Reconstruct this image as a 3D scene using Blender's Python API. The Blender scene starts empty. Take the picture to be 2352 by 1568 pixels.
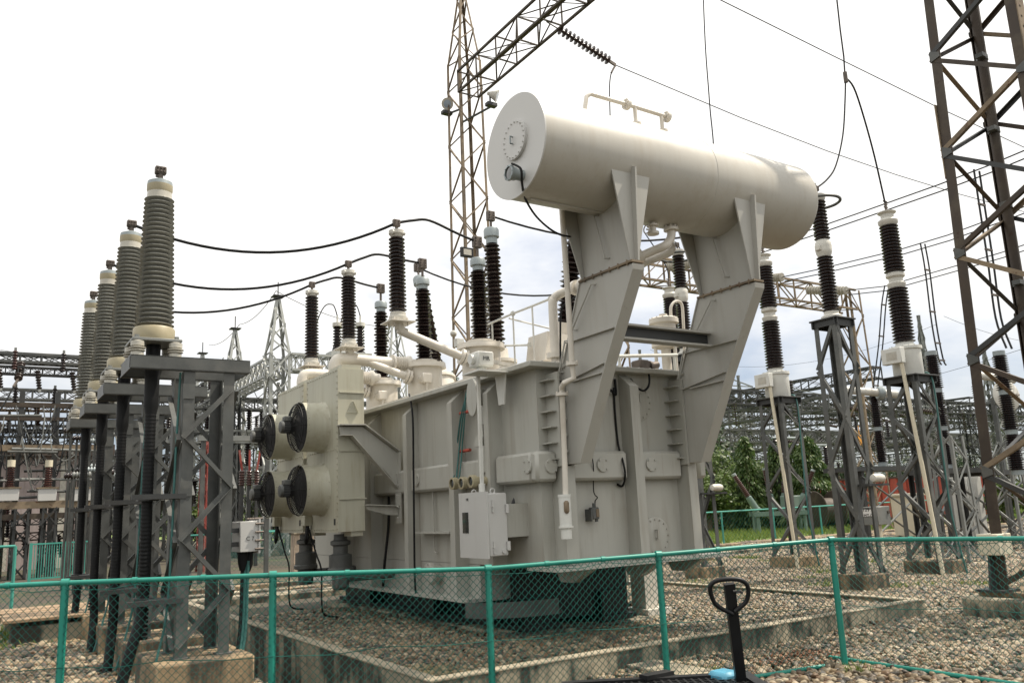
import bpy, math, random
from mathutils import Vector, Matrix
V = Vector
rnd = random.Random(11)
scene = bpy.context.scene
COL = scene.collection
# ------------------------------------------------------------------ camera
FPX, CX, CY, EYE = 1920.0, 1176.0, 784.0, 1.75
_y, _p, _r = (math.radians(a) for a in (33.1, 11.25, -2.55))
FWD = V((math.sin(_y) * math.cos(_p), math.cos(_y) * math.cos(_p), math.sin(_p)))
_r0 = V((math.cos(_y), -math.sin(_y), 0)); _u0 = _r0.cross(FWD)
RGT = _r0 * math.cos(_r) + _u0 * math.sin(_r)
UPV = -_r0 * math.sin(_r) + _u0 * math.cos(_r)
EYEV = V((0, 0, EYE))
cam = bpy.data.objects.new('camera', bpy.data.cameras.new('camera'))
COL.objects.link(cam); scene.camera = cam
cam.data.sensor_width = 36; cam.data.lens = 36 * FPX / 2352
cam.data.clip_end = 2000; cam.data.clip_start = .05
M4 = Matrix((RGT, UPV, -FWD)).transposed().to_4x4(); M4.translation = EYEV
cam.matrix_world = M4
# survey helpers: where a sight line of the photograph meets a known plane of the site
def ray(x, y): return FWD + RGT * ((x - CX) / FPX) - UPV * ((y - CY) / FPX)
def onx(x, y, X): d = ray(x, y); return EYEV + d * (X / d.x)
def ony(x, y, Y): d = ray(x, y); return EYEV + d * (Y / d.y)
def onz(x, y, Z): d = ray(x, y); return EYEV + d * ((Z - EYE) / d.z)
def dep(x, y, D): return EYEV + ray(x, y) * D
def pj(p):
    q = V(p) - EYEV; w = q.dot(FWD)
    return CX + FPX * q.dot(RGT) / w, CY - FPX * q.dot(UPV) / w, w
def vert(X, Y, row):
    lo, hi = -30., 80.
    for _ in range(50):
        m = (lo + hi) / 2
        if pj((X, Y, m))[1] > row: lo = m
        else: hi = m
    return lo
# ------------------------------------------------------------------ materials
def _n(nt, t, **kw):
    n = nt.nodes.new(t)
    for k, v in kw.items():
        if k.startswith('i_'):
            n.inputs[k[2:].replace('_', ' ')].default_value = v
        else: setattr(n, k, v)
    return n
def _ramp(nt, src, a, b, ca=0., cb=1.):
    m = _n(nt, 'ShaderNodeMapRange'); m.inputs[1].default_value = a; m.inputs[2].default_value = b
    m.inputs[3].default_value = ca; m.inputs[4].default_value = cb
    nt.links.new(src, m.inputs[0]); return m.outputs[0]
def _mix(nt, fac, a, b):
    m = _n(nt, 'ShaderNodeMix', data_type='RGBA')
    if isinstance(fac, (int, float)): m.inputs[0].default_value = fac
    else: nt.links.new(fac, m.inputs[0])
    for s, c in ((m.inputs[6], a), (m.inputs[7], b)):
        if isinstance(c, tuple): s.default_value = (*c, 1)
        else: nt.links.new(c, s)
    return m.outputs[2]
def _noise(nt, pos, scale, detail=4, stretch=None, rough=.6):
    src = pos
    if stretch:
        mp = _n(nt, 'ShaderNodeMapping'); mp.inputs['Scale'].default_value = stretch
        nt.links.new(pos, mp.inputs[0]); src = mp.outputs[0]
    n = _n(nt, 'ShaderNodeTexNoise'); n.inputs['Scale'].default_value = scale
    n.inputs['Detail'].default_value = detail; n.inputs['Roughness'].default_value = rough
    nt.links.new(src, n.inputs['Vector']); return n.outputs['Fac']
MATS = {}
def mat(name, col, rough=.5, metal=0., dirt=None, dirt_amt=.35, scale=3., streak=False, spots=None, spot_cut=.66,
        spot_scale=6., bump=0., bump_scale=40., vary=.12, spec=.5, coat=0., dcut=.5, broad=0., rust=0.):
    m = bpy.data.materials.new(name); m.use_nodes = True; nt = m.node_tree
    b = nt.nodes['Principled BSDF']
    pos = _n(nt, 'ShaderNodeNewGeometry').outputs['Position']
    c = tuple(col)
    nz = _noise(nt, pos, scale, 5)
    dk = tuple(x * (1 - vary) for x in c); lt = tuple(min(1, x * (1 + vary)) for x in c)
    out = _mix(nt, _ramp(nt, nz, .3, .7), dk, lt)
    if dirt:
        d = _noise(nt, pos, 1., 6, ((9, 9, .7) if streak is True else (streak, streak, .5)) if streak else (2.2, 2.2, 2.2), .65)
        if broad:
            ad = _n(nt, 'ShaderNodeMath', operation='MULTIPLY_ADD'); ad.inputs[1].default_value = broad; nt.links.new(_noise(nt, pos, 1.1, 4), ad.inputs[0])
            nt.links.new(_ramp(nt, d, 0, 1, -broad * .5, 1 - broad * .5), ad.inputs[2]); d = ad.outputs[0]
        out = _mix(nt, _ramp(nt, d, dcut, dcut + .22, 0, dirt_amt), out, tuple(dirt))
    if rust:
        rn = _noise(nt, pos, 1., 5, (14, 14, .45), .7); out = _mix(nt, _ramp(nt, rn, .63, .76, 0, rust), out, (.17, .085, .035))
    if spots:
        s = _noise(nt, pos, spot_scale, 6, None, .7)
        out = _mix(nt, _ramp(nt, s, spot_cut, spot_cut + .05), out, tuple(spots))
    nt.links.new(out, b.inputs['Base Color'])
    b.inputs['Metallic'].default_value = metal
    nt.links.new(_ramp(nt, nz, .3, .7, max(0, rough - .07), min(1, rough + .07)), b.inputs['Roughness'])
    b.inputs['Specular IOR Level'].default_value = spec
    if coat: b.inputs['Coat Weight'].default_value = coat; b.inputs['Coat Roughness'].default_value = .05
    if bump:
        bp = _n(nt, 'ShaderNodeBump'); bp.inputs['Strength'].default_value = bump; bp.inputs['Distance'].default_value = .02
        nt.links.new(_noise(nt, pos, bump_scale, 6, None, .65), bp.inputs['Height'])
        nt.links.new(bp.outputs[0], b.inputs['Normal'])
    MATS[name] = m; return m
mat('tank_paint', (.385, .38, .34), .45, rust=.35, dirt=(.23, .20, .155), dirt_amt=.36, broad=.8, streak=True, scale=1.1, vary=.05, spots=(.27, .16, .08), spot_cut=.72, spot_scale=5, bump=.05, bump_scale=7)
mat('conservator_paint', (.44, .42, .372), .42, rust=.22, dirt=(.33, .28, .21), dirt_amt=.32, broad=.4, streak=True, scale=1.3, vary=.04, spots=(.25, .2, .15), spot_cut=.75, spot_scale=11)
mat('cap_paint', (.53, .525, .505), .45, scale=2, vary=.03)
mat('support_paint', (.38, .372, .338), .48, rust=.4, spots=(.22, .13, .07), spot_cut=.72, spot_scale=5, dirt=(.29, .26, .21), dirt_amt=.3, streak=True, vary=.04, scale=1.2)
mat('cooler_paint', (.43, .42, .335), .48, rust=.3, dirt=(.27, .23, .15), dirt_amt=.45, broad=.5, streak=True, vary=.05, scale=1.3)
mat('pipe_paint', (.62, .58, .51), .4, dirt=(.36, .30, .22), dirt_amt=.4, vary=.05, scale=3)
mat('white_paint', (.60, .60, .56), .45, dirt=(.42, .38, .3), dirt_amt=.4, vary=.05, scale=5)
mat('cabinet_paint', (.48, .475, .455), .4, dirt=(.4, .38, .34), dirt_amt=.2, streak=True, vary=.03, scale=2)
mat('kiosk_paint', (.60, .55, .42), .5, dirt=(.4, .33, .22), dirt_amt=.4, streak=True, vary=.05, scale=2)
mat('brown_porcelain', (.013, .007, .006), .16, vary=.3, scale=2, spec=.55)
mat('red_porcelain', (.05, .018, .013), .2, vary=.3, scale=2)
mat('grey_porcelain', (.25, .252, .228), .27, dirt=(.17, .15, .11), dirt_amt=.3, vary=.12, scale=3)
mat('white_porcelain', (.45, .43, .37), .3, dirt=(.3, .25, .18), dirt_amt=.5, vary=.1, scale=6)
mat('cream_flange', (.34, .30, .195), .5, dirt=(.3, .24, .13), dirt_amt=.4, scale=4)
mat('aluminium', (.27, .305, .31), .45, .3, vary=.1, dirt=(.25, .25, .24), dirt_amt=.4, scale=4)
mat('cast_white', (.56, .545, .49), .45, dirt=(.36, .31, .24), dirt_amt=.5, vary=.08, scale=9)
mat('galvanised', (.075, .079, .075), .5, .1, vary=.3, dirt=(.15, .145, .13), dirt_amt=.6, scale=3, spots=(.2, .14, .08), spot_cut=.72)
mat('galvanised_pale', (.19, .198, .188), .5, .15, vary=.15, dirt=(.24, .22, .19), dirt_amt=.5, scale=3)
mat('galvanised_dark', (.038, .04, .04), .55, .2, vary=.25, dirt=(.05, .045, .04), dirt_amt=.6, scale=3)
mat('rusty_steel', (.21, .16, .105), .8, 0, vary=.3, dirt=(.07, .052, .036), dirt_amt=.95, scale=1.6, spots=(.10, .045, .022), spot_cut=.6, spot_scale=5)
mat('brown_steel', (.045, .032, .022), .65, .1, vary=.3, dirt=(.12, .10, .065), dirt_amt=.5, scale=2, spots=(.04, .02, .012), spot_cut=.62, spot_scale=4)
mat('red_rust_paint', (.22, .035, .024), .7, vary=.25, dirt=(.42, .38, .34), dirt_amt=.7, streak=True, scale=2)
mat('container_red', (.34, .05, .028), .65, vary=.2, dirt=(.12, .05, .03), dirt_amt=.7, streak=True, scale=1, spots=(.25, .12, .08), spot_cut=.68)
mat('fitting_metal', (.12, .10, .085), .55, .5, vary=.3, scale=12)
mat('black_cable', (.007, .0075, .008), .6, spec=.25, vary=.3, scale=9)
mat('line_wire', (.02, .022, .024), .6, 0, spec=.3, vary=.2, scale=4)
mat('green_cable', (.03, .12, .11), .5, vary=.2, scale=6)
mat('fence_green', (.012, .21, .16), .4, vary=.12, dirt=(.03, .15, .11), dirt_amt=.5, scale=5, spots=(.13, .07, .04), spot_cut=.73, spot_scale=9)
mat('fence_wire', (.008, .10, .08), .6, vary=.3, scale=8, spec=.25)
mat('black_plastic', (.008, .0085, .009), .45, spec=.3, vary=.2, scale=6, dirt=(.06, .055, .05), dirt_amt=.3)
mat('fan_black', (.009, .009, .009), .6, spec=.3, vary=.2, scale=8)
mat('blue_paint', (.06, .25, .36), .5, vary=.15, scale=5, spots=(.16, .08, .05), spot_cut=.6, spot_scale=9)
mat('dial_glass', (.02, .022, .02), .06, vary=.2, coat=1.)
mat('insulator_disc', (.055, .038, .033), .3, vary=.2, scale=6)
mat('concrete', (.33, .285, .205), .85, dcut=.40, broad=1.5, dirt=(.035, .031, .024), dirt_amt=.97, streak=5, scale=1.3, vary=.4, bump=.5, bump_scale=45)
mat('concrete_ochre', (.28, .205, .12), .85, dcut=.40, broad=1.2, dirt=(.045, .036, .026), dirt_amt=.95, streak=5, scale=2, vary=.2, bump=.5, bump_scale=45)
mat('wall_pink', (.33, .275, .26), .85, dirt=(.16, .12, .11), dirt_amt=.7, streak=True, scale=1, vary=.1, bump=.2, bump_scale=20)
mat('roof_brown', (.055, .042, .034), .85, vary=.3, scale=2, dirt=(.12, .07, .045), dirt_amt=.6)
mat('bark', (.13, .095, .065), .9, vary=.3, scale=6, bump=.6, bump_scale=20)
mat('weathered_trunk', (.40, .32, .24), .9, vary=.25, dirt=(.07, .05, .04), dirt_amt=.95, streak=True, scale=2, bump=.6, bump_scale=14)
mat('plank', (.27, .19, .115), .85, vary=.25, dirt=(.12, .08, .05), dirt_amt=.6, scale=4)
mat('green_machine', (.12, .175, .15), .5, vary=.1, dirt=(.12, .14, .11), dirt_amt=.5, scale=4)
mat('tower_pale', (.34, .35, .33), .5, .1, vary=.15, dirt=(.2, .2, .18), dirt_amt=.5, scale=3)
mat('concrete_pale', (.31, .265, .19), .85, dirt=(.09, .075, .05), dirt_amt=.85, scale=3, vary=.2, bump=.5, bump_scale=40)
mat('fence_pale', (.05, .27, .215), .5, vary=.1)
mat('lamp_glass', (.35, .42, .50), .15, vary=.1)
mat('sign_white', (.72, .72, .70), .5, vary=.04)
mat('sign_black', (.02, .02, .02), .5)
mat('sign_red', (.45, .03, .03), .5)
mat('sign_yellow', (.65, .28, .03), .5)
mat('leaf_litter', (.13, .055, .025), .9, vary=.5, scale=14, bump=.5)
def leaf_mat(name, a, b, c):
    m = bpy.data.materials.new(name); m.use_nodes = True; nt = m.node_tree; bs = nt.nodes['Principled BSDF']
    pos = _n(nt, 'ShaderNodeNewGeometry').outputs
    n1 = _noise(nt, pos['Position'], 1.1, 4); n2 = _noise(nt, pos['Position'], 9, 3)
    o = _mix(nt, _ramp(nt, n1, .35, .65), a, b)
    o = _mix(nt, _ramp(nt, n2, .45, .8), o, c)
    nt.links.new(o, bs.inputs['Base Color']); bs.inputs['Roughness'].default_value = .5
    tr = _n(nt, 'ShaderNodeBsdfTranslucent'); nt.links.new(o, tr.inputs[0])
    mx = _n(nt, 'ShaderNodeMixShader'); mx.inputs[0].default_value = .3
    nt.links.new(bs.outputs[0], mx.inputs[1]); nt.links.new(tr.outputs[0], mx.inputs[2])
    nt.links.new(mx.outputs[0], nt.nodes['Material Output'].inputs[0]); MATS[name] = m
leaf_mat('leaf_green', (.04, .085, .016), (.085, .14, .025), (.19, .22, .05))
leaf_mat('leaf_dark', (.018, .045, .014), (.035, .07, .022), (.06, .095, .03))
leaf_mat('leaf_conifer', (.035, .085, .024), (.075, .135, .035), (.19, .21, .06))
leaf_mat('grass_blade', (.10, .17, .025), (.17, .24, .04), (.28, .28, .08))
# ------------------------------------------------------------------ mesh building
Z3 = V((0, 0, 1))
class MB:
    def __init__(s): s.v = []; s.f = []
    def add(s, vs, fs):
        n = len(s.v); s.v += [V(v) for v in vs]; s.f += [tuple(i + n for i in f) for f in fs]; return s
    def box(s, x0, x1, y0, y1, z0, z1):
        return s.add([(x, y, z) for z in (z0, z1) for y in (y0, y1) for x in (x0, x1)],
                     [(0, 2, 3, 1), (4, 5, 7, 6), (0, 1, 5, 4), (2, 6, 7, 3), (0, 4, 6, 2), (1, 3, 7, 5)])
    def cbox(s, x0, x1, y0, y1, z0, z1, c):      # box with chamfered edges (all twelve)
        xs = (x0, x0 + c, x1 - c, x1); ys = (y0, y0 + c, y1 - c, y1); zs = (z0, z0 + c, z1 - c, z1)
        vs = []; idx = {}
        for i in (0, 1):
            for j in (0, 1):
                for k in (0, 1):
                    X = (x0, x1)[i]; Y = (y0, y1)[j]; Zz = (z0, z1)[k]
                    xi = (x0 + c, x1 - c)[i]; yi = (y0 + c, y1 - c)[j]; zi = (z0 + c, z1 - c)[k]
                    for ax, p in enumerate(((X, yi, zi), (xi, Y, zi), (xi, yi, Zz))):
                        idx[(i, j, k, ax)] = len(vs); vs.append(p)
        fs = []
        for a in range(3):
            b, d = (a + 1) % 3, (a + 2) % 3
            for sgn in (0, 1):
                q = []
                for (m, n) in ((0, 0), (1, 0), (1, 1), (0, 1)):
                    t = [0, 0, 0]; t[a] = sgn; t[b] = m; t[d] = n; q.append(idx[(*t, a)])
                fs.append(tuple(q if sgn else q[::-1]))
            for m in (0, 1):
                for n in (0, 1):
                    t0 = [0, 0, 0]; t1 = [0, 0, 0]; t0[b] = t1[b] = m; t0[d] = t1[d] = n; t1[a] = 1
                    q = [idx[(*t0, b)], idx[(*t1, b)], idx[(*t1, d)], idx[(*t0, d)]]
                    fs.append(tuple(q if m != n else q[::-1]))
        for i in (0, 1):
            for j in (0, 1):
                for k in (0, 1):
                    q = [idx[(i, j, k, a)] for a in range(3)]
                    fs.append(tuple(q if (i + j + k) % 2 else q[::-1]))
        return s.add(vs, fs)
    def bar(s, p0, p1, w, h=None, up=None):
        p0, p1 = V(p0), V(p1); h = w if h is None else h; d = p1 - p0
        if d.length < 1e-6: return s
        d.normalize(); u = V(up) if up is not None else (Z3 if abs(d.z) < .9 else V((0, 1, 0)))
        a = d.cross(u); a.normalize(); b = a.cross(d)
        vs = [p + a * (i * w / 2) + b * (j * h / 2) for p in (p0, p1) for (i, j) in ((-1, -1), (1, -1), (1, 1), (-1, 1))]
        return s.add(vs, [(3, 2, 1, 0), (4, 5, 6, 7), (0, 1, 5, 4), (1, 2, 6, 5), (2, 3, 7, 6), (3, 0, 4, 7)])
    def angle(s, p0, p1, w, a, b, t=None):       # steel angle section: flanges run along a and b from the heel line
        p0, p1, a, b = V(p0), V(p1), V(a), V(b); t = t or w * .13
        sec = [(0, 0), (w, 0), (w, t), (t, t), (t, w), (0, w)]
        vs = [p + a * i + b * j for p in (p0, p1) for i, j in sec]
        fs = [tuple((k, (k + 1) % 6, (k + 1) % 6 + 6, k + 6)) for k in range(6)]
        fs += [(0, 3, 2, 1), (0, 5, 4, 3), (6, 7, 8, 9), (6, 9, 10, 11)]
        return s.add(vs, fs)
    def prism(s, pts, ext):
        pts = [V(p) for p in pts]; e = V(ext); n = len(pts)
        return s.add(pts + [p + e for p in pts], [tuple(range(n))[::-1], tuple(range(n, 2 * n))] +
                     [(k, (k + 1) % n, (k + 1) % n + n, k + n) for k in range(n)])
    def tube(s, pts, r, n=8, closed=False, caps=True):
        pts = [V(p) for p in pts]; m = len(pts); rr = r if isinstance(r, (list, tuple)) else [r] * m
        tan = []
        for i in range(m):
            if closed: t = pts[(i + 1) % m] - pts[i - 1]
            else: t = pts[min(i + 1, m - 1)] - pts[max(i - 1, 0)]
            tan.append(t.normalized())
        u = tan[0].orthogonal().normalized(); vs = []
        for i in range(m):
            u = (u - tan[i] * u.dot(tan[i]))
            u = u.normalized() if u.length > 1e-6 else tan[i].orthogonal().normalized()
            w = tan[i].cross(u)
            vs += [pts[i] + (u * math.cos(2 * math.pi * k / n) + w * math.sin(2 * math.pi * k / n)) * rr[i] for k in range(n)]
        fs = []
        for i in range(m if closed else m - 1):
            j = (i + 1) % m
            fs += [(i * n + k, i * n + (k + 1) % n, j * n + (k + 1) % n, j * n + k) for k in range(n)]
        if caps and not closed: fs += [tuple(range(n))[::-1], tuple(range((m - 1) * n, m * n))]
        return s.add(vs, fs)
    def lathe(s, prof, p=(0, 0, 0), axis=(0, 0, 1), n=24):
        ax = V(axis).normalized(); p = V(p)
        u = V((1, 0, 0)) if abs(ax.x) < .9 else V((0, 1, 0))
        u = (u - ax * u.dot(ax)).normalized(); w = ax.cross(u); m = len(prof)
        vs = [p + ax * z + (u * math.cos(2 * math.pi * k / n) + w * math.sin(2 * math.pi * k / n)) * max(r, 1e-4) for r, z in prof for k in range(n)]
        fs = [(i * n + k, i * n + (k + 1) % n, (i + 1) * n + (k + 1) % n, (i + 1) * n + k) for i in range(m - 1) for k in range(n)]
        if prof[0][0] > 1e-3: fs.append(tuple(range(n))[::-1])
        if prof[-1][0] > 1e-3: fs.append(tuple(range((m - 1) * n, m * n)))
        return s.add(vs, fs)
    def cyl(s, p0, p1, r, n=16, r1=None):
        d = V(p1) - V(p0); return s.lathe([(r, 0), (r if r1 is None else r1, d.length)], p0, d, n)
    def bolts(s, c, axis, R, k, r=.012, h=.014, ph=0.):
        ax = V(axis).normalized(); u = ax.orthogonal().normalized(); w = ax.cross(u)
        for i in range(k):
            t = 2 * math.pi * i / k + ph; p = V(c) + (u * math.cos(t) + w * math.sin(t)) * R
            s.cyl(p - ax * .004, p + ax * h, r, 6)
        return s
    def build(s, name, m, parent=None, sharp=38):
        base = BASE.get(parent.name, V((0, 0, 0))) if parent else V((0, 0, 0))
        me = bpy.data.meshes.new(name)
        me.from_pydata([tuple(v - base) for v in s.v], [], s.f)
        me.polygons.foreach_set('use_smooth', [True] * len(me.polygons))
        me.set_sharp_from_angle(angle=math.radians(sharp)); me.update()
        me.materials.append(MATS[m] if isinstance(m, str) else m)
        o = bpy.data.objects.new(name, me); COL.objects.link(o)
        if parent: o.parent = parent; BASE[o.name] = base
        return o
BASE = {}
def thing(name, label, cat, loc, group=None):
    o = bpy.data.objects.new(name, None); COL.objects.link(o); o.location = loc; o.empty_display_size = .1
    BASE[o.name] = V(loc); o['label'] = label; o['category'] = cat
    if group: o['group'] = group
    return o
def tag(o, label, cat, group=None, kind=None):
    o['label'] = label; o['category'] = cat
    if group: o['group'] = group
    if kind: o['kind'] = kind
    return o
def struct(o, kind='structure'): o['kind'] = kind; return o
def copy_tree(o, loc=None, label=None, parent=None):
    c = o.copy(); COL.objects.link(c)
    if parent: c.parent = parent
    if loc is not None: c.location = loc
    if label: c['label'] = label
    for ch in list(o.children): copy_tree(ch, None, None, c)
    return c
def sag(p0, p1, s, n=16):
    p0, p1 = V(p0), V(p1)
    return [p0.lerp(p1, k / n) - Z3 * (4 * s * (k / n) * (1 - k / n)) for k in range(n + 1)]
def smooth(pts, n=8):
    pts = [V(p) for p in pts]; P = [pts[0]] + pts + [pts[-1]]; out = []
    for i in range(1, len(P) - 2):
        a, b, c, d = P[i - 1:i + 3]
        for k in range(n):
            t = k / n
            out.append(.5 * ((2 * b) + (c - a) * t + (2 * a - 5 * b + 4 * c - d) * t * t + (3 * b - a - 3 * c + d) * t ** 3))
    return out + [pts[-1]]
def wire(label, pts, r, m='line_wire', n=6, cat='cable', name='overhead_wire', group=None):
    return tag(MB().tube(pts, r, n).build(name, m), label, cat, group)
def sheds(mb, p0, p1, r0, r1, k, core=.62, n=24, small=None):
    """ribbed porcelain between two points; r0, r1 are the shed radii at the ends"""
    p0, p1 = V(p0), V(p1); L = (p1 - p0).length; prof = [(r0 * core, 0)]; st = L / k
    for i in range(k):
        R = r0 + (r1 - r0) * (i + .5) / k
        if small and i % 2: R *= small
        c = R * core; z = i * st
        prof += [(c, z + st * .12), (R * .97, z + st * .38), (R, z + st * .48), (R * .97, z + st * .56), (c, z + st * .95)]
    prof.append((r1 * core, L))
    return mb.lathe(prof, p0, p1 - p0, n)
def lattice(name, label, cat, c0, w0, c1, w1, z0, z1, bays, leg=.09, br=.06, m='galvanised', group=None, base=None, detail=True, loc=None, root=None):
    """four-legged lattice post; c = centre (x, y), w = (wx, wy) at bottom and top"""
    t = root or thing(name, label, cat, (c0[0], c0[1], z0), group)
    def corner(i, z):
        k = (z - z0) / (z1 - z0); sx = (-1, 1, 1, -1)[i]; sy = (-1, -1, 1, 1)[i]
        return V((c0[0] + (c1[0] - c0[0]) * k + sx * (w0[0] + (w1[0] - w0[0]) * k) / 2,
                  c0[1] + (c1[1] - c0[1]) * k + sy * (w0[1] + (w1[1] - w0[1]) * k) / 2, z))
    for i in range(4):
        sx = (-1, 1, 1, -1)[i]; sy = (-1, -1, 1, 1)[i]
        MB().angle(corner(i, z0), corner(i, z1), leg, (-sx, 0, 0), (0, -sy, 0)).build('leg', m, t, 20)
    mb = MB()
    for i in range(4):
        j = (i + 1) % 4; nrm = ((0, -1, 0), (1, 0, 0), (0, 1, 0), (-1, 0, 0))[i]; nv = V(nrm)
        for b in range(bays):
            za = z0 + (z1 - z0) * b / bays; zb = z0 + (z1 - z0) * (b + 1) / bays
            a0, a1 = (i, j) if (b + i) % 2 else (j, i)
            p, q = corner(a0, za), corner(a1, zb)
            d = (q - p).normalized(); side = nv.cross(d)
            mb.angle(p + nv * .004, q + nv * .004, br, side, -nv if detail else nv)
            if not detail:
                p, q = corner(a1, za), corner(a0, zb)
                mb.bar(p, q, br * .8, br * .3, nv)
    mb.build('bracing', m, t, 20)
    return t
def beam(name, label, cat, p0, p1, w, h, bays, m, ch=.08, br=.05, group=None, cross=True):
    """square lattice girder from p0 to p1 (centre line)"""
    p0, p1 = V(p0), V(p1); t = thing(name, label, cat, p0, group); d = (p1 - p0).normalized()
    s_ = d.cross(Z3).normalized(); up = Z3
    def cn(k, i): return p0.lerp(p1, k) + s_ * ((-1, 1, 1, -1)[i] * w / 2) + up * ((-1, -1, 1, 1)[i] * h / 2)
    for i in range(4): MB().bar(cn(0, i), cn(1, i), ch, ch).build('chord', m, t)
    mb = MB()
    for b in range(bays):
        for i in range(4):
            j = (i + 1) % 4; a0, a1 = (i, j) if (b + i) % 2 else (j, i)
            mb.bar(cn(b / bays, a0), cn((b + 1) / bays, a1), br, br * .5)
            if cross: mb.bar(cn(b / bays, a1), cn((b + 1) / bays, a0), br, br * .4)
            mb.bar(cn(b / bays, i), cn(b / bays, j), br, br)
    mb.build('lacing', m, t)
    return t
# ================================================================== TRANSFORMER
X0, Y0, ZT = 5.60, 8.11, 3.40          # left wall, short end wall, top of the tank
TX1, TY1 = 8.06, 15.7
tf = thing('transformer', 'huge pale grey power transformer with a white oil drum carried above it', 'transformer', (6.8, 11.5, .2))
mb = MB().box(X0, TX1, Y0, TY1, 1.06, ZT)
mb.box(X0 + .002, TX1 - .002, 9.58, TY1 - .002, .64, 1.055)
mb.box(X0 - .22, TX1 + .2, 9.56, TY1 + .1, .60, .645)                     # bottom rim, long sides
mb.box(X0 - .05, TX1 + .22, Y0 - .30, Y0 + .3, 1.03, 1.075)               # rim under the short end
for x in (6.05, 7.1, 7.85):                                               # gussets below the short end rim
    mb.prism([(x, Y0 - .25, 1.03), (x, 8.55, 1.03), (x, 8.45, .86), (x, Y0 + .1, .86)], (.11, 0, 0))
tank = mb.build('tank', 'tank_paint', tf)
mb = MB().cbox(X0 - .19, TX1 + .15, Y0 - .17, TY1 + .1, ZT - .035, ZT + .03, .008)
mb.prism([(X0 + .1, Y0 + .1, ZT + .03), (TX1 - .1, Y0 + .1, ZT + .03), (TX1 - .1, TY1 - .1, ZT + .03), (X0 + .1, TY1 - .1, ZT + .03)], (0, 0, .03))
for k in range(40): y = Y0 + .1 + k * .185; mb.cyl((X0 - .075, y, ZT + .028), (X0 - .075, y, ZT + .055), .016, 6)
for k in range(13): x = X0 + .05 + k * .19; mb.cyl((x, Y0 - .075, ZT + .028), (x, Y0 - .075, ZT + .055), .016, 6)
mb.build('tank_cover', 'tank_paint', tf)
mb = MB().box(X0 + .25, X0 + .33, 9.0, 15.4, ZT + .06, ZT + .17)
mb.box(X0 + .25, X0 + .45, 9.0, 15.4, ZT + .17, ZT + .185)
mb.build('cover_rail', 'pipe_paint', tf)
# stiffening ribs, left wall (front strip at x = 5.38)
def rib_left(y, w, d=.2, zb=.645, zt=3.36):
    MB().prism([(X0, y - w / 2, zb), (X0 - d, y - w / 2, zb), (X0 - d, y - w / 2, zt - d * .9), (X0, y - w / 2, zt)], (0, w, 0)).build('rib', 'tank_paint', tf)
XR = X0 - .2
ribs_l = [onx(848, 1100, XR).y, onx(931, 1100, XR).y, onx(1036, 1100, XR).y, onx(1117, 1000, XR).y]
for y in (ribs_l[0] + 1.2, ribs_l[0]): rib_left(y, .1)
rib_left(ribs_l[1], .12); rib_left(ribs_l[2], .13); rib_left(ribs_l[3], .11, zb=1.06)
# ribs on the short end
YR = Y0 - .22
def rib_front(x0, x1, zt=3.36, zb=1.13, d=.22):
    MB().prism([(x0, Y0, zb - .0), (x0, Y0 - d, zb), (x0, Y0 - d, zt - d * .8), (x0, Y0, zt)], (x1 - x0, 0, 0)).build('rib', 'tank_paint', tf)
fx = [(ony(1302, 1250, YR).x, ony(1330, 1250, YR).x), (ony(1458, 1050, YR).x, ony(1478, 1050, YR).x), (ony(1587, 1150, YR).x, ony(1606, 1150, YR).x)]
MB().prism([(fx[0][0], Y0, 1.13), (fx[0][0], YR, 1.13), (fx[0][0], YR, 2.2), (fx[0][0], Y0, 2.2)], (fx[0][1] - fx[0][0], 0, 0)).build('rib', 'tank_paint', tf)
rib_front(*fx[1]); rib_front(*fx[2])
mb = MB()
for (a, b) in (fx[0], fx[2]):                                              # ladder-like bracket plates behind the supports
    mb = MB()
    for k in range(6):
        z = 2.28 + k * .185; mb.box(a - .12, b + .02, YR + .02, Y0, z, z + .012)
    mb.box(a - .03, a, YR - .03, Y0, 2.2, 3.3)
    for k in range(5): z = 2.37 + k * .185; mb.cyl((a + .05, YR + .02, z), (a + .05, YR - .045, z), .017, 6)
    mb.build('support_bracket', 'tank_paint', tf)
# box belt round the tank, in lengths between the ribs
ZB0, ZB1 = 2.03, 2.38
belts = [(X0 - .15, X0, ribs_l[1] + .06, ribs_l[0] - .05), (X0 - .15, X0, ribs_l[2] + .065, ribs_l[1] - .06), (X0 - .13, X0, ribs_l[3] + .045, ribs_l[2] - .065)]
for b in belts: MB().cbox(*b, ZB0, ZB1, .035).build('belt', 'tank_paint', tf)
mb = MB().cbox(X0 - .15, fx[0][0] - .02, Y0 - .15, Y0, ZB0, ZB1, .035)
mb.cbox(X0 - .15, X0 + .02, Y0 - .02, ribs_l[3] - .09, ZB0, ZB1, .034)
mb.build('belt', 'tank_paint', tf)
MB().cbox(fx[0][1] + .02, fx[1][0] - .05, Y0 - .15, Y0, ZB0, ZB1, .035).build('belt', 'tank_paint', tf)
MB().cbox(fx[1][1] + .0, fx[2][0] - .03, Y0 - .15, Y0, ZB0, ZB1, .035).build('belt', 'tank_paint', tf)
MB().cbox(TX1, TX1 + .15, Y0 - .1, 12, ZB0, ZB1, .035).build('belt', 'tank_paint', tf)
def cover(c, ax, r, k, name='inspection_cover', th=.016, m='tank_paint', br=.011):
    ax = V(ax); mb = MB().lathe([(0, 0), (r, 0), (r, th), (r * .96, th + .004), (0, th + .004)][1:], V(c), ax, 32)
    mb.bolts(V(c) + ax * (th + .004), ax, r * .86, k, br, .014)
    return mb.build(name, m, tf)
for px, py in ((1265, 1070), (1383, 1067), (1495, 1066)): cover(ony(px, py, Y0 - .15), (0, -1, 0), .085, 4)
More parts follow.
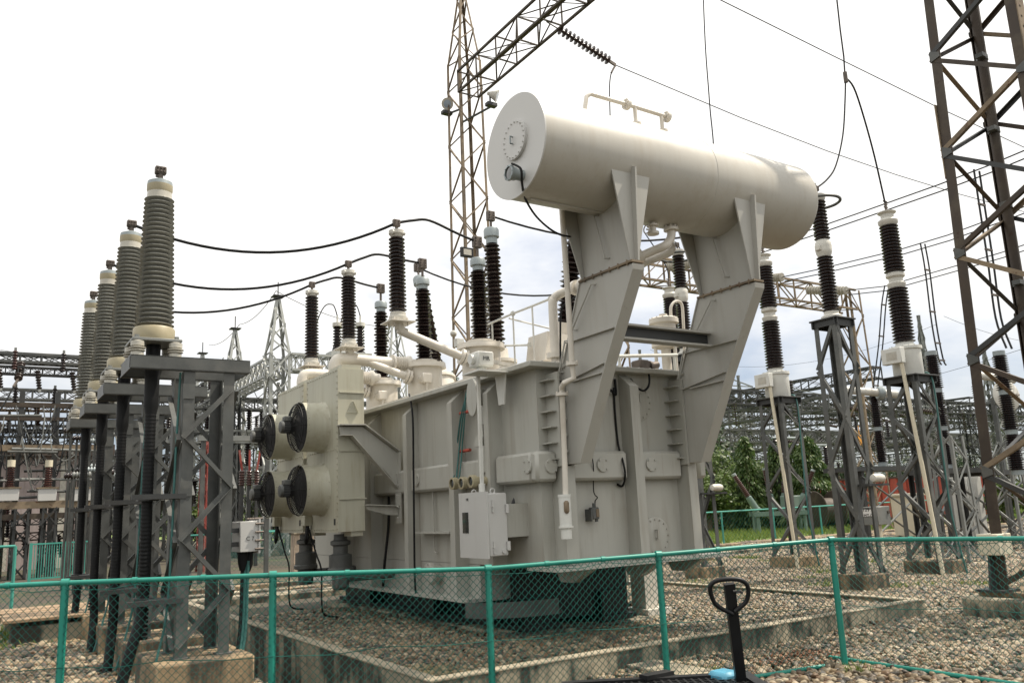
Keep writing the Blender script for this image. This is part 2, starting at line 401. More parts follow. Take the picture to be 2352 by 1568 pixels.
for px, py in ((1213, 1070), (958, 1102)): cover(onx(px, py, X0 - .15), (-1, 0, 0), .085, 4)
c = ony(1504, 1230, Y0); o = cover(c, (0, -1, 0), .235, 16, 'manhole_cover', .02)
MB().box(c.x - .012, c.x + .012, Y0 - .075, Y0 - .06, c.z - .04, c.z + .08).box(c.x - .012, c.x + .012, Y0 - .06, Y0 - .02, c.z - .04, c.z - .025).box(c.x - .012, c.x + .012, Y0 - .06, Y0 - .02, c.z + .065, c.z + .08).build('handle', 'tank_paint', o)
c = ony(1462, 925, Y0); o = cover(c, (0, -1, 0), .235, 16, 'manhole_cover', .02)
c2 = ony(1464, 915, Y0 - .02); MB().box(c2.x, c2.x + .02, Y0 - .07, Y0 - .055, c2.z - .05, c2.z + .05).build('handle', 'tank_paint', o)
c = onx(992, 1317, X0 - .12); cover(c, (-1, 0, 0), .15, 8, 'drain_flange', .05)
MB().cyl((X0, c.y, c.z), (X0 - .13, c.y, c.z), .12, 20).build('drain_stub', 'tank_paint', tf)
p0 = onx(953, 1223, X0 - .14); p1 = onx(1034, 1223, X0 - .14)
MB().box(X0 - .16, X0, p1.y, p0.y, p0.z - .012, p0.z + .012).build('ledge', 'tank_paint', tf)
mb = MB().tube([onx(994, 1128, X0 - .05), onx(998, 1265, X0 - .05), onx(1004, 1270, X0 - .05)], .011, 6).build('pipe', 'tank_paint', tf)
# underframe and skids
mb = MB()
for x in (6.0, 7.25): mb.box(x, x + .42, 9.2, 15.2, .30, .61); mb.box(x - .08, x + .5, 9.1, 15.3, .24, .30)
for y in (9.7, 11.2, 13.5): mb.box(5.75, 7.95, y, y + .35, .305, .605)
mb.build('skid_and_shade_panel', 'black_plastic', tf)
MB().box(5.95, 7.78, 9.3, 9.42, .31, 1.04).build('skid_and_shade_panel', 'black_plastic', tf)  # added panel, near black to imitate the shade beneath the tank
mb = MB()                                                                   # curved apron under the left wall near the corner
arc = [V((X0 + .75 - 1.0 * math.cos(a), 9.55 - .62 * math.sin(a) * 1.0, 0)) for a in [k * math.pi / 20 for k in range(0, 11)]]
for i in range(len(arc) - 1):
    a, b = arc[i], arc[i + 1]; mb.add([(a.x, a.y, .46), (b.x, b.y, .46), (b.x, b.y, .62), (a.x, a.y, .62)], [(0, 1, 2, 3)])
    mb.prism([(a.x, a.y, .43), (b.x, b.y, .43), (b.x + .12, b.y + .1, .43), (a.x + .12, a.y + .1, .43)], (0, 0, .03))
mb.build('apron', 'galvanised', tf)
jp = ony(1487, 1335, 9.3); MB().prism([(jp.x - .14, 9.2, 1.03), (jp.x + .16, 9.2, 1.03), (jp.x + .16, 9.2, .9), (jp.x + .06, 9.2, .3), (jp.x - .14, 9.2, .3)], (0, .3, 0)).box(jp.x - .2, jp.x + .24, 9.1, 9.6, .22, .299).build('jacking_pad', 'pipe_paint', tf)
# ---- control cabinet with its shelf arm
CXa, CXb, CYa, CYb = 5.02, 5.28, 8.36, 8.99
cb = MB().cbox(CXa, CXb, CYa, CYb, 1.22, 1.93, .012)
cb.box(CXa - .022, CXa - .002, CYa - .01, CYb + .01, 1.20, 1.95)
cab = cb.build('control_cabinet', 'cabinet_paint', tf)
mb = MB().box(CXb, X0, CYa + .05, CYa + .4, 1.42, 1.80); mb.build('cabinet_bracket', 'tank_paint', tf)
c = onx(1070, 1200, CXa - .02); MB().box(CXa - .027, CXa - .024, c.y - .07, c.y + .07, c.z - .12, c.z + .12).build('window', 'dial_glass', cab)
for z in (1.32, 1.78): MB().bar((CXb - .2, CYa - .012, z - .07), (CXb - .2, CYa - .012, z + .07), .018, .02).cyl((CXb - .2, CYa, z), (CXb - .2, CYa - .03, z), .016, 8).build('latch', 'cabinet_paint', cab)
for z in (1.33, 1.75): MB().cyl((CXb - .01, CYa - .02, z - .05), (CXb - .01, CYa - .02, z + .05), .022, 10).build('hinge', 'cabinet_paint', cab)
MB().cyl((CXb - .07, CYa, 1.27), (CXb - .07, CYa - .025, 1.27), .025, 8).build('vent', 'cabinet_paint', cab)
for y in (CYa + .1, CYb - .1): MB().tube([(5.15 + .03 * math.cos(t), y, 1.955 + .03 * math.sin(t)) for t in [k * math.pi / 6 for k in range(12)]], .008, 6, True).build('lifting_eye', 'cabinet_paint', cab)
# tap changer drive shaft, gears
pa, pb = onx(1101, 862, 5.16), onx(1104, 1130, 5.16); sx, sy = 5.16, 8.62
zt_, zb_ = vert(5.16, 8.62, 862), 1.95
MB().box(5.142, 5.178, 8.692, 8.728, zb_ + .03, zt_).cyl((5.16, 8.71, 1.93), (5.16, 8.71, 2.05), .04, 12).build('drive_shaft', 'white_paint', tf)
g = MB().cbox(5.05, 5.27, 8.5, 8.74, zt_ + .1, zt_ + .28, .015); g.cyl((5.16, 8.62, zt_), (5.16, 8.62, zt_ + .1), .06, 14); g.cyl((5.05, 8.62, zt_ + .19), (5.0, 8.62, zt_ + .19), .06, 16)
g.box(5.0, 5.5, 8.42, 8.82, zt_ + .02, zt_ + .04); g.prism([(5.42, 8.50, zt_ + .02), (5.42, 8.74, zt_ + .02), (5.42, 8.68, zt_ - .35), (5.42, 8.56, zt_ - .35)], (.02, 0, 0))
gear = g.build('bevel_gear', 'white_paint', tf); zt_g = zt_
MB().bar((5.27, 8.62, zt_ + .19), (6.5, 9.3, zt_ + .21), .045).build('drive_shaft', 'pipe_paint', tf)
ov = onx(1083, 912, X0 - .28)
mb = MB().prism([(X0 - .28, ov.y + .13 * math.cos(t), ov.z + (.24 if abs(math.sin(t)) > .0 else 0) * math.sin(t)) for t in [k * math.pi / 14 for k in range(28)]], (.03, 0, 0))
mb.box(X0 - .25, X0, ov.y - .05, ov.y + .05, ov.z - .1, ov.z + .1)
mb.prism([(X0 - .2, ov.y - .1, ov.z - .35), (X0 - .2, ov.y + .1, ov.z - .55), (X0 - .2, ov.y + .1, ov.z - .62), (X0 - .2, ov.y - .05, ov.z - .62), (X0 - .2, ov.y - .12, ov.z - .5)], (.2, 0, 0))
mb.box(X0 - .18, X0, ov.y - .1, ov.y + .06, ov.z - .95, ov.z - .62); mb.build('valve_plate', 'tank_paint', tf)
# three round gauges
for px, py in ((1040, 1110), (1061, 1109), (1083, 1105)):
    c = onx(px, py, 5.2); gm = MB().lathe([(.055, -.24), (.06, -.06), (.078, -.05), (.078, .015), (.058, .02), (.058, .0)], c, (-1, 0, 0), 24)
    gg = gm.build('gauge', 'cream_flange', tf); MB().lathe([(.058, .002), (.0, .004)], c, (-1, 0, 0), 20).build('dial', 'dial_glass', gg)
for i in range(3):                                                          # cables over the red spacers
    k = i * .05
    MB().tube(smooth([onx(1090 + 4 * i, 868, X0 - .02), onx(1078 - 3 * i, 890 + 4 * i, X0 - .1), onx(1060 + 4 * i, 950, X0 - .12), onx(1050 + 6 * i, 1020, X0 - .12), onx(1044 + 7 * i, 1070, X0 - .16), onx(1042 + 6 * i, 1100, X0 - .2)]), .011, 6).build('hose', 'green_cable', tf)
for py in (947, 1035):
    c = onx(1066, py, X0 - .1); MB().cyl((c.x, c.y + .1, c.z), (c.x, c.y - .16, c.z), .022, 12).build('spacer', 'container_red', tf)
MB().tube(smooth([onx(940, 905, X0 - .1), onx(948, 960, X0 - .23), onx(950, 1100, X0 - .23), onx(953, 1330, X0 - .23), onx(958, 1362, X0 - .2)]), .016, 6).build('cable', 'black_cable', tf)
MB().tube(smooth([onx(893, 1140, X0 - .02), onx(892, 1210, X0 - .06), onx(884, 1290, X0 - .1), onx(880, 1345, X0 - .05)]), .02, 6).build('cable', 'black_cable', tf)
MB().tube(smooth([ony(1190, 1110, Y0 + .6), ony(1188, 1130, Y0 + .6), ony(1182, 1150, Y0 + .6), ony(1170, 1180, Y0 + .6)]), .03, 8).build('conduit', 'galvanised_dark', tf)
# ---- breather, its pipe, small relay box and cable loops on the short end
br = ony(1298, 1170, YR - .12)
mb = MB().cyl((br.x, br.y, br.z - .18), (br.x, br.y, br.z + .14), .07, 20).cyl((br.x, br.y, br.z - .2), (br.x, br.y, br.z - .18), .085, 20).cyl((br.x, br.y, br.z + .14), (br.x, br.y, br.z + .17), .075, 20)
mb.cyl((br.x, br.y, br.z - .32), (br.x, br.y, br.z - .2), .062, 20)
bre = mb.build('breather', 'white_paint', tf)
MB().cbox(br.x - .06, br.x + .0, br.y - .1, br.y - .04, br.z - .04, br.z + .1, .02).build('sight_glass', 'rusty_steel', bre)
ppx = [(1290, 474, 7.5), (1303, 660, 7.45), (1314, 835, 7.5), (1318, 868, 7.52), (1296, 879, 7.6), (1290, 888, 7.7), (1291, 905, 7.74), (1297, 1060, 7.76), (1299, 1138, 7.77)]
pts = [ony(*p) for p in ppx]; MB().tube(pts, .033, 12).build('breather_pipe', 'pipe_paint', tf)
mb = MB()
for i, rr in ((2, .07), (6, .075)): mb.cyl(pts[i] + V((0, 0, .015)), pts[i] - V((0, 0, .02)), rr, 16); mb.bolts(pts[i] + V((0, 0, .015)), (0, 0, 1), rr * .8, 4, .012, .02)
mb.build('flange', 'pipe_paint', tf)
rl = ony(1367, 1178, Y0 - .1)
mb = MB().cbox(rl.x - .055, rl.x + .055, Y0 - .12, Y0 - .04, rl.z - .07, rl.z + .07, .012).cyl((rl.x, Y0 - .08, rl.z + .07), (rl.x, Y0 - .08, rl.z + .12), .018, 8).cyl((rl.x + .03, Y0 - .08, rl.z - .07), (rl.x + .03, Y0 - .08, rl.z - .1), .02, 8).box(rl.x - .075, rl.x - .055, Y0 - .12, Y0, rl.z - .09, rl.z + .05)
rel = mb.build('relay_box', 'galvanised', tf); MB().cbox(rl.x + .0, rl.x + .045, Y0 - .127, Y0 - .118, rl.z - .045, rl.z + .05, .003).build('sight_glass', 'rusty_steel', rel)
MB().tube(smooth([ony(1358, 1040, Y0 - .16), ony(1363, 1070, Y0 - .17), ony(1363, 1120, Y0 - .05), ony(1366, 1135, Y0 - .08), ony(1372, 1142, Y0 - .08), ony(1367, 1150, Y0 - .08), ony(1367, 1165, Y0 - .08)]), .007, 6).build('cable', 'black_cable', tf)
MB().tube(smooth([ony(1412, 870, Y0 - .03), ony(1415, 905, Y0 - .03), ony(1405, 898, Y0 - .06), ony(1398, 892, Y0 - .05)]), .016, 6).build('cable', 'black_cable', tf)
MB().tube(smooth([ony(1448, 870, Y0 - .02), ony(1462, 888, Y0 - .12), ony(1478, 897, Y0 - .14), ony(1490, 885, Y0 - .13), ony(1491, 862, Y0 - .12), ony(1484, 850, Y0 - .1)]), .014, 6).build('cable', 'black_cable', tf)
MB().tube(smooth([ony(1410, 890, Y0 - .02), ony(1413, 950, Y0 - .02), ony(1420, 1020, Y0 - .03), ony(1431, 1060, Y0 - .17), ony(1436, 1090, Y0 - .17), ony(1430, 1115, Y0 - .04), ony(1418, 1112, Y0 - .04)]), .014, 6).build('cable', 'black_cable', tf)
# ---- conservator supports
for X1 in (5.905, 7.815):
    foot = (7.96, 2.2); P = [(7.96, 2.22), (7.66, 2.22), (7.10, 3.27), (6.54, 4.20), (6.53, 4.27), (7.44, 4.31), (7.99, 3.12)]
    mb = MB().prism([(X1 - .06, y, z) for y, z in P], (.13, 0, 0))
    s1 = mb.build('conservator_support', 'support_paint', tf)
    mb = MB()
    for a, b in (((7.655, 2.215), (7.09, 3.27)), ((7.09, 3.27), (6.53, 4.205)), ((6.53, 4.205), (6.52, 4.265))):   # outer flange strip
        mb.prism([(X1 - .075, a[0], a[1]), (X1 - .075, b[0], b[1]), (X1 - .075, b[0] - .016, b[1]), (X1 - .075, a[0] - .016, a[1])], (.16, 0, 0))
    mb.prism([(X1 - .075, 7.99, 3.12), (X1 - .075, 8.006, 3.12), (X1 - .075, 7.456, 4.31), (X1 - .075, 7.44, 4.31)], (.16, 0, 0))
    mb.build('flange_strip', 'support_paint', s1)
    mb = MB()
    for (ya, za, yb, zb) in ((7.71, 2.90 + .25, 7.15, 3.17), (7.98, 3.14, 7.10, 3.27), (7.76, 3.62, 6.88, 3.63)):
        mb.prism([(X1 - .1, ya, za), (X1 - .1, yb, zb), (X1 - .1, yb, zb + .012), (X1 - .1, ya, za + .012)], (.04, 0, 0))
    for (y, z) in ((7.85, 3.37), (7.7, 3.75)): mb.cyl((X1 - .06, y, z), (X1 - .085, y, z), .022, 6)
    mb.build('stiffener', 'support_paint', s1)
    mb = MB().box(X1 - .085, X1 + .09, 6.51, 7.46, 4.285, 4.308)
    for k in range(6): mb.cyl((X1 - .075, 6.6 + k * .15, 4.265), (X1 - .075, 6.6 + k * .15, 4.325), .01, 6)
    mb.build('joint_plate', 'rusty_steel', s1)
    mb = MB().prism([(X1 - .015, 6.58, 4.31), (X1 - .015, 6.55, 5.45), (X1 - .015, 7.52, 5.45), (X1 - .015, 7.42, 4.31)], (.03, 0, 0))
    mb.prism([(X1 - .05, 6.585, 4.31), (X1 + .06, 6.585, 4.31), (X1 + .30, 6.545, 5.36), (X1 - .27, 6.545, 5.36)], (0, -.018, 0))
    mb.prism([(X1 - .05, 7.425, 4.31), (X1 + .06, 7.425, 4.31), (X1 + .30, 7.525, 5.36), (X1 - .29, 7.525, 5.36)], (0, .018, 0))
    mb.prism([(X1 + .01, 6.567, 4.31), (X1 + .01, 6.53, 5.4), (X1 + .01, 6.45, 5.36), (X1 + .01, 6.51, 4.31)], (.022, 0, 0))
    mb.build('saddle', 'support_paint', s1)
    mb = MB()
    for (ya, za, yb, zb) in ((7.12, 5.0, 6.98, 4.45), (7.2, 4.2, 7.6, 3.75), (7.75, 3.65, 7.9, 3.3)): 
        xo = X1 - (.015 if za > 4.3 else .06)
        mb.tube([(xo, ya - .03, za), (xo - .05, ya, za), (xo - .05, yb, zb), (xo, yb - .03, zb)], .011, 6)
    mb.build('grab_bar', 'support_paint', s1)
# cross beam between the supports
za, zb = ony(1436, 742, 7.3).z, ony(1436, 778, 7.3).z
mb = MB().box(5.97, 7.76, 7.28, 7.44, za - .025, za).box(5.97, 7.76, 7.28, 7.44, zb, zb + .025)
xb = mb.build('cross_beam', 'support_paint', tf)
MB().box(5.972, 7.758, 7.36, 7.375, zb + .026, za - .026).build('shaded_web_plate', 'galvanised_dark', xb)  # dark colour stands in for the shade below the top flange
# ---- conservator drum
CYc, CZc, CR = 7.03, 5.585, .572; CA, CB = 4.74, ony(1884, 470, CYc - CR).x
mb = MB().lathe([(CR * .985, 0), (CR, .006), (CR, CB - CA - .06), (CR * .995, CB - CA - .03), (CR * .97, CB - CA), (.001, CB - CA + .05)], (CA, CYc, CZc), (1, 0, 0), 72)
cx = ony(1650, 400, CYc - CR).x
mb.lathe([(CR, 0), (CR + .004, .004), (CR + .004, .012), (CR, .016)], (cx, CYc, CZc), (1, 0, 0), 72)
cons = mb.build('conservator', 'conservator_paint', tf)
mb = MB().lathe([(.001, -.012), (CR + .008, -.012), (CR + .008, .006), (CR - .01, .008)][::1], (CA, CYc, CZc), (1, 0, 0), 72)
mb.build('end_plate', 'cap_paint', cons)
c = onx(1186, 323, CA - .012)
mb = MB().lathe([(.215, -.035), (.215, 0)], c, (1, 0, 0), 48).bolts(c + V((-.035, 0, 0)), (-1, 0, 0), .195, 20, .0085, .014)
mb.build('manhole_cover', 'cap_paint', cons)
MB().box(c.x - .075, c.x - .063, c.y + .01, c.y + .025, c.z - .045, c.z + .045).box(c.x - .07, c.x - .03, c.y + .01, c.y + .025, c.z + .035, c.z + .045).box(c.x - .07, c.x - .03, c.y + .01, c.y + .025, c.z - .045, c.z - .035).build('handle', 'aluminium', cons)
c = onx(1173, 398, CA - .16)
gm = MB().lathe([(.06, -.16), (.06, -.06), (.072, -.05), (.072, .0), (.085, .004), (.085, .03), (.066, .034), (.066, .02)][::1], c, (-1, 0, 0), 28)
gm.bolts(c + V((-.03, 0, 0)), (-1, 0, 0), .077, 8, .005, .008)
gm.build('oil_gauge', 'aluminium', cons); MB().lathe([(.066, .022), (.001, .024)], c, (-1, 0, 0), 24).build('dial', 'dial_glass', cons)
# cable from the gauge, down to the support
MB().tube(smooth([c + V((-.02, -.06, .08)), onx(1196, 388, CA - .15), onx(1199, 420, CA - .1), onx(1206, 455, CA + .1), onx(1230, 495, 5.1), onx(1262, 525, 5.4), onx(1290, 540, 5.6), onx(1320, 545, 5.85)]), .013, 6).build('cable', 'black_cable', cons)
mb = MB().bar((CA + .15, CYc - .02, CZc - CR - .006), (CA + 1.2, CYc - .02, CZc - CR - .006), .02, .02); mb.build('bottom_rail', 'conservator_paint', cons)
# vent pipe with flanges on top of the drum
ztop = CZc + CR
q = [ony(1338, 240, CYc), ony(1347, 222, CYc), ony(1357, 216, CYc), ony(1370, 220, CYc), ony(1440, 240, CYc), ony(1531, 268, CYc)]
q[0].z = ztop - .02
mb = MB().tube(q, .026, 10)
for px, py in ((1440, 240), (1532, 269)): e = ony(px, py, CYc); mb.cyl(e - V((.025, 0, 0)), e + V((.02, 0, 0)), .068, 18); mb.bolts(e - V((.025, 0, 0)), (-1, 0, 0), .05, 6, .01, .012)
for px, py in ((1458, 248), (1519, 268)):
    e = ony(px, py, CYc); mb.cyl((e.x, CYc, ztop - .03), (e.x, CYc, e.z), .024, 10)
    mb.cyl((e.x, CYc, ztop + .03), (e.x, CYc, ztop + .06), .066, 18); mb.cyl((e.x, CYc, ztop + .075), (e.x, CYc, ztop + .1), .066, 18); mb.cyl((e.x, CYc, ztop), (e.x, CYc, ztop + .02), .05, 18)
mb.build('vent_pipe', 'pipe_paint', cons)
# pipes and valves under the drum
zb = CZc - CR
v0 = ony(1499, 520, CYc); vx = v0.x
mb = MB().cyl((vx, CYc, zb + .02), (vx, CYc, zb - .03), .035, 12).cyl((vx, CYc, zb - .03), (vx, CYc, zb - .05), .07, 16).cyl((vx, CYc, zb - .05), (vx, CYc, zb - .12), .04, 12).cyl((vx, CYc, zb - .12), (vx, CYc, zb - .15), .07, 16)
mb.tube([(vx - .1, CYc + .05 * math.cos(t), zb - .1 + .05 * math.sin(t)) for t in [k * math.pi / 8 for k in range(16)]], .008, 6, True).cyl((vx, CYc, zb - .1), (vx - .1, CYc, zb - .1), .01, 8)
mb.build('drain_valve', 'pipe_paint', cons)
e0 = ony(1541, 525, CYc); ex = e0.x
pp = [V((ex, CYc, zb + .02)), V((ex, CYc, zb - .1)), ony(1538, 552, CYc), ony(1526, 565, CYc), ony(1500, 576, CYc + .1), ony(1440, 602, CYc + .3)]
mb = MB().tube(smooth(pp, 5), .052, 14).cyl((ex, CYc, zb - .06), (ex, CYc, zb - .03), .09, 18).bolts((ex, CYc, zb - .03), (0, 0, 1), .075, 8, .011, .03)
fl = ony(1467, 590, CYc + .2); dd = (pp[5] - pp[4]).normalized(); mb.cyl(fl - dd * .05, fl + dd * .05, .095, 18)
pp2 = [ony(1528, 560, CYc + .4), ony(1542, 566, CYc + .35), ony(1540, 577, CYc + .3), ony(1520, 588, CYc + .4), ony(1430, 622, CYc + .9)]
mb.tube(smooth(pp2, 5), .05, 14); mb.build('oil_pipe', 'pipe_paint', cons)
pb_ = [ony(1352, 650, 8.2), ony(1320, 662, 8.5), ony(1285, 676, 8.7), ony(1272, 688, 8.75), ony(1270, 710, 8.75), V((ony(1270, 710, 8.75).x, 8.75, ZT + .05))]
mb = MB().tube(smooth(pb_, 5), .06, 14)
for k in (.35, .9): e = pb_[0].lerp(pb_[1], k); dd = (pb_[1] - pb_[0]).normalized(); mb.cyl(e - dd * .03, e + dd * .03, .1, 16)
bx = pb_[-1]; mb.cyl((bx.x, bx.y, ZT + .25), (bx.x, bx.y, ZT + .32), .12, 18).cyl((bx.x, bx.y, ZT + .1), (bx.x, bx.y, ZT + .16), .12, 18)
mb.build('oil_pipe', 'pipe_paint', tf)
mb = MB()                                                                   # valve cluster on the cover
for px, py, ax in ((1282, 852, (1, 0, 0)), (1297, 848, (1, 0, 0)), (1288, 825, (0, 0, 1)), (1305, 836, (0, 0, 1))):
    e = ony(px, py, 8.7); mb.cyl(e - V(ax) * .05, e - V(ax) * .025, .08, 14).cyl(e - V(ax) * .025, e + V(ax) * .025, .05, 14).cyl(e + V(ax) * .025, e + V(ax) * .05, .08, 14)
mb.build('valve', 'pipe_paint', tf)
MB().tube(smooth([ony(1288, 850, 8.6), ony(1287, 770, 8.5), ony(1290, 710, 8.5), ony(1310, 690, 8.3), ony(1345, 668, 8.0)], 5), .014, 6).build('cable', 'black_cable', tf)
MB().cyl((6.6, 9.5, ZT), (6.6, 9.5, ZT + .12), .55, 36).build('tap_changer_head', 'pipe_paint', tf)
# pipes and relief valve on the cover behind the supports
mb = MB().tube([ony(1420, 818, 8.6), ony(1555, 815, 8.6)], .025, 8)
for px in (1422, 1548): e = ony(px, 817, 8.6); mb.cyl((e.x, 8.6, ZT), e, .02, 8)
mb.build('cover_pipe', 'white_paint', tf)
e = ony(1472, 838, 8.4); MB().cbox(e.x - .1, e.x + .08, 8.3, 8.5, e.z - .09, e.z + .06, .02).cyl((e.x + .08, 8.4, e.z - .02), (e.x + .3, 8.4, e.z + .02), .05, 12).cyl((e.x + .13, 8.4, e.z - .02), (e.x + .17, 8.4, e.z - .02), .085, 14).build('relief_valve', 'fitting_metal', tf)
ev = ony(1524, 737, 8.8); zl = lambda v: vert(ev.x, 8.8, v)
mb = MB().lathe([(.13, zl(800)), (.2, zl(797)), (.2, zl(789)), (.17, zl(787)), (.17, zl(747)), (.215, zl(744)), (.215, zl(734)), (.19, zl(731)), (.06, zl(729)), (.06, zl(722)), (.001, zl(721))], (ev.x, 8.8, 0), (0, 0, 1), 28)
mb.bolts((ev.x, 8.8, zl(734)), (0, 0, 1), .2, 14, .01, .02)
for k in range(3): a = .7 + k * 2.1; mb.cyl((ev.x + .16 * math.cos(a), 8.8 + .16 * math.sin(a), ZT), (ev.x + .16 * math.cos(a), 8.8 + .16 * math.sin(a), zl(795)), .025, 8)
mb.cyl((ev.x, 8.8, ZT), (ev.x, 8.8, zl(798)), .07, 14)
et = mb.build('vent_turret', 'pipe_paint', tf)
MB().tube(smooth([ony(1541, 726, 8.75), ony(1541, 706, 8.75), ony(1547, 695, 8.75), ony(1557, 692, 8.75), ony(1566, 700, 8.75), ony(1569, 730, 8.75), ony(1572, 800, 8.75), V((ony(1573, 850, 8.75).x, 8.75, ZT))], 5), .022, 8).build('vent_pipe', 'pipe_paint', et)
# plate hood seen left of the first support
p = [ony(1258, 760, 9.6), ony(1306, 770, 9.6), ony(1300, 832, 9.6), ony(1252, 826, 9.6)]
MB().prism(p, (0, .5, 0)).build('cover_box', 'pipe_paint', tf)
# ---- hand rail on the cover
mb = MB(); hx = 6.75
tp = [onx(px, py, hx) for px, py in ((1093, 758), (1130, 741), (1178, 720), (1222, 703), (1264, 686))]
mb.tube(tp, .018, 8)
for e in tp[1:-1]: mb.tube([e, V((hx, e.y, ZT + .02))], .014, 6)
mb.tube([onx(1170, 731, hx), onx(1225, 745, hx + 1.0), onx(1262, 754, hx + 1.3)], .014, 6)
mb.tube([onx(1150, 794, hx), onx(1216, 792, hx)], .016, 6)
for px, py in ((1178, 720), (1216, 792), (1264, 686)): e = onx(px, py, hx); mb.cyl(e - V((0, .01, 0)), e + V((0, .01, 0)), .04, 10)
mb.build('hand_rail', 'white_paint', tf)
# ---- high-voltage bushings on turrets
def terminal(t, top, h=.16, m='fitting_metal', tilt=(0, 0, 1), s=1.):
    ax = V(tilt).normalized(); mb = MB().cyl(top, top + ax * h, .022, 10)
    p = top + ax * (h * .95)
    mb.cbox(p.x - .055 * s, p.x + .055 * s, p.y - .03 * s, p.y + .03 * s, p.z - .02 - .1 * (s - 1), p.z + .09 * s, .008)
    for i in (-.03, .03):
        for k in (.005, .04, .075): mb.cyl(p + V((i * s, -.045 * s, k * s - .01)), p + V((i * s, .045 * s, k * s - .01)), .009 * s, 6)
    mb.build('terminal', m, t); return p + V((0, 0, .04))
HVX = 6.35
HV = []
for (px, pyb, pyt, yy, rf) in ((877, 870, 705, None, .36), (975, 828, 652, None, .36), (1104, 783, 608, None, .36)):
    b = onx(px, pyb, HVX); y = b.y; zt = vert(HVX, y, pyt); zf = b.z
    mb = MB().lathe([(.29, ZT - .3 - zf + .3), (.29, -.14), (.36, -.14), (.36, -.10), (.355, -.09), (.355, -.06), (.2, -.055), (.2, -.0), (.13, .0)], (HVX, y, zf), (0, 0, 1), 36)
    mb.bolts((HVX, y, zf - .06), (0, 0, 1), .33, 20, .012, .02)
    mb.cyl((HVX - .15, y - .32, zf - .36), (HVX - .15, y - .2, zf - .36), .085, 18).cbox(HVX - .235, HVX - .065, y - .4, y - .32, zf - .44, zf - .28, .015)
    mb.cyl((HVX - .15, y - .36, zf - .56), (HVX - .15, y - .36, zf - .44), .02, 8)
    t = mb.build('hv_bushing', 'pipe_paint', tf)
    sheds(MB(), (HVX, y, zf), (HVX, y, zt - .1), .150, .135, 22, .66, 26, .86).build('porcelain', 'brown_porcelain', t)
    MB().lathe([(.085, -.1), (.085, -.03), (.118, -.02), (.118, .07), (.10, .10), (.03, .12)], (HVX, y, zt - .0), (0, 0, 1), 24).build('cap', 'aluminium', t)
    HV.append(terminal(t, V((HVX, y, zt + .1)), .24, s=1.35))
# ---- surge arresters on tubular arms reaching out to the left
SAX = 5.0; SA = []
for k, (px, pyb, pyt) in enumerate(((716, 822, 681), (801, 778, 636), (914, 716, 546))):
    b = onx(px, pyb, SAX); y = b.y; zb_ = b.z; zt = vert(SAX, y, pyt)
    mb = MB().box(SAX - .19, SAX + .19, y - .19, y + .19, zb_ - .17, zb_ - .155)
    for i in (-1, 1):
        for j in (-1, 1): mb.cyl((SAX + i * .1, y + j * .1, zb_ - .22), (SAX + i * .1, y + j * .1, zb_ - .1), .012, 6)
    hvy = HV[k].y
    arm = smooth([V((SAX, y, zb_ - .16)), V((SAX + .03, y, zb_ - .24)), V((SAX + .12, y + (hvy - y) * .1, zb_ - .3)), V((HVX - .3, hvy - .12, ZT + .52))], 5)
    mb.tube(arm, .065, 14)
    e = arm[-1]; d = (arm[-1] - arm[-2]).normalized(); mb.cyl(e - d * .12, e - d * .08, .12, 16).cyl(e - d * .07, e - d * .03, .12, 16)
    t = mb.build('surge_arrester', 'pipe_paint', tf)
    MB().lathe([(.11, -.15), (.125, -.13), (.125, -.07), (.11, -.06), (.115, -.02), (.085, 0)], (SAX, y, zb_), (0, 0, 1), 24).cyl((SAX - .13, y, zb_ - .1), (SAX + .13, y, zb_ - .1), .03, 8).build('base_fitting', 'cast_white', t)
    sheds(MB(), (SAX, y, zb_), (SAX, y, zt), .128, .118, 20, .7, 26).build('porcelain', 'brown_porcelain', t)
    MB().lathe([(.085, 0), (.095, .03), (.115, .05), (.115, .10), (.07, .115)], (SAX, y, zt), (0, 0, 1), 24).cyl((SAX - .1, y - .06, zt + .06), (SAX + .1, y - .06, zt + .06), .035, 8).build('cap', 'cast_white', t)
    SA.append(terminal(t, V((SAX, y, zt + .11)), .08))
# ---- bushings of the other side, fanned outwards
LVX = 7.4; LV = []
for (b, tpx, tpy, r) in ((V((7.4, 14.05, 4.4)), 966, 655, .15), (V((7.4, 11.84, 4.4)), 1129, 548, .16), (V((7.4, 9.85, 4.45)), 1334, 440, .17)):
    e = onx(tpx, tpy, LVX); ax = (e - b).normalized()
    mb = MB().lathe([(.3, ZT - b.z), (.3, -.25), (.34, -.25), (.34, -.2), (.2, -.17), (.19, -.0), (.13, 0)], b, ax, 28)
    mb.cyl((7.4, b.y - .33, b.z - .5), (7.4, b.y - .22, b.z - .5), .08, 16)
    t = mb.build('lv_bushing', 'pipe_paint', tf)
    sheds(MB(), b, e - ax * .1, r * 1.02, r * .9, 26, .66, 26, .88).build('porcelain', 'brown_porcelain', t)
    MB().lathe([(.1, -.1), (.1, 0), (.135, .02), (.135, .15), (.12, .18), (.03, .2)], e, ax, 24).build('cap', 'aluminium', t)
    LV.append(terminal(t, e + ax * .19, .2, tilt=ax, s=1.35))
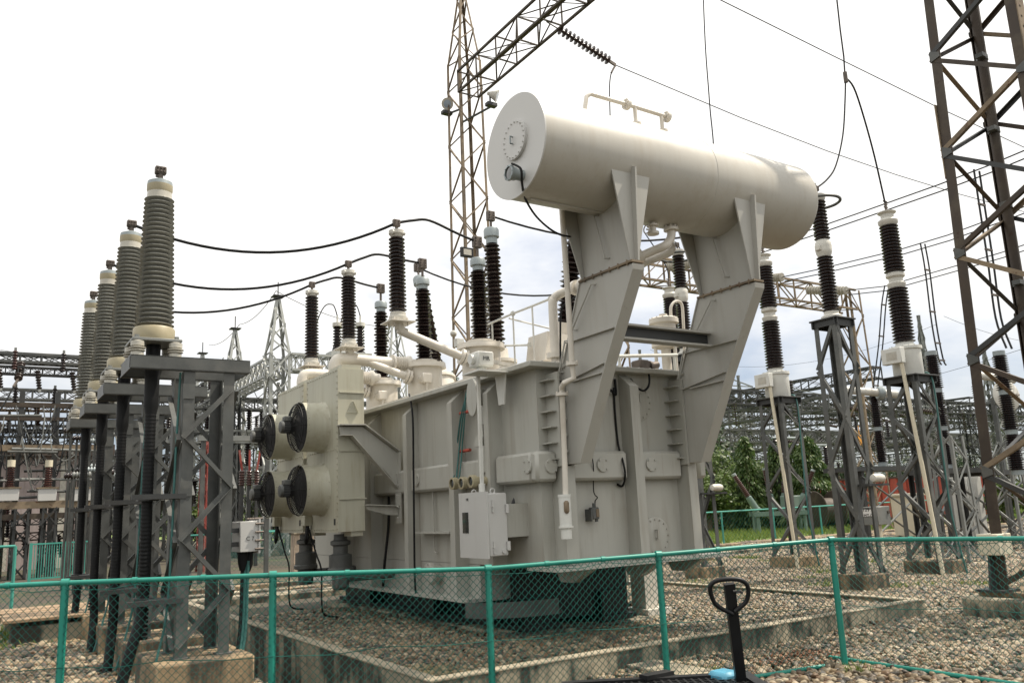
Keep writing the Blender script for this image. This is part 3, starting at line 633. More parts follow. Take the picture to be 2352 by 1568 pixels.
# ---- oil coolers with two fans each
for (ya, yb) in ((11.8, 13.16), (13.34, 14.70)):
    xa, xb, za, zb = 4.56, 4.965, 1.52, 3.92; yc = (ya + yb) / 2
    mb = MB().box(xa, xb, ya, yb, za, zb)
    for z in (1.98, 2.68, 3.55): mb.box(xa + .01, xb + .02, ya - .02, ya, z, z + .018)
    mb.box(xa - .012, xa, ya - .005, yb + .005, za - .01, zb + .01)
    for k in range(26):
        z = za + .05 + k * .093
        for y in (ya + .025, yb - .025): mb.cyl((xa - .012, y, z), (xa - .026, y, z), .012, 6)
    for k in range(13):
        y = ya + .08 + k * .1
        for z in (za + .03, zb - .03, 2.72): mb.cyl((xa - .012, y, z), (xa - .026, y, z), .012, 6)
    mb.box(xa + .06, xb - .03, ya + .02, ya + .5, zb, zb + .07)
    mb.box(xa + .2, xb - .02, ya + .03, ya + .3, za - .07, za)
    mb.prism([(xa + .13, ya, 3.25), (xa + .3, ya, 3.25), (xa + .3, ya - .03, 3.25), (xa + .22, ya - .03, 3.42), (xa + .2, ya, 3.42)], (0, -.012, 0))
    ck = mb.build('oil_cooler', 'cooler_paint', tf)
    MB().box(xa - .018, xa - .0125, ya + .1, ya + .16, 1.62, 1.71).build('name_plate', 'sign_black', ck)
    for zc in (3.1, 2.15):
        MB().lathe([(.40, 0), (.385, -.02), (.375, -.1), (.375, -.33), (.39, -.36), (.365, -.36), (.36, -.05), (.34, -.02)][::1], (xa - .012, yc, zc), (1, 0, 0), 48).bolts((xa - .02, yc, zc), (-1, 0, 0), .39, 12, .01, .014).build('fan_housing', 'cooler_paint', ck)
        MB().lathe([(.362, 0), (.001, .01)], (xa - .325, yc, zc), (1, 0, 0), 32).build('fan_disc', 'fan_black', ck)
        mb = MB(); xg = xa - .372
        for k in range(13):
            r = .375 - k * .024; xx = xg - .15 * math.sqrt(max(0, 1 - (r / .375) ** 2))
            mb.tube([(xx, yc + r * math.cos(t), zc + r * math.sin(t)) for t in [i * math.pi / 20 for i in range(40)]], .0055, 4, True)
        for k in range(8):
            t = k * math.pi / 4
            mb.tube([(xg - .15 * math.sqrt(1 - u * u) , yc + .375 * u * math.cos(t), zc + .375 * u * math.sin(t)) for u in (1, .9, .7, .45, .2)], .008, 5)
        for k in range(24):
            t = k * math.pi / 12; mb.tube([(xg, yc + .375 * math.cos(t), zc + .375 * math.sin(t)), (xg + .16, yc + .36 * math.cos(t), zc + .36 * math.sin(t))], .005, 4)
        mb.build('fan_guard', 'fan_black', ck)
        mb = MB().cyl((xg - .09, yc, zc), (xg - .25, yc, zc), .075, 18)
        for k in range(14): t = k * math.pi / 7; mb.bar((xg - .1, yc + .085 * math.cos(t), zc + .085 * math.sin(t)), (xg - .25, yc + .085 * math.cos(t), zc + .085 * math.sin(t)), .008, .024)
        mb.build('fan_motor', 'galvanised_dark', ck)
        MB().lathe([(.03, 0), (.085, .01), (.095, .03), (.095, .05)][::1], (xg - .30, yc, zc), (1, 0, 0), 18).cbox(xg - .24, xg - .11, yc - .065, yc + .065, zc + .08, zc + .16, .01).build('motor_cover', 'galvanised', ck)
    MB().cbox(xa - .14, xa - .02, yb - .28, yb - .16, 1.62, 1.78, .006).build('terminal_box', 'cooler_paint', ck)
    mb = MB()
    for k in range(3): mb.tube(smooth([(xa - .08, yb - .25 + k * .03, 1.62), (xa - .1, yb - .25 + k * .03, 1.45 - k * .03), (xa - .06, yb - .2 + k * .02, 1.4 - k * .02), (xa - .04, yb - .18, 1.62)], 5), .012, 5)
    mb.tube(smooth([(xa - .05, yb - .2, 1.6), (xa + .02, yb - .35, 1.2), (xa + .05, yb - .5, .95), (xa + .02, yb - .6, .5), (xa + .1, yb - .5, .3), (xa + .3, yb - .5, .25)], 5), .014, 5)
    mb.build('fan_cable', 'black_cable', ck)
    # header pipe over to the tank
    zc = zb + .28
    mb = MB().tube(smooth([(4.76, yc, zb), (4.76, yc, zb + .16), (4.80, yc, zb + .25), (4.9, yc, zc), (5.1, yc, zc), (5.75, yc, zc - .02)], 5), .095, 16).cyl((4.76, yc, zb), (4.76, yc, zb + .03), .16, 20).bolts((4.76, yc, zb + .03), (0, 0, 1), .14, 10, .012, .02)
    mb.lathe([(.14, 0), (.14, .03), (.09, .03)] + [(.09 + .03 * (k % 2), .04 + k * .02) for k in range(12)] + [(.14, .29), (.14, .32)], (5.75, yc, zc - .02), (1, 0, 0), 22)
    mb.cyl((6.05, yc, zc - .02), (6.2, yc, zc - .02), .09, 16); mb.build('header_pipe', 'pipe_paint', tf)
    # oil pump below
    px_, py_ = 4.75, yc - .25
    mb = MB().lathe([(.1, .7), (.1, .62), (.15, .60), (.15, .55), (.11, .53), (.11, .42), (.17, .40), (.17, .22), (.19, .2), (.19, .15), (.13, .13), (.12, -.08), (.1, -.1)][::-1], (px_, py_, .78), (0, 0, 1), 24)
    mb.bolts((px_, py_, .98), (0, 0, 1), .165, 10, .012, .03); mb.cbox(px_ - .12, px_ + .02, py_ - .2, py_ - .1, .72, .9, .01)
    mb.cyl((px_ + .1, py_, .85), (X0, py_, .85), .07, 14)
    mb.build('oil_pump', 'galvanised', tf)
# bracket beams that carry the coolers
yb_ = 11.70
P = [ony(a, b, yb_) for a, b in ((781, 980), (833, 980), (914, 1041), (914, 1120), (893, 1090), (805, 998), (783, 998))]
mb = MB().prism(P, (0, .03, 0))
T = [ony(a, b, yb_) for a, b in ((779, 977), (834, 977), (916, 1039))]
for a, b in zip(T[:-1], T[1:]): mb.prism([a + V((0, -.09, 0)), b + V((0, -.09, 0)), b + V((0, .1, 0)), a + V((0, .1, 0))], (0, 0, .018))
T = [ony(a, b, yb_) for a, b in ((783, 1000), (806, 1000), (914, 1124))]
for a, b in zip(T[:-1], T[1:]): mb.prism([a + V((0, -.06, 0)), b + V((0, -.06, 0)), b + V((0, .08, 0)), a + V((0, .08, 0))], (0, 0, .015))
a, b = ony(914, 1038, yb_), ony(926, 1200, yb_); mb.box(a.x, X0 - .14, yb_ - .1, yb_ + .1, b.z, a.z)
for k in range(5): z = b.z + .08 + k * .16; mb.cyl((X0 - .2, yb_ - .1, z), (X0 - .2, yb_ - .13, z), .018, 6)
P = [ony(a, b, yb_) for a, b in ((842, 1162), (914, 1162), (914, 1182), (893, 1182), (845, 1170))]
mb.prism(P, (0, .03, 0)); a, b = ony(840, 1160, yb_), ony(914, 1162, yb_); mb.prism([a + V((0, -.06, 0)), b + V((0, -.06, 0)), b + V((0, .06, 0)), a + V((0, .06, 0))], (0, 0, .014))
mb.build('cooler_bracket', 'tank_paint', tf)

# ================================================================== CABLE SEALING ENDS, their steel stands, plinths and cables
SEY = [9.63 + 2.0 * k for k in range(4)]; SEX = 1.60; ys = SEY[0]
z_ch = ony(362, 829, ys).z; z_pl = ony(362, 790, ys).z; z_p0 = ony(362, 754, ys).z; z_p1 = ony(367, 456, ys).z; z_h0 = ony(368, 447, ys).z; z_h1 = ony(368, 415, ys).z; z_t = ony(370, 384, ys).z
names = ['nearest of the four, in front and tallest in view', 'second nearest of the four', 'third from the viewer in the row of four', 'farthest of the four, lowest in view']
se = thing('cable_sealing_end', 'x', 'insulator', (SEX, ys, z_ch), 'grey cable sealing ends in a receding row')
sheds(MB(), (SEX, ys, z_p0), (SEX, ys, z_p1), .205, .158, 29, .69, 36).build('porcelain', 'grey_porcelain', se)
MB().lathe([(.135, z_p1 - .02), (.13, z_h0 + .02)], (SEX, ys, 0), (0, 0, 1), 28).build('collar', 'white_porcelain', se)
MB().lathe([(.105, z_h0 - .01), (.13, z_h0 + .01), (.137, z_h0 + .04), (.137, z_h0 + .1)], (SEX, ys, 0), (0, 0, 1), 30).build('hood_ring', 'cream_flange', se)
MB().lathe([(.137, z_h0 + .1), (.132, z_h0 + .14), (.115, z_h1 - .02), (.08, z_h1), (.02, z_h1 + .005)], (SEX, ys, 0), (0, 0, 1), 30).build('hood', 'aluminium', se)
mb = MB().cyl((SEX, ys, z_h1), (SEX, ys, z_t - .06), .03, 12).cbox(SEX - .06, SEX + .06, ys - .04, ys + .04, z_t - .09, z_t, .01).cyl((SEX - .05, ys, z_h1 + .05), (SEX, ys, z_h1 + .05), .018, 8)
for i in (-.035, 0, .035):
    for k in (-.025, -.065): mb.cyl((SEX + i, ys - .06, z_t + k), (SEX + i, ys + .06, z_t + k), .011, 6)
mb.build('terminal_clamp', 'fitting_metal', se)
zc = z_pl + .02
MB().lathe([(.21, zc), (.215, zc + .02), (.215, zc + .13), (.2, zc + .15), (.165, zc + .152), (.165, z_p0 + .01)], (SEX, ys, 0), (0, 0, 1), 36).build('base_flange', 'cream_flange', se)
mb = MB().cbox(SEX - .25, SEX + .25, ys - .25, ys + .25, z_pl - .015, z_pl + .018, .006)
for i in (-1, 1):
    for j in (-1, 1): mb.cyl((SEX + i * .2, ys + j * .2, z_pl + .0), (SEX + i * .2, ys + j * .2, z_pl + .05), .025, 6)
mb.build('base_plate', 'galvanised_pale', se)
for i in (-1, 1):
    for j in (-1, 1):
        sx, sy = SEX + i * .19, ys + j * .2; h = z_pl - .015 - z_ch
        MB().lathe([(.065, 0), (.065, h * .28), (.05, h * .3), (.08, h * .36), (.08, h * .4), (.05, h * .45), (.085, h * .52), (.085, h * .56), (.05, h * .62), (.07, h * .66), (.07, h * .94), (.05, h)], (sx, sy, z_ch), (0, 0, 1), 18).build('standoff_insulator', 'white_porcelain', se)
def se_label(k): return 'ribbed grey porcelain cable sealing end, ' + names[k]
se['label'] = se_label(0)
# stand
xl, xr, yl, yr = 1.87, 2.40, 9.33, 9.95; zped = .40
st = thing('steel_stand', 'x', 'stand', (2.13, ys, zped), 'lattice stands under the cable sealing ends')
zc0 = z_ch - .145
for y in (yl - .03, yr - .02):
    MB().box(1.33, 2.56, y, y + .012, zc0, z_ch).box(1.33, 2.56, y, y + .07, z_ch - .012, z_ch).box(1.33, 2.56, y, y + .07, zc0, zc0 + .012).build('channel_beam', 'galvanised', st)
MB().box(1.33, 1.345, yl + .04, yr - .02, zc0, z_ch).build('end_channel', 'galvanised', st); MB().box(2.545, 2.56, yl + .04, yr - .02, zc0, z_ch).build('end_channel', 'galvanised', st)
for x, a in ((xl, 1), (xr, -1)):
    for y, b in ((yl, 1), (yr, -1)):
        MB().angle((x, y, zped), (x, y, zc0), .115, (a, 0, 0), (0, b, 0), .011).box(x - .03 if a > 0 else x - .13, x + .13 if a > 0 else x + .03, y - .03 if b > 0 else y - .13, y + .13 if b > 0 else y + .03, zped, zped + .014).build('leg', 'galvanised', st)
br_n = 5; hz = (zc0 - zped - .3) / br_n
for face in range(4):
    for b in range(br_n):
        z0_, z1_ = zped + .1 + b * hz, zped + .1 + (b + 1) * hz; fl = (b + face) % 2
        if face == 0: p, q, n = (xl + .02, yl - .004, z0_), (xr - .02, yl - .004, z1_), (0, -1, 0)
        elif face == 1: p, q, n = (xl + .02, yr + .004, z0_), (xr - .02, yr + .004, z1_), (0, 1, 0)
        elif face == 2: p, q, n = (xl - .004, yl + .02, z0_), (xl - .004, yr - .02, z1_), (-1, 0, 0)
        else: p, q, n = (xr + .004, yl + .02, z0_), (xr + .004, yr - .02, z1_), (1, 0, 0)
        p, q = V(p), V(q)
        if fl: p.z, q.z = q.z, p.z
        d = (q - p).normalized(); n = V(n)
        MB().angle(p, q, .05, n.cross(d), n, .006).build('brace', 'galvanised', st)
mb = MB()
for z in (1.02, 2.02, 2.02 - 1.9): pass
for z in (.95, 2.0): MB().box(1.40, xl + .06, yl - .012, yl + .035, z, z + .05).box(1.5, 1.7, ys - .08, ys + .08, z - .01, z + .06).box(1.6, 1.9, yl + .03, ys, z, z + .05).build('cable_bracket', 'galvanised_dark', st)
for px_, z in ((xl, zc0 - .3), (xl, 2.02)): MB().box(px_ - .01, px_ + .11, yl - .01, yl - .003, z, z + .16).build('gusset_plate', 'galvanised', st)
pdl = MB().cbox(xl - .22, xr + .2, yl - .25, yr + .3, -.1, zped, .02).build('concrete_plinth', 'concrete_ochre')
pos_words = ['nearest stand, at the fence', 'second stand from the fence', 'third stand from the fence', 'farthest stand of the row']
def stand_label(k): return 'grey galvanised four-legged steel lattice stand carrying a sealing end, ' + pos_words[k]
st['label'] = stand_label(0)
tag(pdl, 'ochre stained concrete plinth under the ' + pos_words[0], 'plinth', 'concrete plinths of the cable stands')
def cable_pts(k):
    y = SEY[k]; xs = {0: 1.40, 1: 1.59, 2: 1.64, 3: 1.58}[k]
    return smooth([(SEX, y, z_pl - .02), (SEX, y, z_ch - .2), (SEX, y, 2.9), (SEX, y, 2.0), (SEX, y, .98), (SEX + (xs - SEX) * .6, y - .12 * (k == 0), .5), (xs - .06, y - .15, -.05)], 6)
for k in range(4):
    if k:
        copy_tree(se, (SEX, SEY[k], z_ch), se_label(k))
        copy_tree(st, (2.13, SEY[k], zped), stand_label(k))
        c = copy_tree(pdl, (0, 2.0 * k, 0), 'ochre stained concrete plinth under the ' + pos_words[k])
    mb = MB(); pts = cable_pts(k); mb.tube(pts, [.075 if p.z > 2.95 else .055 for p in pts], 14)
    n = len(pts)
    for i in range(60):                                                     # tape windings
        z = .6 + i * .04
        mb.lathe([(.056, 0), (.0585, .012), (.056, .024)], (SEX, SEY[k], z), (0, 0, 1), 12)
    tag(mb.build('power_cable', 'black_cable'), 'thick black power cable hanging under the ' + ['nearest sealing end', 'second sealing end', 'third sealing end', 'farthest sealing end'][k], 'cable', 'black cables below the sealing ends')
    wire('thin green earth wire running down beside the ' + ['nearest', 'second', 'third', 'farthest'][k] + ' black power cable', smooth([(SEX + .25, SEY[k] - .2, z_ch - .15), (SEX + .23, SEY[k] - .2, 2.5), (SEX + .2, SEY[k] - .22, 1.0), (SEX + .1, SEY[k] - .25, .4), (SEX - .02, SEY[k] - .3, -.02)], 5), .012, 'green_cable', name='earth_wire', group='green earth wires at the cable stands')
# link box on the nearest stand
lb = thing('link_box', 'pale grey bolted link box on arms at the right of the nearest stand', 'box', (2.65, 9.6, 1.2))
p = ony(551, 1268, 9.45); q = ony(598, 1195, 9.45)
MB().cbox(p.x, q.x - .02, 9.45, 9.8, p.z, q.z, .006).build('body', 'cabinet_paint', lb)
MB().box(q.x - .02, q.x, 9.43, 9.82, p.z - .02, q.z + .02).build('flange', 'cabinet_paint', lb)
mb = MB()
for k in range(4): z = p.z + .03 + k * (q.z - p.z - .06) / 3; mb.cyl((q.x - .06, 9.425, z), (q.x + .03, 9.425, z), .012, 6)
for k in range(4): y = 9.46 + k * .1; mb.cyl((q.x - .06, y, q.z + .025), (q.x + .03, y, q.z + .025), .012, 6)
mb.build('bolt', 'fitting_metal', lb)
MB().tube([(q.x + .0, 9.5, q.z - .06), (q.x + .05, 9.5, q.z - .06), (q.x + .05, 9.5, p.z + .12), (q.x, 9.5, p.z + .12)], .01, 6).build('handle', 'galvanised', lb)
MB().box(xr, p.x, 9.5, 9.56, p.z + .06, p.z + .11).box(xr, p.x, 9.5, 9.56, q.z - .12, q.z - .07).build('arm', 'galvanised_dark', lb)
cx_ = p.x + .07
MB().lathe([(.06, 0), (.05, -.12), (.03, -.2)][::-1], (cx_, 9.6, p.z), (0, 0, 1), 10).lathe([(.02, -.22), (.05, -.14), (.05, 0)], (cx_ + .08, 9.65, p.z), (0, 0, 1), 10).build('gland', 'black_cable', lb)
for k, mm in ((0, 'black_cable'), (1, 'green_cable'), (2, 'green_cable')):
    wire(['black lead dropping from the pale link box', 'dark green lead left of the pair below the link box', 'brighter green lead nearest the pit wall below the link box'][k], smooth([(cx_ + .03 * k, 9.6, p.z - .1), (cx_ - .02 + .03 * k, 9.58, .6), (cx_ - .09 + .03 * k, 9.5, .2), (cx_ - .1 + .05 * k, 9.4, -.1)], 5), .017, mm, name='lead_cable')

# ================================================================== GREEN CHAIN-LINK FENCE IN FRONT
POST = [dep(0, 1345, 6.92) + (dep(0, 1345, 6.92) - dep(150, 1338, 6.95)) * 1.6, dep(150, 1338, 6.95), dep(627, 1320, 7.1), dep(1121, 1305, 7.6), dep(1512, 1273, 8.1), dep(1908, 1239, 8.6)]
FEND = dep(2352, 1236, 7.55); FEND = POST[5] + (FEND - POST[5]) * 1.35
LEAN = {1: 0, 2: 0, 3: .03, 4: .03, 5: .12}
fence = thing('chain_link_fence', 'green chain-link fence crossing the whole foreground with tube posts and rail', 'fence', (4, 6.7, 0))
foot = []
for i, p in enumerate(POST):
    d = (POST[min(i + 1, 5)] - POST[max(i - 1, 0)]).normalized()
    b = V((p.x, p.y, 0)) ; foot.append(V((b.x, b.y, -.02)))
    if i: MB().tube([b - V((0, 0, .3)), p], .031, 16).build('post', 'fence_green', fence)
foot[5] = onz(1945, 1535, -.02)
MB().tube([POST[5] + (foot[5] - POST[5]) * 1.15, POST[5]], .031, 16)
tops = POST + [FEND]
mb = MB()
for a, b in zip(tops[:-1], tops[1:]): mb.tube([a, b], .0215, 12)
for p in POST: mb.lathe([(.036, -.03), (.036, .03)], p, POST[3] - POST[2], 12)
for a, b in zip(tops[:-1], tops[1:]):
    for k in (.33, .66): mb.lathe([(.028, -.02), (.028, .02)], a.lerp(b, k), b - a, 10)
mb.build('top_rail', 'fence_green', fence)
fe_f = V((FEND.x, FEND.y, -.02))
mb = MB().tube([foot[4] + V((.55, -.2, .06)), foot[5] + V((0, 0, .06))], .021, 10).tube([onz(1905, 1508, .07), onz(2352, 1573, .07)], .021, 10)
mb.build('bottom_rail', 'fence_green', fence)
def chain(a, b, fa, fb, side):
    """woven wire between the top points a,b and the foot points fa,fb"""
    L = (b - a).length; p = .0325; n = int(L / p); mb = MB(); off = side * .035
    for i in range(n):
        pts = []; 
        H = (a - fa).length - .03; m = int(H / p)
        for k in range(m + 1):
            s_ = (i + ((k + i) % 2)) * p / L
            t = .012 + k * p
            tp = a.lerp(b, min(1, s_)); ft = fa.lerp(fb, min(1, s_)); d = (ft - tp); 
            wob = .01 * math.sin(7 * s_ + 3 * t) + .004 * math.sin(31 * s_ + 11 * t)
            pts.append(tp + d.normalized() * t + off * V((0, 1, 0)) + V((wob * .3, (.004 if (k + i) % 2 else -.004) + wob, 0)))
        mb.tube(pts, .0033, 4, caps=False)
    return mb
ms = MB()
for i in range(5):
    m_ = chain(POST[i], POST[i + 1], foot[i], foot[i + 1], -1); m_.build('mesh_panel', 'fence_wire', fence, 10)
m_ = chain(POST[5], FEND, foot[5], fe_f, -1); m_.build('mesh_panel', 'fence_wire', fence, 10)
mb = MB(); LP = [(p + (f - p) * .5 + V((0, -.04, 0))) for p, f in zip(POST, foot)] + [FEND + (fe_f - FEND) * .5]
for a, b in zip(LP[:-1], LP[1:]): mb.tube([a, a.lerp(b, .25) - V((0, 0, .02)), a.lerp(b, .5) + V((0, 0, .015)), a.lerp(b, .75) - V((0, 0, .01)), b], .0035, 5)
LP = [p - V((0, .03, .05)) for p in tops]
for a, b in zip(LP[:-1], LP[1:]): mb.tube([a, a.lerp(b, .2) - V((0, 0, .015)), a.lerp(b, .33) + V((0, 0, .02)), a.lerp(b, .5) - V((0, 0, .015)), a.lerp(b, .66) + V((0, 0, .02)), a.lerp(b, .8) - V((0, 0, .01)), b], .003, 5)
mb.build('tension_wire', 'fence_wire', fence)
fc = foot[5]; tag(MB().cbox(fc.x - .2, fc.x + .2, fc.y - .42, fc.y - .02, -.25, .06, .03).build('post_footing', 'concrete'), 'mossy concrete footing under the corner post of the green fence', 'footing')

# ================================================================== PALLET TRUCK AND PALLET IN FRONT OF THE FENCE
jd = 4.55
hb = dep(1706, 1600, jd); ht = dep(1674, 1335, jd)
pt = thing('pallet_truck', 'blue pallet truck with black looped pull handle standing outside the fence', 'pallet truck', (hb.x, hb.y, -.0))
ax = (ht - hb).normalized(); ht2 = hb + ax * ((ht - hb).length - .01)
hb2 = hb - ax * .45
MB().bar(hb2, ht2, .055, .04, -FWD).build('shaft', 'black_plastic', pt)
loop = smooth([dep(a, b, jd - .03) for a, b in ((1684, 1410), (1650, 1392), (1637, 1375), (1631, 1350), (1638, 1337), (1655, 1331), (1676, 1329), (1700, 1331), (1715, 1341), (1719, 1360), (1714, 1380), (1702, 1392), (1688, 1404))], 6)
MB().tube(loop, .0125, 10).build('handle', 'black_plastic', pt)
MB().tube([dep(1684, 1357, jd - .03), dep(1700, 1358, jd - .04), dep(1706, 1361, jd - .04)], .006, 6).build('release_lever', 'galvanised_dark', pt)
hd = V((hb2.x, hb2.y, 0)); a0 = dep(1668, 1572, jd + .1)
mb = MB().cbox(a0.x - .07, a0.x + .07, a0.y - .06, a0.y + .08, a0.z - .22, a0.z + .075, .02).cyl((hd.x, hd.y, .05), (hd.x, hd.y, .5), .06, 14)
mb.build('pump_body', 'blue_paint', pt)
mb = MB()
for k in (-.2, .2): mb.cbox(a0.x + k - .08, a0.x + k + .08, a0.y - 1.2, a0.y - .1, .08, .14, .01)
mb.build('fork', 'blue_paint', pt)
mb = MB()
for k in (-.07, .07): mb.cyl((hd.x + k - .03, hd.y, .1), (hd.x + k + .03, hd.y, .1), .1, 18)
mb.build('wheel', 'black_plastic', pt)
pc = dep(1505, 1560, 4.7); zt_ = pc.z - .005
pl = thing('plastic_pallet', 'black plastic grid pallet leaning at the bottom edge before the fence', 'pallet', (pc.x, pc.y, 0))
ex, ey = V((.86, -.51, 0)), V((.51, .86, 0)); ctr = V((pc.x, pc.y, zt_)) - ey * .55
mb = MB()
for k in range(24): a = ctr - ex * .48 + ex * (k * .96 / 23); mb.bar(a - ey * .5, a + ey * .5, .012, .03, Z3)
for k in range(24): a = ctr - ey * .5 + ey * (k / 23); mb.bar(a - ex * .48, a + ex * .48, .012, .028, Z3)
mb.build('deck', 'black_plastic', pl)
mb = MB()
for s in (-1, 1): mb.bar(ctr + ex * .5 * s - ey * .54, ctr + ex * .5 * s + ey * .54, .06, .05, Z3); mb.bar(ctr + ey * .52 * s - ex * .47, ctr + ey * .52 * s + ex * .47, .06, .05, Z3)
mb.box(pc.x - .1, pc.x + .1, pc.y - .05, pc.y + .02, zt_ + .02, zt_ + .045)
mb.build('rim', 'black_plastic', pl)
mb = MB()
for i in (-1, 0, 1):
    for j in (-1, 0, 1):
        c = ctr + ex * .44 * i + ey * .46 * j; mb.box(c.x - .06, c.x + .06, c.y - .06, c.y + .06, 0, c.z - .02)
mb.build('foot', 'black_plastic', pl)
# extra pallets of the stack under the visible one
for k in range(1, 5):
    c = copy_tree(pl, (pc.x, pc.y, -.15 * k), 'black plastic pallet, number %d from the top of the stack at the bottom edge' % (k + 1))
    c['group'] = 'stacked black pallets'
pl['group'] = 'stacked black pallets'; pl['label'] = 'black plastic grid pallet on top of the stack at the bottom edge before the fence'
# ================================================================== GROUND, PIT, WALLS
def ground_mat():
    m = bpy.data.materials.new('soil'); m.use_nodes = True; nt = m.node_tree; b = nt.nodes['Principled BSDF']
    pos = _n(nt, 'ShaderNodeNewGeometry').outputs['Position']
    n1 = _noise(nt, pos, .5, 5); n2 = _noise(nt, pos, 30, 3)
    o = _mix(nt, _ramp(nt, n2, .3, .7), (.03, .025, .018), (.09, .072, .05))
    o = _mix(nt, _ramp(nt, n1, .5, .68, 0, .7), o, (.07, .085, .03))
    nt.links.new(o, b.inputs['Base Color']); b.inputs['Roughness'].default_value = .95
    bp = _n(nt, 'ShaderNodeBump'); bp.inputs['Strength'].default_value = .6; bp.inputs['Distance'].default_value = .03
    nt.links.new(_noise(nt, pos, 22, 4), bp.inputs['Height']); nt.links.new(bp.outputs[0], b.inputs['Normal']); MATS['soil'] = m
    m = bpy.data.materials.new('lawn'); m.use_nodes = True; nt = m.node_tree; b = nt.nodes['Principled BSDF']
    pos = _n(nt, 'ShaderNodeNewGeometry').outputs['Position']
    o = _mix(nt, _ramp(nt, _noise(nt, pos, .7, 5), .35, .65), (.10, .17, .025), (.20, .25, .055))
    o = _mix(nt, _ramp(nt, _noise(nt, pos, 9, 4), .55, .8, 0, .6), o, (.28, .25, .13))
    nt.links.new(o, b.inputs['Base Color']); b.inputs['Roughness'].default_value = .9; MATS['lawn'] = m
ground_mat()
PX0, PX1, PY0, PY1 = 3.64, 11.41, 7.20, 17.5
TRX = 2.85                                                                  # drain trench along the left wall of the pit
mb = MB()
for (a, b, c, d) in ((-300, TRX, -60, 700), (TRX, 700, -60, 6.9), (PX0, 700, 6.9, 700), (TRX, PX0, PY1, 700)):
    nx = 24; mb.add([(a, c, 0), (b, c, 0), (b, d, 0), (a, d, 0)], [(0, 1, 2, 3)])
mb.add([(TRX, 6.9, -.5), (PX0, 6.9, -.5), (PX0, PY1, -.5), (TRX, PY1, -.5)], [(0, 1, 2, 3)])
mb.add([(TRX, 6.9, 0), (TRX, 6.9, -.5), (TRX, PY1, -.5), (TRX, PY1, 0)], [(0, 1, 2, 3)])
mb.add([(TRX, 6.9, -.5), (TRX, 6.9, 0), (PX0, 6.9, 0), (PX0, 6.9, -.5)], [(0, 1, 2, 3)])
struct(mb.build('ground', 'soil'))
wl = thing('pit_wall', 'low concrete retaining wall with black rain streaks round the pebble bed', 'wall', (7.5, 7.3, -.1))
T = .13
MB().box(PX0 + .004, PX1 - .004, PY0 + .004, PY0 + T - .004, -.5, .225).build('front_wall', 'concrete', wl)
MB().cbox(PX0 - .004, PX1 + .004, PY0 - .004, PY0 + T + .02, .226, .252, .008).cbox(PX0 - .004, PX0 + T + .02, PY0 + T + .021, PY1, .226, .252, .008).cbox(PX1 - T - .02, PX1 + .004, PY0 + T + .021, PY1, .226, .252, .008).build('coping', 'concrete_pale', wl)
MB().box(PX0 + .004, PX0 + T - .004, PY0 + T + .001, PY1, -.5, .225).build('side_wall', 'concrete', wl)
MB().box(PX1 - T + .004, PX1 - .004, PY0 + T + .001, PY1, -.2, .225).build('side_wall', 'concrete', wl)
MB().cbox(PX0 + T + .001, PX1 - T - .001, PY1 - T, PY1, -.2, .248, .018).build('back_wall', 'concrete', wl)
struct(MB().add([(PX0 + T, PY0 + T, .12), (PX1 - T, PY0 + T, .12), (PX1 - T, PY1 - T, .12), (PX0 + T, PY1 - T, .12)], [(0, 1, 2, 3)]).build('pit_floor', 'soil'))
tag(MB().cbox(5.75, 8.25, 9.0, 15.6, .1, .225, .02).build('concrete_slab', 'concrete'), 'flat stained concrete slab under the transformer skids', 'slab')
tag(MB().cbox(5.9, 6.35, 5.9, PY0 - .02, -.1, .1, .015).build('drain_kerb', 'concrete'), 'short mossy concrete drain kerb between wall and fence', 'kerb')
tag(MB().cbox(8.4, 9.2, 2.6, 4.6, -.1, .08, .02).build('drain_kerb', 'concrete'), 'worn concrete kerb at the lower right corner by the fence', 'kerb')
# concrete duct with wooden covers at the far left
a, b = onz(20, 1490, 0), onz(215, 1478, 0); dk = thing('cable_trench', 'concrete cable trench with brown boards on top at the left, before the gate', 'trench', (a.x, a.y, 0))
MB().cbox(a.x, 2.3, a.y, a.y + .14, -.1, .30, .02).build('side_wall', 'concrete', dk); MB().cbox(a.x, 2.3, a.y + 2.2, a.y + 2.34, -.1, .30, .02).build('side_wall', 'concrete', dk)
mb = MB()
for k in range(7): y = a.y - .06 + k * .36; mb.cbox(a.x - .1 + rnd.uniform(-.05, .05), 2.35, y, y + .33, .36 + rnd.uniform(0, .015), .40 + rnd.uniform(0, .02), .008)
mb.build('cover_board', 'plank', dk)
for y in (19.2, 20.1): tag(MB().cbox(1.5, 6.5, y, y + .35, -.02, .12 + .03 * (y > 20), .02).build('kerb', 'concrete'), 'long weathered concrete kerb across the left yard, %s row' % ('nearer' if y < 20 else 'farther'), 'kerb')
for i, (y0, z) in enumerate(((19.0, .14), (20.5, .1), (22.5, .1))): tag(MB().cbox(3.0, 60, y0, y0 + .5, -.02, z, .02).build('trench_cover', 'concrete_ochre' if i else 'concrete'), ['nearest', 'middle', 'farthest'][i] + ' of the long concrete trench lids behind the pebble bed', 'trench cover', 'long concrete trench lids behind the yard')
lawn_y = onz(1790, 1238, 0).y
mb = MB().add([(19, lawn_y, .004), (140, lawn_y, .004), (140, 260, .004), (19, 260, .004)], [(0, 1, 2, 3)])
struct(mb.build('lawn', 'lawn'))
p = onz(60, 1400, 0); struct(MB().add([(-14, 14.8, .004), (2.6, 14.8, .004), (2.6, 19, .004), (-14, 19, .004)], [(0, 1, 2, 3)]).build('verge', 'soil'))
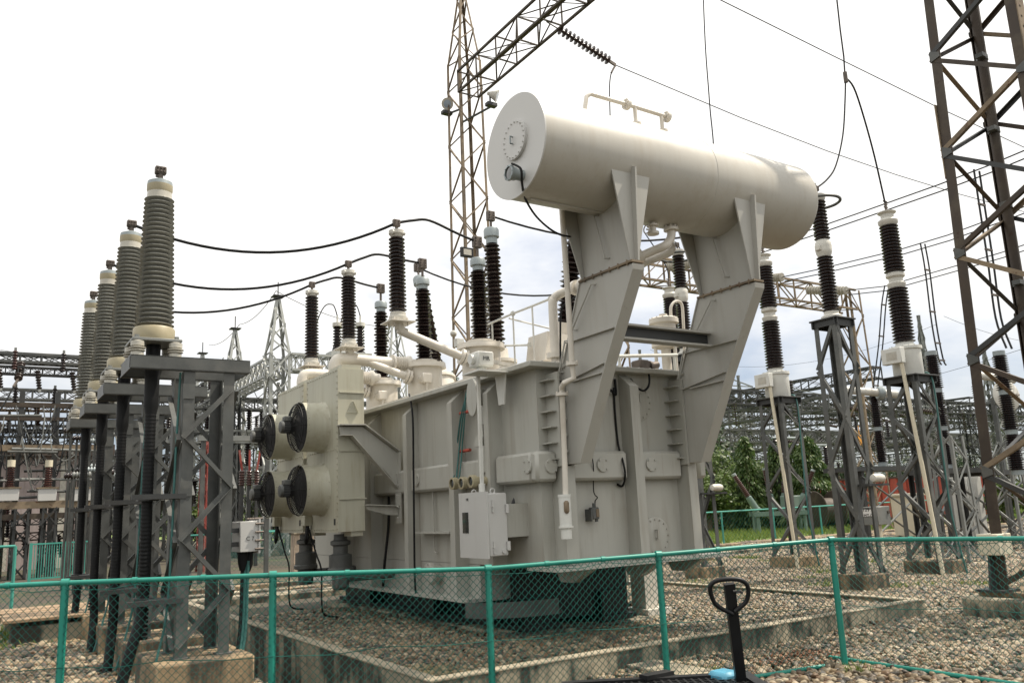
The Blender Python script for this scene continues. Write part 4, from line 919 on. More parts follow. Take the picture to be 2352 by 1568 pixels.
# ------------------------------------------------------------------ pebbles
import numpy as np
def in_view(p, m=60):
    q = V(p) - EYEV; w = q.dot(FWD)
    if w < .5: return False
    x = CX + FPX * q.dot(RGT) / w; y = CY - FPX * q.dot(UPV) / w
    return -m * 4 < x < 2352 + m * 4 and y < 1568 + m * 6
def pebble_mat(name, moss):
    m = bpy.data.materials.new(name); m.use_nodes = True; nt = m.node_tree; b = nt.nodes['Principled BSDF']
    oi = _n(nt, 'ShaderNodeObjectInfo'); cr = _n(nt, 'ShaderNodeValToRGB'); cr.color_ramp.interpolation = 'CONSTANT'
    cols = [(0.047, 0.036, 0.025), (0.181, 0.133, 0.077), (0.26, 0.198, 0.121), (0.102, 0.078, 0.052), (0.299, 0.238, 0.151), (0.134, 0.076, 0.037), (0.197, 0.144, 0.08), (0.067, 0.061, 0.049), (0.237, 0.166, 0.086), (0.111, 0.09, 0.057), (0.348, 0.288, 0.194), (0.15, 0.09, 0.046), (0.166, 0.133, 0.083), (0.035, 0.03, 0.023)]
    e = cr.color_ramp.elements; e[0].color = (*cols[0], 1); e[1].position = 1 / len(cols); e[1].color = (*cols[1], 1)
    for i, c in enumerate(cols[2:], 2): k = e.new(i / len(cols)); k.color = (*c, 1)
    nt.links.new(oi.outputs['Random'], cr.inputs[0])
    pos = _n(nt, 'ShaderNodeNewGeometry').outputs['Position']
    o = _mix(nt, _ramp(nt, _noise(nt, pos, 55, 4), .4, .75, 0, .45), cr.outputs[0], (.16, .13, .10))
    if moss:
        sx = _n(nt, 'ShaderNodeSeparateXYZ'); nt.links.new(pos, sx.inputs[0])
        ms = _noise(nt, pos, 1.3, 4); d = _n(nt, 'ShaderNodeMath', operation='SUBTRACT'); nt.links.new(ms, d.inputs[0])
        xy = _n(nt, 'ShaderNodeMath', operation='MULTIPLY_ADD'); xy.inputs[1].default_value = 2; nt.links.new(sx.outputs[1], xy.inputs[0]); nt.links.new(sx.outputs[0], xy.inputs[2])
        k = _n(nt, 'ShaderNodeMath', operation='MULTIPLY_ADD'); k.inputs[1].default_value = .13; k.inputs[2].default_value = -2.4
        nt.links.new(xy.outputs[0], k.inputs[0]); nt.links.new(k.outputs[0], d.inputs[1])
        o = _mix(nt, _ramp(nt, d.outputs[0], .22, .5, 0, .65), o, (.13, .135, .03))
    else:
        o = _mix(nt, _ramp(nt, _noise(nt, pos, .9, 4), .6, .75, 0, .4), o, (.15, .15, .05))
    nt.links.new(o, b.inputs['Base Color']); b.inputs['Roughness'].default_value = .6
    MATS[name] = m
pebble_mat('pebble', False); pebble_mat('pebble_mossy', True)
def scatter_group(name, m):
    ng = bpy.data.node_groups.new(name, 'GeometryNodeTree')
    ng.interface.new_socket('Geometry', in_out='INPUT', socket_type='NodeSocketGeometry'); ng.interface.new_socket('Geometry', in_out='OUTPUT', socket_type='NodeSocketGeometry')
    L = ng.links.new; N = ng.nodes.new
    gi, go = N('NodeGroupInput'), N('NodeGroupOutput'); jn = N('GeometryNodeJoinGeometry')
    for k in range(6):
        ico = N('GeometryNodeMeshIcoSphere'); ico.inputs['Radius'].default_value = 1; ico.inputs['Subdivisions'].default_value = 3
        nz = N('ShaderNodeTexNoise'); nz.noise_dimensions = '4D'; nz.inputs['W'].default_value = k * 3.7; nz.inputs['Scale'].default_value = .75; nz.inputs['Detail'].default_value = 1.5
        sub = N('ShaderNodeVectorMath'); sub.operation = 'SUBTRACT'; sub.inputs[1].default_value = (.5, .5, .5); L(nz.outputs['Color'], sub.inputs[0])
        sc = N('ShaderNodeVectorMath'); sc.operation = 'SCALE'; sc.inputs['Scale'].default_value = 1.1; L(sub.outputs[0], sc.inputs[0])
        sp = N('GeometryNodeSetPosition'); L(ico.outputs[0], sp.inputs[0]); L(sc.outputs[0], sp.inputs['Offset'])
        sm = N('GeometryNodeSetShadeSmooth'); L(sp.outputs[0], sm.inputs[0])
        mt = N('GeometryNodeSetMaterial'); mt.inputs['Material'].default_value = m; L(sm.outputs[0], mt.inputs[0])
        tr = N('GeometryNodeTransform'); tr.inputs['Scale'].default_value = (1.0, .72 + .05 * (k % 3), .5 + .06 * (k % 4)); L(mt.outputs[0], tr.inputs[0])
        g2 = N('GeometryNodeGeometryToInstance'); L(tr.outputs[0], g2.inputs[0]); L(g2.outputs[0], jn.inputs[0])
    ip = N('GeometryNodeInstanceOnPoints'); ip.inputs['Pick Instance'].default_value = True
    L(gi.outputs[0], ip.inputs['Points']); L(jn.outputs[0], ip.inputs['Instance'])
    ri = N('FunctionNodeRandomValue'); ri.data_type = 'INT'; ri.inputs[4].default_value = 0; ri.inputs[5].default_value = 5; L(ri.outputs[2], ip.inputs['Instance Index'])
    rr = N('FunctionNodeRandomValue'); rr.data_type = 'FLOAT_VECTOR'; rr.inputs[0].default_value = (-.45, -.45, 0); rr.inputs[1].default_value = (.45, .45, 6.28); L(rr.outputs[0], ip.inputs['Rotation'])
    at = N('GeometryNodeInputNamedAttribute'); at.data_type = 'FLOAT'; at.inputs[0].default_value = 'size'; L(at.outputs[0], ip.inputs['Scale'])
    L(ip.outputs[0], go.inputs[0]); return ng
GRP = {n: scatter_group(n + '_scatter', MATS[n]) for n in ('pebble', 'pebble_mossy')}
def pebbles(name, label, cat, region, step, z, m, keep, layers=2, szr=(.62, 1.15)):
    pts = []; sz = []
    x0, x1, y0, y1 = region
    for ly in range(layers):
        nx, ny = int((x1 - x0) / step), int((y1 - y0) / step)
        for i in range(nx):
            for j in range(ny):
                x = x0 + (i + .5 + .5 * (j % 2) + rnd.uniform(-.45, .45)) * step; y = y0 + (j + .5 + rnd.uniform(-.45, .45)) * step
                if not keep(x, y) or not in_view((x, y, z)): continue
                s_ = step * rnd.uniform(*szr) * (1.45 if rnd.random() < .05 else 1) * .62
                pts.append((x, y, z + ly * step * .33 + rnd.uniform(-.1, .12) * step + .03 * math.sin(1.7 * x) * math.sin(1.3 * y + 1))); sz.append(s_)
    me = bpy.data.meshes.new(name); me.from_pydata(pts, [], [])
    at = me.attributes.new('size', 'FLOAT', 'POINT'); at.data.foreach_set('value', sz)
    me.materials.append(MATS[m]); o = bpy.data.objects.new(name, me); COL.objects.link(o)
    md = o.modifiers.new('scatter', 'NODES'); md.node_group = GRP[m]
    tag(o, label, cat, kind='stuff'); print(name, len(pts)); return o
obst = [(5.75, 9.3, 9.05, 15.6)]
def blocked(x, y, L): return any(a < x < b and c < y < d for a, b, c, d in L)
pebbles('pit_pebbles', 'rounded multicoloured river pebbles filling the walled bed, mossy at the near corner', 'pebbles', (PX0 + T, PX1 - T, PY0 + T, 14.5), .066, .155, 'pebble_mossy', lambda x, y: not blocked(x, y, [(6, 9, 9.5, 16)]))
yard_ob = [(PX0 - .02, PX1 + .02, PY0 - .02, PY1), (11.5, 14.1, 4.5, 6.75), (TRX, PX0, 6.9, PY1)]
pebbles('yard_pebbles', 'pale brown rounded pebbles covering the yard outside the wall on the right', 'pebbles', (5.4, 19, 2.2, 18.8), .072, .012, 'pebble', lambda x, y: not blocked(x, y, yard_ob) and (y > 3.4 or x > 6) and x + y > 10)
pebbles('far_pebbles', 'coarse pale pebbles in the back of the yard before the lawn', 'pebbles', (10, 42, 16, lawn_y), .10, .012, 'pebble', lambda x, y: (x > 19 or y > 18.8) and not blocked(x, y, [(3, 60, 19, 19.5), (3, 60, 20.5, 21), (3, 60, 22.5, 23)]) and not (x < PX1 and y < PY1), 1)
pebbles('left_pebbles', 'larger pale pebbles on the ground round the cable stands at the left', 'pebbles', (-3.5, 2.84, 7.2, 14.7), .082, .012, 'pebble', lambda x, y: True)
pebbles('right_pebbles', 'pale pebbles in the strip of yard far to the right beyond the tower', 'pebbles', (19, 40, 5, 16), .10, .012, 'pebble', lambda x, y: True, 1)
# ------------------------------------------------------------------ grass blades
def blades(name, label, n, fx, h):
    mb = MB()
    for _ in range(n):
        x, y = fx(); 
        if not in_view((x, y, 0)): continue
        a = rnd.uniform(0, 6.28); hh = h * rnd.uniform(.5, 1.3); w = hh * .09 + .006; lx, ly = hh * .5 * math.cos(a + 1), hh * .5 * math.sin(a + 1)
        c, s_ = math.cos(a) * w, math.sin(a) * w
        mb.add([(x - c, y - s_, 0), (x + c, y + s_, 0), (x + lx * .5, y + ly * .5, hh * .7), (x + lx, y + ly, hh)], [(0, 1, 2), (2, 3, 0)])
    o = mb.build(name, 'grass_blade'); return tag(o, label, 'grass', kind='stuff')
def tuft_at(cs, r):
    def f():
        c = rnd.choice(cs); a = rnd.uniform(0, 6.28); q = r * math.sqrt(rnd.random()); return c[0] + q * math.cos(a), c[1] + q * math.sin(a)
    return f
blades('lawn_grass', 'bright green rough lawn behind the back fence', 42000, lambda: (rnd.uniform(18, 75), lawn_y + abs(rnd.gauss(0, 14))), .26)
tc = [(rnd.uniform(10, 20), rnd.uniform(11, 18)) for _ in range(26)] + [(rnd.uniform(13, 17), rnd.uniform(6.5, 11)) for _ in range(9)]
blades('weed_tufts', 'small green weed tufts growing between the pebbles on the right', 3600, tuft_at(tc, .28), .11)
tl = [(rnd.uniform(-6, 2.4), rnd.uniform(14.8, 19)) for _ in range(60)]
blades('verge_grass', 'thin green grass on the verge before the green gate at the left', 6000, tuft_at(tl, .8), .12)
pebbles('verge_pebbles', 'scattered pebbles between grass behind the cable stands at the left', 'pebbles', (-7, 2.84, 14.8, 21), .12, .012, 'pebble', lambda x, y: rnd.random() < .6, 1)
blades('corner_weeds', 'weeds by the fence corner footing', 160, tuft_at([(foot[5].x - .25, foot[5].y - .3), (6.4, 6.5)], .16), .1)

# ================================================================== SUBSTATION STEEL: GANTRY, TOWERS
gx = 12.75; gt = vert(gx - .35, 16, 20)
_b0 = onx(1220, 64, gx - .35); BZ = _b0.z + .36
tw = thing('gantry_tower', 'huge brown steel lattice tower cut by the right edge, standing on a concrete block', 'lattice tower', (12.75, 5.65, .38))
def split_lattice(t, c0, w0, c1, w1, z0, z1, bays, leg, br, mleg, mbr):
    def corner(i, z):
        k = (z - z0) / (z1 - z0); sx = (-1, 1, 1, -1)[i]; sy = (-1, -1, 1, 1)[i]
        return V((c0[0] + (c1[0] - c0[0]) * k + sx * (w0[0] + (w1[0] - w0[0]) * k) / 2, c0[1] + (c1[1] - c0[1]) * k + sy * (w0[1] + (w1[1] - w0[1]) * k) / 2, z))
    for i in range(4):
        sx = (-1, 1, 1, -1)[i]; sy = (-1, -1, 1, 1)[i]
        MB().angle(corner(i, z0), corner(i, z1), leg, (-sx, 0, 0), (0, -sy, 0), leg * .12).build('leg', mleg, t, 20)
    gm = MB()
    for i in range(4):
        j = (i + 1) % 4; nv = V(((0, -1, 0), (1, 0, 0), (0, 1, 0), (-1, 0, 0))[i])
        for b in range(bays):
            za, zb = z0 + (z1 - z0) * b / bays, z0 + (z1 - z0) * (b + 1) / bays; a0, a1 = (i, j) if (b + i) % 2 else (j, i)
            p, q = corner(a0, za), corner(a1, zb); d = (q - p).normalized()
            MB().angle(p + nv * .006, q + nv * .006, br, nv.cross(d), -nv, .012).build('brace', mbr[(b + i) % len(mbr)], t, 20)
            e = (corner(a1, zb) - corner(a0, zb)) ; e.normalize()
            pc_ = corner(a1, zb) + nv * .012
            MB().prism([pc_ - Z3 * .09, pc_ + Z3 * .09, pc_ - e * .14 + Z3 * .02, pc_ - e * .14 - Z3 * .05], nv * .012).build('gusset_plate', 'galvanised', t)
    return corner
cr = split_lattice(tw, (12.75, 5.65), (1.8, 1.5), (12.86, 5.68), (1.1, 1.1), .38, 16.2, 20, .145, .068, 'brown_steel', ['brown_steel', 'galvanised_dark', 'rusty_steel'])
mb = MB()
for i in range(4):
    c = cr(i, .38); mb.box(c.x - .2, c.x + .2, c.y - .2, c.y + .2, .36, .39)
    mb.prism([(c.x - .16, c.y, .39), (c.x + .16, c.y, .39), (c.x + .07, c.y, .85), (c.x - .07, c.y, .85)], (0, .03, 0))
mb.build('foot_plate', 'galvanised_dark', tw)
c = cr(3, 1.0); MB().cbox(c.x - .15, c.x + .2, c.y - .17, c.y + .12, .84, 1.12, .01).build('leg_box', 'kiosk_paint', tw)
mb = MB(); 
for i, zz in ((3, 6.9), (0, 8.3)):
    c = cr(i, zz); mb.box(c.x - .02, c.x + .19, c.y + (.005 if i == 3 else -.02), c.y + (.02 if i == 3 else -.005), zz - .6, zz + .6)
    for k in range(7): mb.cyl((c.x + .06, c.y - .02, zz - .5 + k * .16), (c.x + .06, c.y + .045, zz - .5 + k * .16), .022, 6)
mb.build('splice_plate', 'rusty_steel', tw)
cd = thing('conduit', 'dark vertical cable conduit clamped to the inner leg of the brown right-hand tower', 'conduit', (13.6, 6.4, .4))
A_, B_ = cr(2, .4) + V((-.12, -.12, 0)), cr(2, 15.5) + V((-.1, -.1, 0))
MB().tube([A_, B_], .075, 12).build('pipe', 'brown_steel', cd)
mb = MB()
for k in range(12): e = A_.lerp(B_, (k + .5) / 12); mb.lathe([(.09, -.04), (.09, .04)], e, B_ - A_, 14); mb.box(e.x - .17, e.x - .05, e.y - .1, e.y + .02, e.z - .035, e.z + .035)
mb.build('clamp', 'galvanised', cd)
pb2 = thing('tower_base', 'grey concrete block with a stepped top under the brown right-hand tower', 'plinth', (12.8, 5.6, 0))
MB().cbox(11.52, 14.1, 4.45, 6.75, -.1, .30, .03).build('block', 'concrete', pb2); MB().cbox(11.72, 13.9, 4.6, 6.6, .30, .36, .01).build('step', 'concrete_ochre', pb2)
t1 = thing('gantry_tower', 'tall slim rusty lattice tower with floodlights rising behind the transformer', 'lattice tower', (gx, 22, 0))
lattice('', '', '', (gx + .17, 22), (1.06, 1.06), (gx + .17, 22), (.84, .84), 0, 16.3, 17, .085, .045, 'rusty_steel', root=t1)
lattice('', '', '', (gx + .17, 22), (.82, .82), (gx + .17, 22), (.1, .1), 16.3, 19.3, 5, .07, .04, 'rusty_steel', root=t1)
beam('gantry_beam', 'dark rusty lattice girder running from the slim tower out of the top of the picture', 'girder', (gx, 21.5, BZ), (gx, 6.3, BZ), .74, .72, 13, 'brown_steel', .065, .038, cross=False)
def floodlight(loc, aim, label, r=.2):
    loc = V(loc); aim = V(aim).normalized(); t = thing('floodlight', label, 'floodlight', loc, 'floodlights on the slim rusty tower')
    MB().lathe([(.05, -.18), (.07, -.1), (.1, -.06), (r * .9, .12), (r, .15)], loc, aim, 20).build('reflector', 'cast_white', t); MB().lathe([(r * .98, .145), (.001, .16)], loc, aim, 20).build('lens', 'lamp_glass', t)
    MB().bar(loc - aim * .1, loc - aim * .1 - Z3 * .3, .04).cbox(loc.x - .25, loc.x + .1, loc.y - .1, loc.y + .1, loc.z - .42, loc.z - .3, .01).bar(loc - Z3 * .36, V((gx, 22, loc.z - .36)), .05).build('bracket', 'galvanised_dark', t)
floodlight(onx(1132, 218, gx + .3), (.75, -.5, -.35), 'white bell floodlight on the right side of the slim rusty tower')
floodlight(onx(1030, 238, gx - .2), (-.6, -.6, -.5), 'white bell floodlight on the left side of the slim rusty tower')
p = onx(1072, 580, gx - .55); t = thing('floodlight', 'small square black-framed floodlight halfway up the slim rusty tower', 'floodlight', p, 'floodlights on the slim rusty tower')
MB().cbox(p.x - .21, p.x + .21, p.y - .05, p.y + .05, p.z - .15, p.z + .15, .01).build('housing', 'black_plastic', t); MB().box(p.x - .135, p.x + .135, p.y - .056, p.y - .051, p.z - .09, p.z + .09).build('lens', 'white_porcelain', t); MB().bar((p.x, p.y, p.z), (gx, 21.6, p.z + .1), .04).build('bracket', 'galvanised_dark', t)
p = onx(1042, 768, gx - .9); t = thing('security_camera', 'white dome camera on a small box halfway behind the bushings', 'camera', p)
MB().lathe([(.09, 0), (.1, .1), (.06, .2), (.01, .22)], p, (-.5, -.8, .1), 16).build('housing', 'cast_white', t); MB().cbox(p.x + .1, p.x + .35, p.y, p.y + .2, p.z - .35, p.z - .1, .01).bar((p.x + .2, p.y + .1, p.z - .2), (gx - .4, 22, p.z - .2), .05).build('bracket', 'white_paint', t); MB().lathe([(.07, 0), (.05, -.05), (.01, -.07)], p, (-.5, -.8, .1), 12).build('lens', 'dial_glass', t)
# tension string and its line
def disc_string(t, p, q, k, r, m='insulator_disc'):
    p, q = V(p), V(q); d = q - p; L = d.length; st = L / k; prof = [(.02, 0)]
    for i in range(k): z = i * st; prof += [(.045, z + st * .05), (.05, z + st * .3), (r, z + st * .45), (r * .95, z + st * .6), (.035, z + st * .68), (.03, z + st * .98)]
    MB().lathe(prof, p, d, 18).build('disc_stack', m, t)
s0 = onx(1283, 67, gx + .36); s1 = ony(1400, 141, s0.y)
t = thing('insulator_string', 'long string of dark brown disc insulators pulling away from the girder at top', 'insulator string', s0)
disc_string(t, s0, s1, 13, .14)
e = ony(1414, 150, s0.y); MB().bar(s1, e, .05, .09).tube([e, ony(1409, 158, s0.y), ony(1404, 168, s0.y)], .03, 8).build('dead_end_clamp', 'fitting_metal', t); MB().cyl(ony(1255, 50, s0.y), s0, .02, 8).build('link', 'galvanised', t)
wire('dark line wire from the string of brown discs sloping to the right edge', [ony(a, b, s0.y) for a, b in ((1414, 150), (1550, 207), (1700, 270), (1900, 347), (2060, 402), (2200, 445), (2420, 505))], .016)
wire('thin line wire crossing the top right corner above the drum', [ony(a, b, 11.5) for a, b in ((1600, -30), (1650, -2), (1900, 122), (2150, 245), (2420, 370))], .014)
wire('black dropper hanging from the brown disc string down behind the drum', smooth([ony(a, b, s0.y) for a, b in ((1404, 168), (1401, 185), (1400, 215), (1402, 300), (1405, 520))], 4), .018, 'black_cable')
wire('black dropper from top centre down behind the middle of the drum', smooth([ony(a, b, 13.9) for a, b in ((1616, -20), (1616, 10), (1621, 120), (1630, 240), (1638, 380), (1600, 545), (1573, 556))], 5), .018, 'black_cable')
dj = ony(1942, 178, 9.95)
t = thing('wire_clamp', 'small black clamp joining two droppers at upper right', 'clamp', dj); MB().cyl(dj - Z3 * .12, dj + Z3 * .12, .045, 8).build('body', 'fitting_metal', t)
wire('black dropper coming in from the top edge to the clamp at upper right', [ony(a, b, 9.95) for a, b in ((1920, -20), (1930, 70), (1938, 130), (1941, 178))], .018, 'black_cable')

# ---- current transformers and arresters in rows on lattice stands
def stand(x, y, zt, w, label, ped, wb=None, grp='grey lattice stands of the right-hand row'):
    zp = .30; wb = wb or w * 1.06
    t = lattice('lattice_stand', label, 'stand', (x, y), (wb, wb), (x, y), (w, w), zp, zt, 5, .10, .066, 'galvanised', grp)
    mb = MB().cbox(x - w * .62, x + w * .62, y - w * .62, y + w * .62, zt, zt + .03, .005)
    for i in (-1, 1):
        mb.box(x - w * .6, x + w * .6, y + i * w * .5 - .01, y + i * w * .5 + .01, zt - .14, zt)
        mb.box(x + i * w * .5 - .01, x + i * w * .5 + .01, y - w * .6, y + w * .6, zt - .12, zt)
    mb.build('top_frame', 'galvanised_dark', t)
    tag(MB().cbox(x - wb * .6, x + wb * .6, y - wb * .6, y + wb * .6, -.1, zp, .02).build('concrete_plinth', 'concrete_ochre'), ped, 'plinth', 'square plinths of the right-hand stands'); return t
CTX = 17.27; CTY = (10.56, 14.16, 17.76); c0 = (CTX, CTY[0]); zr = lambda v: vert(CTX, CTY[0], v)
zst = zr(868)
ct = thing('current_transformer', 'x', 'instrument transformer', (CTX, CTY[0], zst + .03), 'white-based brown current transformers in a row')
x, y = c0
MB().lathe([(.30, zst + .03), (.31, zst + .05), (.31, zr(806)), (.34, zr(804)), (.34, zr(798)), (.2, zr(794)), (.18, zr(787))], (x, y, 0), (0, 0, 1), 32).bolts((x, y, zr(799)), (0, 0, 1), .325, 16, .012, .03).build('tank', 'white_paint', ct)
sheds(MB(), (x, y, zr(788)), (x, y, zr(661)), .235, .225, 17, .74, 28).build('porcelain', 'brown_porcelain', ct)
MB().lathe([(.17, zr(662)), (.19, zr(657)), (.2, zr(652)), (.15, zr(648)), (.15, zr(640)), (.2, zr(636)), (.2, zr(630)), (.17, zr(627))], (x, y, 0), (0, 0, 1), 28).build('middle_fitting', 'cast_white', ct)
sheds(MB(), (x, y, zr(627)), (x, y, zr(518)), .225, .205, 15, .74, 28).build('porcelain', 'brown_porcelain', ct)
MB().lathe([(.17, zr(519)), (.21, zr(514)), (.215, zr(508)), (.17, zr(504)), (.14, zr(501)), (.14, zr(494)), (.2, zr(490)), (.2, zr(488)), (.02, zr(487))], (x, y, 0), (0, 0, 1), 28).build('head', 'cast_white', ct)
mb = MB().cyl((x, y, zr(488)), (x, y, zr(468)), .03, 10)
for k in range(3): z = zr(476) + k * .07; mb.cyl((x - .06, y, z), (x + .06, y, z), .02, 6)
mb.build('terminal', 'fitting_metal', ct)
bx_ = MB().cbox(x - .52, x - .36, y - .20, y + .27, zr(838), zr(803), .01).box(x - .37, x - .25, y - .1, y + .15, zr(832), zr(810)); bx_.build('terminal_box', 'white_paint', ct)
MB().box(x - .524, x - .521, y - .1, y + .15, zr(830), zr(812)).build('name_plate', 'white_porcelain', ct)
cl = ['nearest of the row at right', 'middle one beside the drum support', 'farthest one between the drum supports']
for k in range(3):
    if k: copy_tree(ct, (CTX, CTY[k], zst + .03), 'brown two-stage current transformer on white tank, ' + cl[k])
    else: ct['label'] = 'brown two-stage current transformer on a white tank, ' + cl[0]
    stand(CTX, CTY[k], zst, .70, 'grey steel lattice stand under the ' + ['nearest white-based current transformer', 'middle white-based current transformer', 'farthest white-based current transformer'][k], 'square concrete plinth below the ' + ['nearest', 'middle', 'farthest'][k] + ' current transformer stand')
    if k < 2: wire('white plastic conduit slanting down the stand of the ' + ['nearest', 'middle'][k] + ' current transformer', [(CTX - .44, CTY[k] - .14, zr(838)), (CTX - .46, CTY[k] - .3, 2.2), (CTX - .5, CTY[k] - .45, .05)], .042, 'kiosk_paint', 10, 'conduit', 'conduit', 'white conduits on the right-hand stands')
    if k < 2: wire('dark green earth cable down the stand of the ' + ['nearest', 'middle'][k] + ' current transformer', smooth([(CTX + .3, CTY[k] - .1, zst + .1), (CTX + .2, CTY[k] - .40, zst - .1), (CTX + .12, CTY[k] - .44, 2.5), (CTX + .1, CTY[k] - .46, 1.2), (CTX + .12, CTY[k] - .6, .0)], 5), .018, 'green_cable', name='earth_wire', group='green earth cables on the right-hand stands')
ARX = 13.95; ARY = (9.95, 13.95); zr = lambda v: vert(ARX, ARY[0], v); zsa = zr(738)
ar = thing('lightning_arrester', 'x', 'arrester', (ARX, ARY[0], zsa + .03), 'brown arresters with grading rings')
x, y = ARX, ARY[0]
MB().lathe([(.2, zsa + .03), (.2, zr(727)), (.14, zr(722)), (.14, zr(716))], (x, y, 0), (0, 0, 1), 24).build('base_fitting', 'cast_white', ar)
sheds(MB(), (x, y, zr(716)), (x, y, zr(589)), .165, .158, 17, .68, 26).build('porcelain', 'brown_porcelain', ar)
MB().lathe([(.12, zr(590)), (.15, zr(582)), (.16, zr(574)), (.155, zr(571)), (.16, zr(568)), (.15, zr(558)), (.12, zr(552))], (x, y, 0), (0, 0, 1), 26).cbox(x - .2, x - .1, y - .06, y + .06, zr(578), zr(566), .01).build('middle_fitting', 'cast_white', ar)
sheds(MB(), (x, y, zr(552)), (x, y, zr(462)), .155, .148, 12, .68, 26).build('porcelain', 'brown_porcelain', ar)
MB().lathe([(.12, zr(463)), (.15, zr(458)), (.15, zr(449)), (.08, zr(446))], (x, y, 0), (0, 0, 1), 24).build('head', 'cast_white', ar)
rz = zr(466); mb = MB().tube([(x + .42 * math.cos(t), y + .42 * math.sin(t), rz) for t in [k * math.pi / 18 for k in range(36)]], .03, 8, True)
for a in (.6, .6 + math.pi): mb.tube(smooth([(x + .42 * math.cos(a), y + .42 * math.sin(a), rz), (x + .38 * math.cos(a), y + .38 * math.sin(a), rz + .25), (x + .25 * math.cos(a), y + .25 * math.sin(a), rz + .31), (x, y, rz + .28)], 5), .016, 6)
mb.build('grading_ring', 'galvanised', ar)
LA = terminal(ar, V((x, y, zr(447))), .1)
for k in range(2):
    lb_ = ['brown arrester with grading ring close behind the right end of the drum', 'brown arrester with grading ring between the two drum supports'][k]
    if k: copy_tree(ar, (ARX, ARY[k], zsa + .03), lb_)
    else: ar['label'] = lb_
    stand(ARX, ARY[k], zsa, .50, ['tall grey lattice stand with flared foot below the arrester right of the drum', 'tall grey lattice stand half hidden by the tank at right'][k], ['concrete plinth below the stand right of the pebble bed corner', 'concrete plinth beside the right corner of the transformer'][k], .53)
    p = V((ARX + .1, ARY[k] - .48, 2.0)); t = thing('surge_counter', ['white capsule-shaped counter on the stand right of the drum', 'white capsule-shaped counter on the stand beside the tank'][k], 'counter', p, 'white counters on the arrester stands')
    MB().lathe([(.001, -.16), (.065, -.145), (.08, -.08), (.08, .08), (.065, .145), (.001, .16)], p, (1, 0, 0), 16).build('body', 'cast_white', t); MB().box(p.x - .3, p.x + .3, p.y - .02, p.y + .25, p.z - .14, p.z - .1).build('shelf', 'galvanised_dark', t)
# jumpers
wire('black jumper from the dropper clamp curving to the arrester behind the drum', smooth([dj, ony(1941, 230, 9.95), ony(1936, 310, 9.95), ony(1920, 380, 9.95), ony(1900, 412, 9.95), LA], 5), .018, 'black_cable')
zt3 = pj((CTX, CTY[0], 0))
wire('black jumper from the dropper clamp to the nearest current transformer', smooth([dj, dj.lerp(V((CTX, CTY[0], vert(CTX, CTY[0], 470))), .35) + Z3 * .75, dj.lerp(V((CTX, CTY[0], vert(CTX, CTY[0], 470))), .75) + Z3 * .65, V((CTX, CTY[0], vert(CTX, CTY[0], 470)))], 6), .02, 'black_cable')
for k, nm in ((1, 'middle'), (2, 'farthest')):
    z = vert(CTX, CTY[0], 470); wire('short black lead rising from the ' + nm + ' current transformer', smooth([(CTX, CTY[k], z), (CTX - .05, CTY[k], z + .5), (CTX - .6, CTY[k] + .2, z + 1.5)], 5), .018, 'black_cable')
SE_T = [V((SEX, SEY[k], z_t - .05)) for k in range(4)]
nm = {1: ('second', 'nearest'), 2: ('third', 'middle'), 3: ('fourth', 'farthest')}
for k in (1, 2, 3):
    a = SA[3 - k] if False else SA[{1: 2, 2: 1, 3: 0}[k]]; h = HV[{1: 2, 2: 1, 3: 0}[k]]
    wire('black cable sagging from the %s grey sealing end to the %s white-capped arrester' % nm[k], sag(SE_T[k], a, .42, 20), .021, 'black_cable', 8)
    m_ = a.lerp(h, .4) + Z3 * .16; wire('black jumper from the %s white-capped arrester to the %s bushing on its turret' % (nm[k][1], nm[k][1]), smooth([a, a.lerp(h, .2) + Z3 * .1, m_, a.lerp(h, .75) + Z3 * .06, h], 5), .021, 'black_cable', 8)
wire('black cable from the upright grey-capped bushing passing behind the drum cable', sag(LV[1], LA, .75, 20), .02, 'black_cable', 8)
wire('black cable from the left-leaning bushing running right behind the tall bushings', sag(LV[0], V((ARX, ARY[1], LA.z)), .9, 20), .02, 'black_cable', 8)
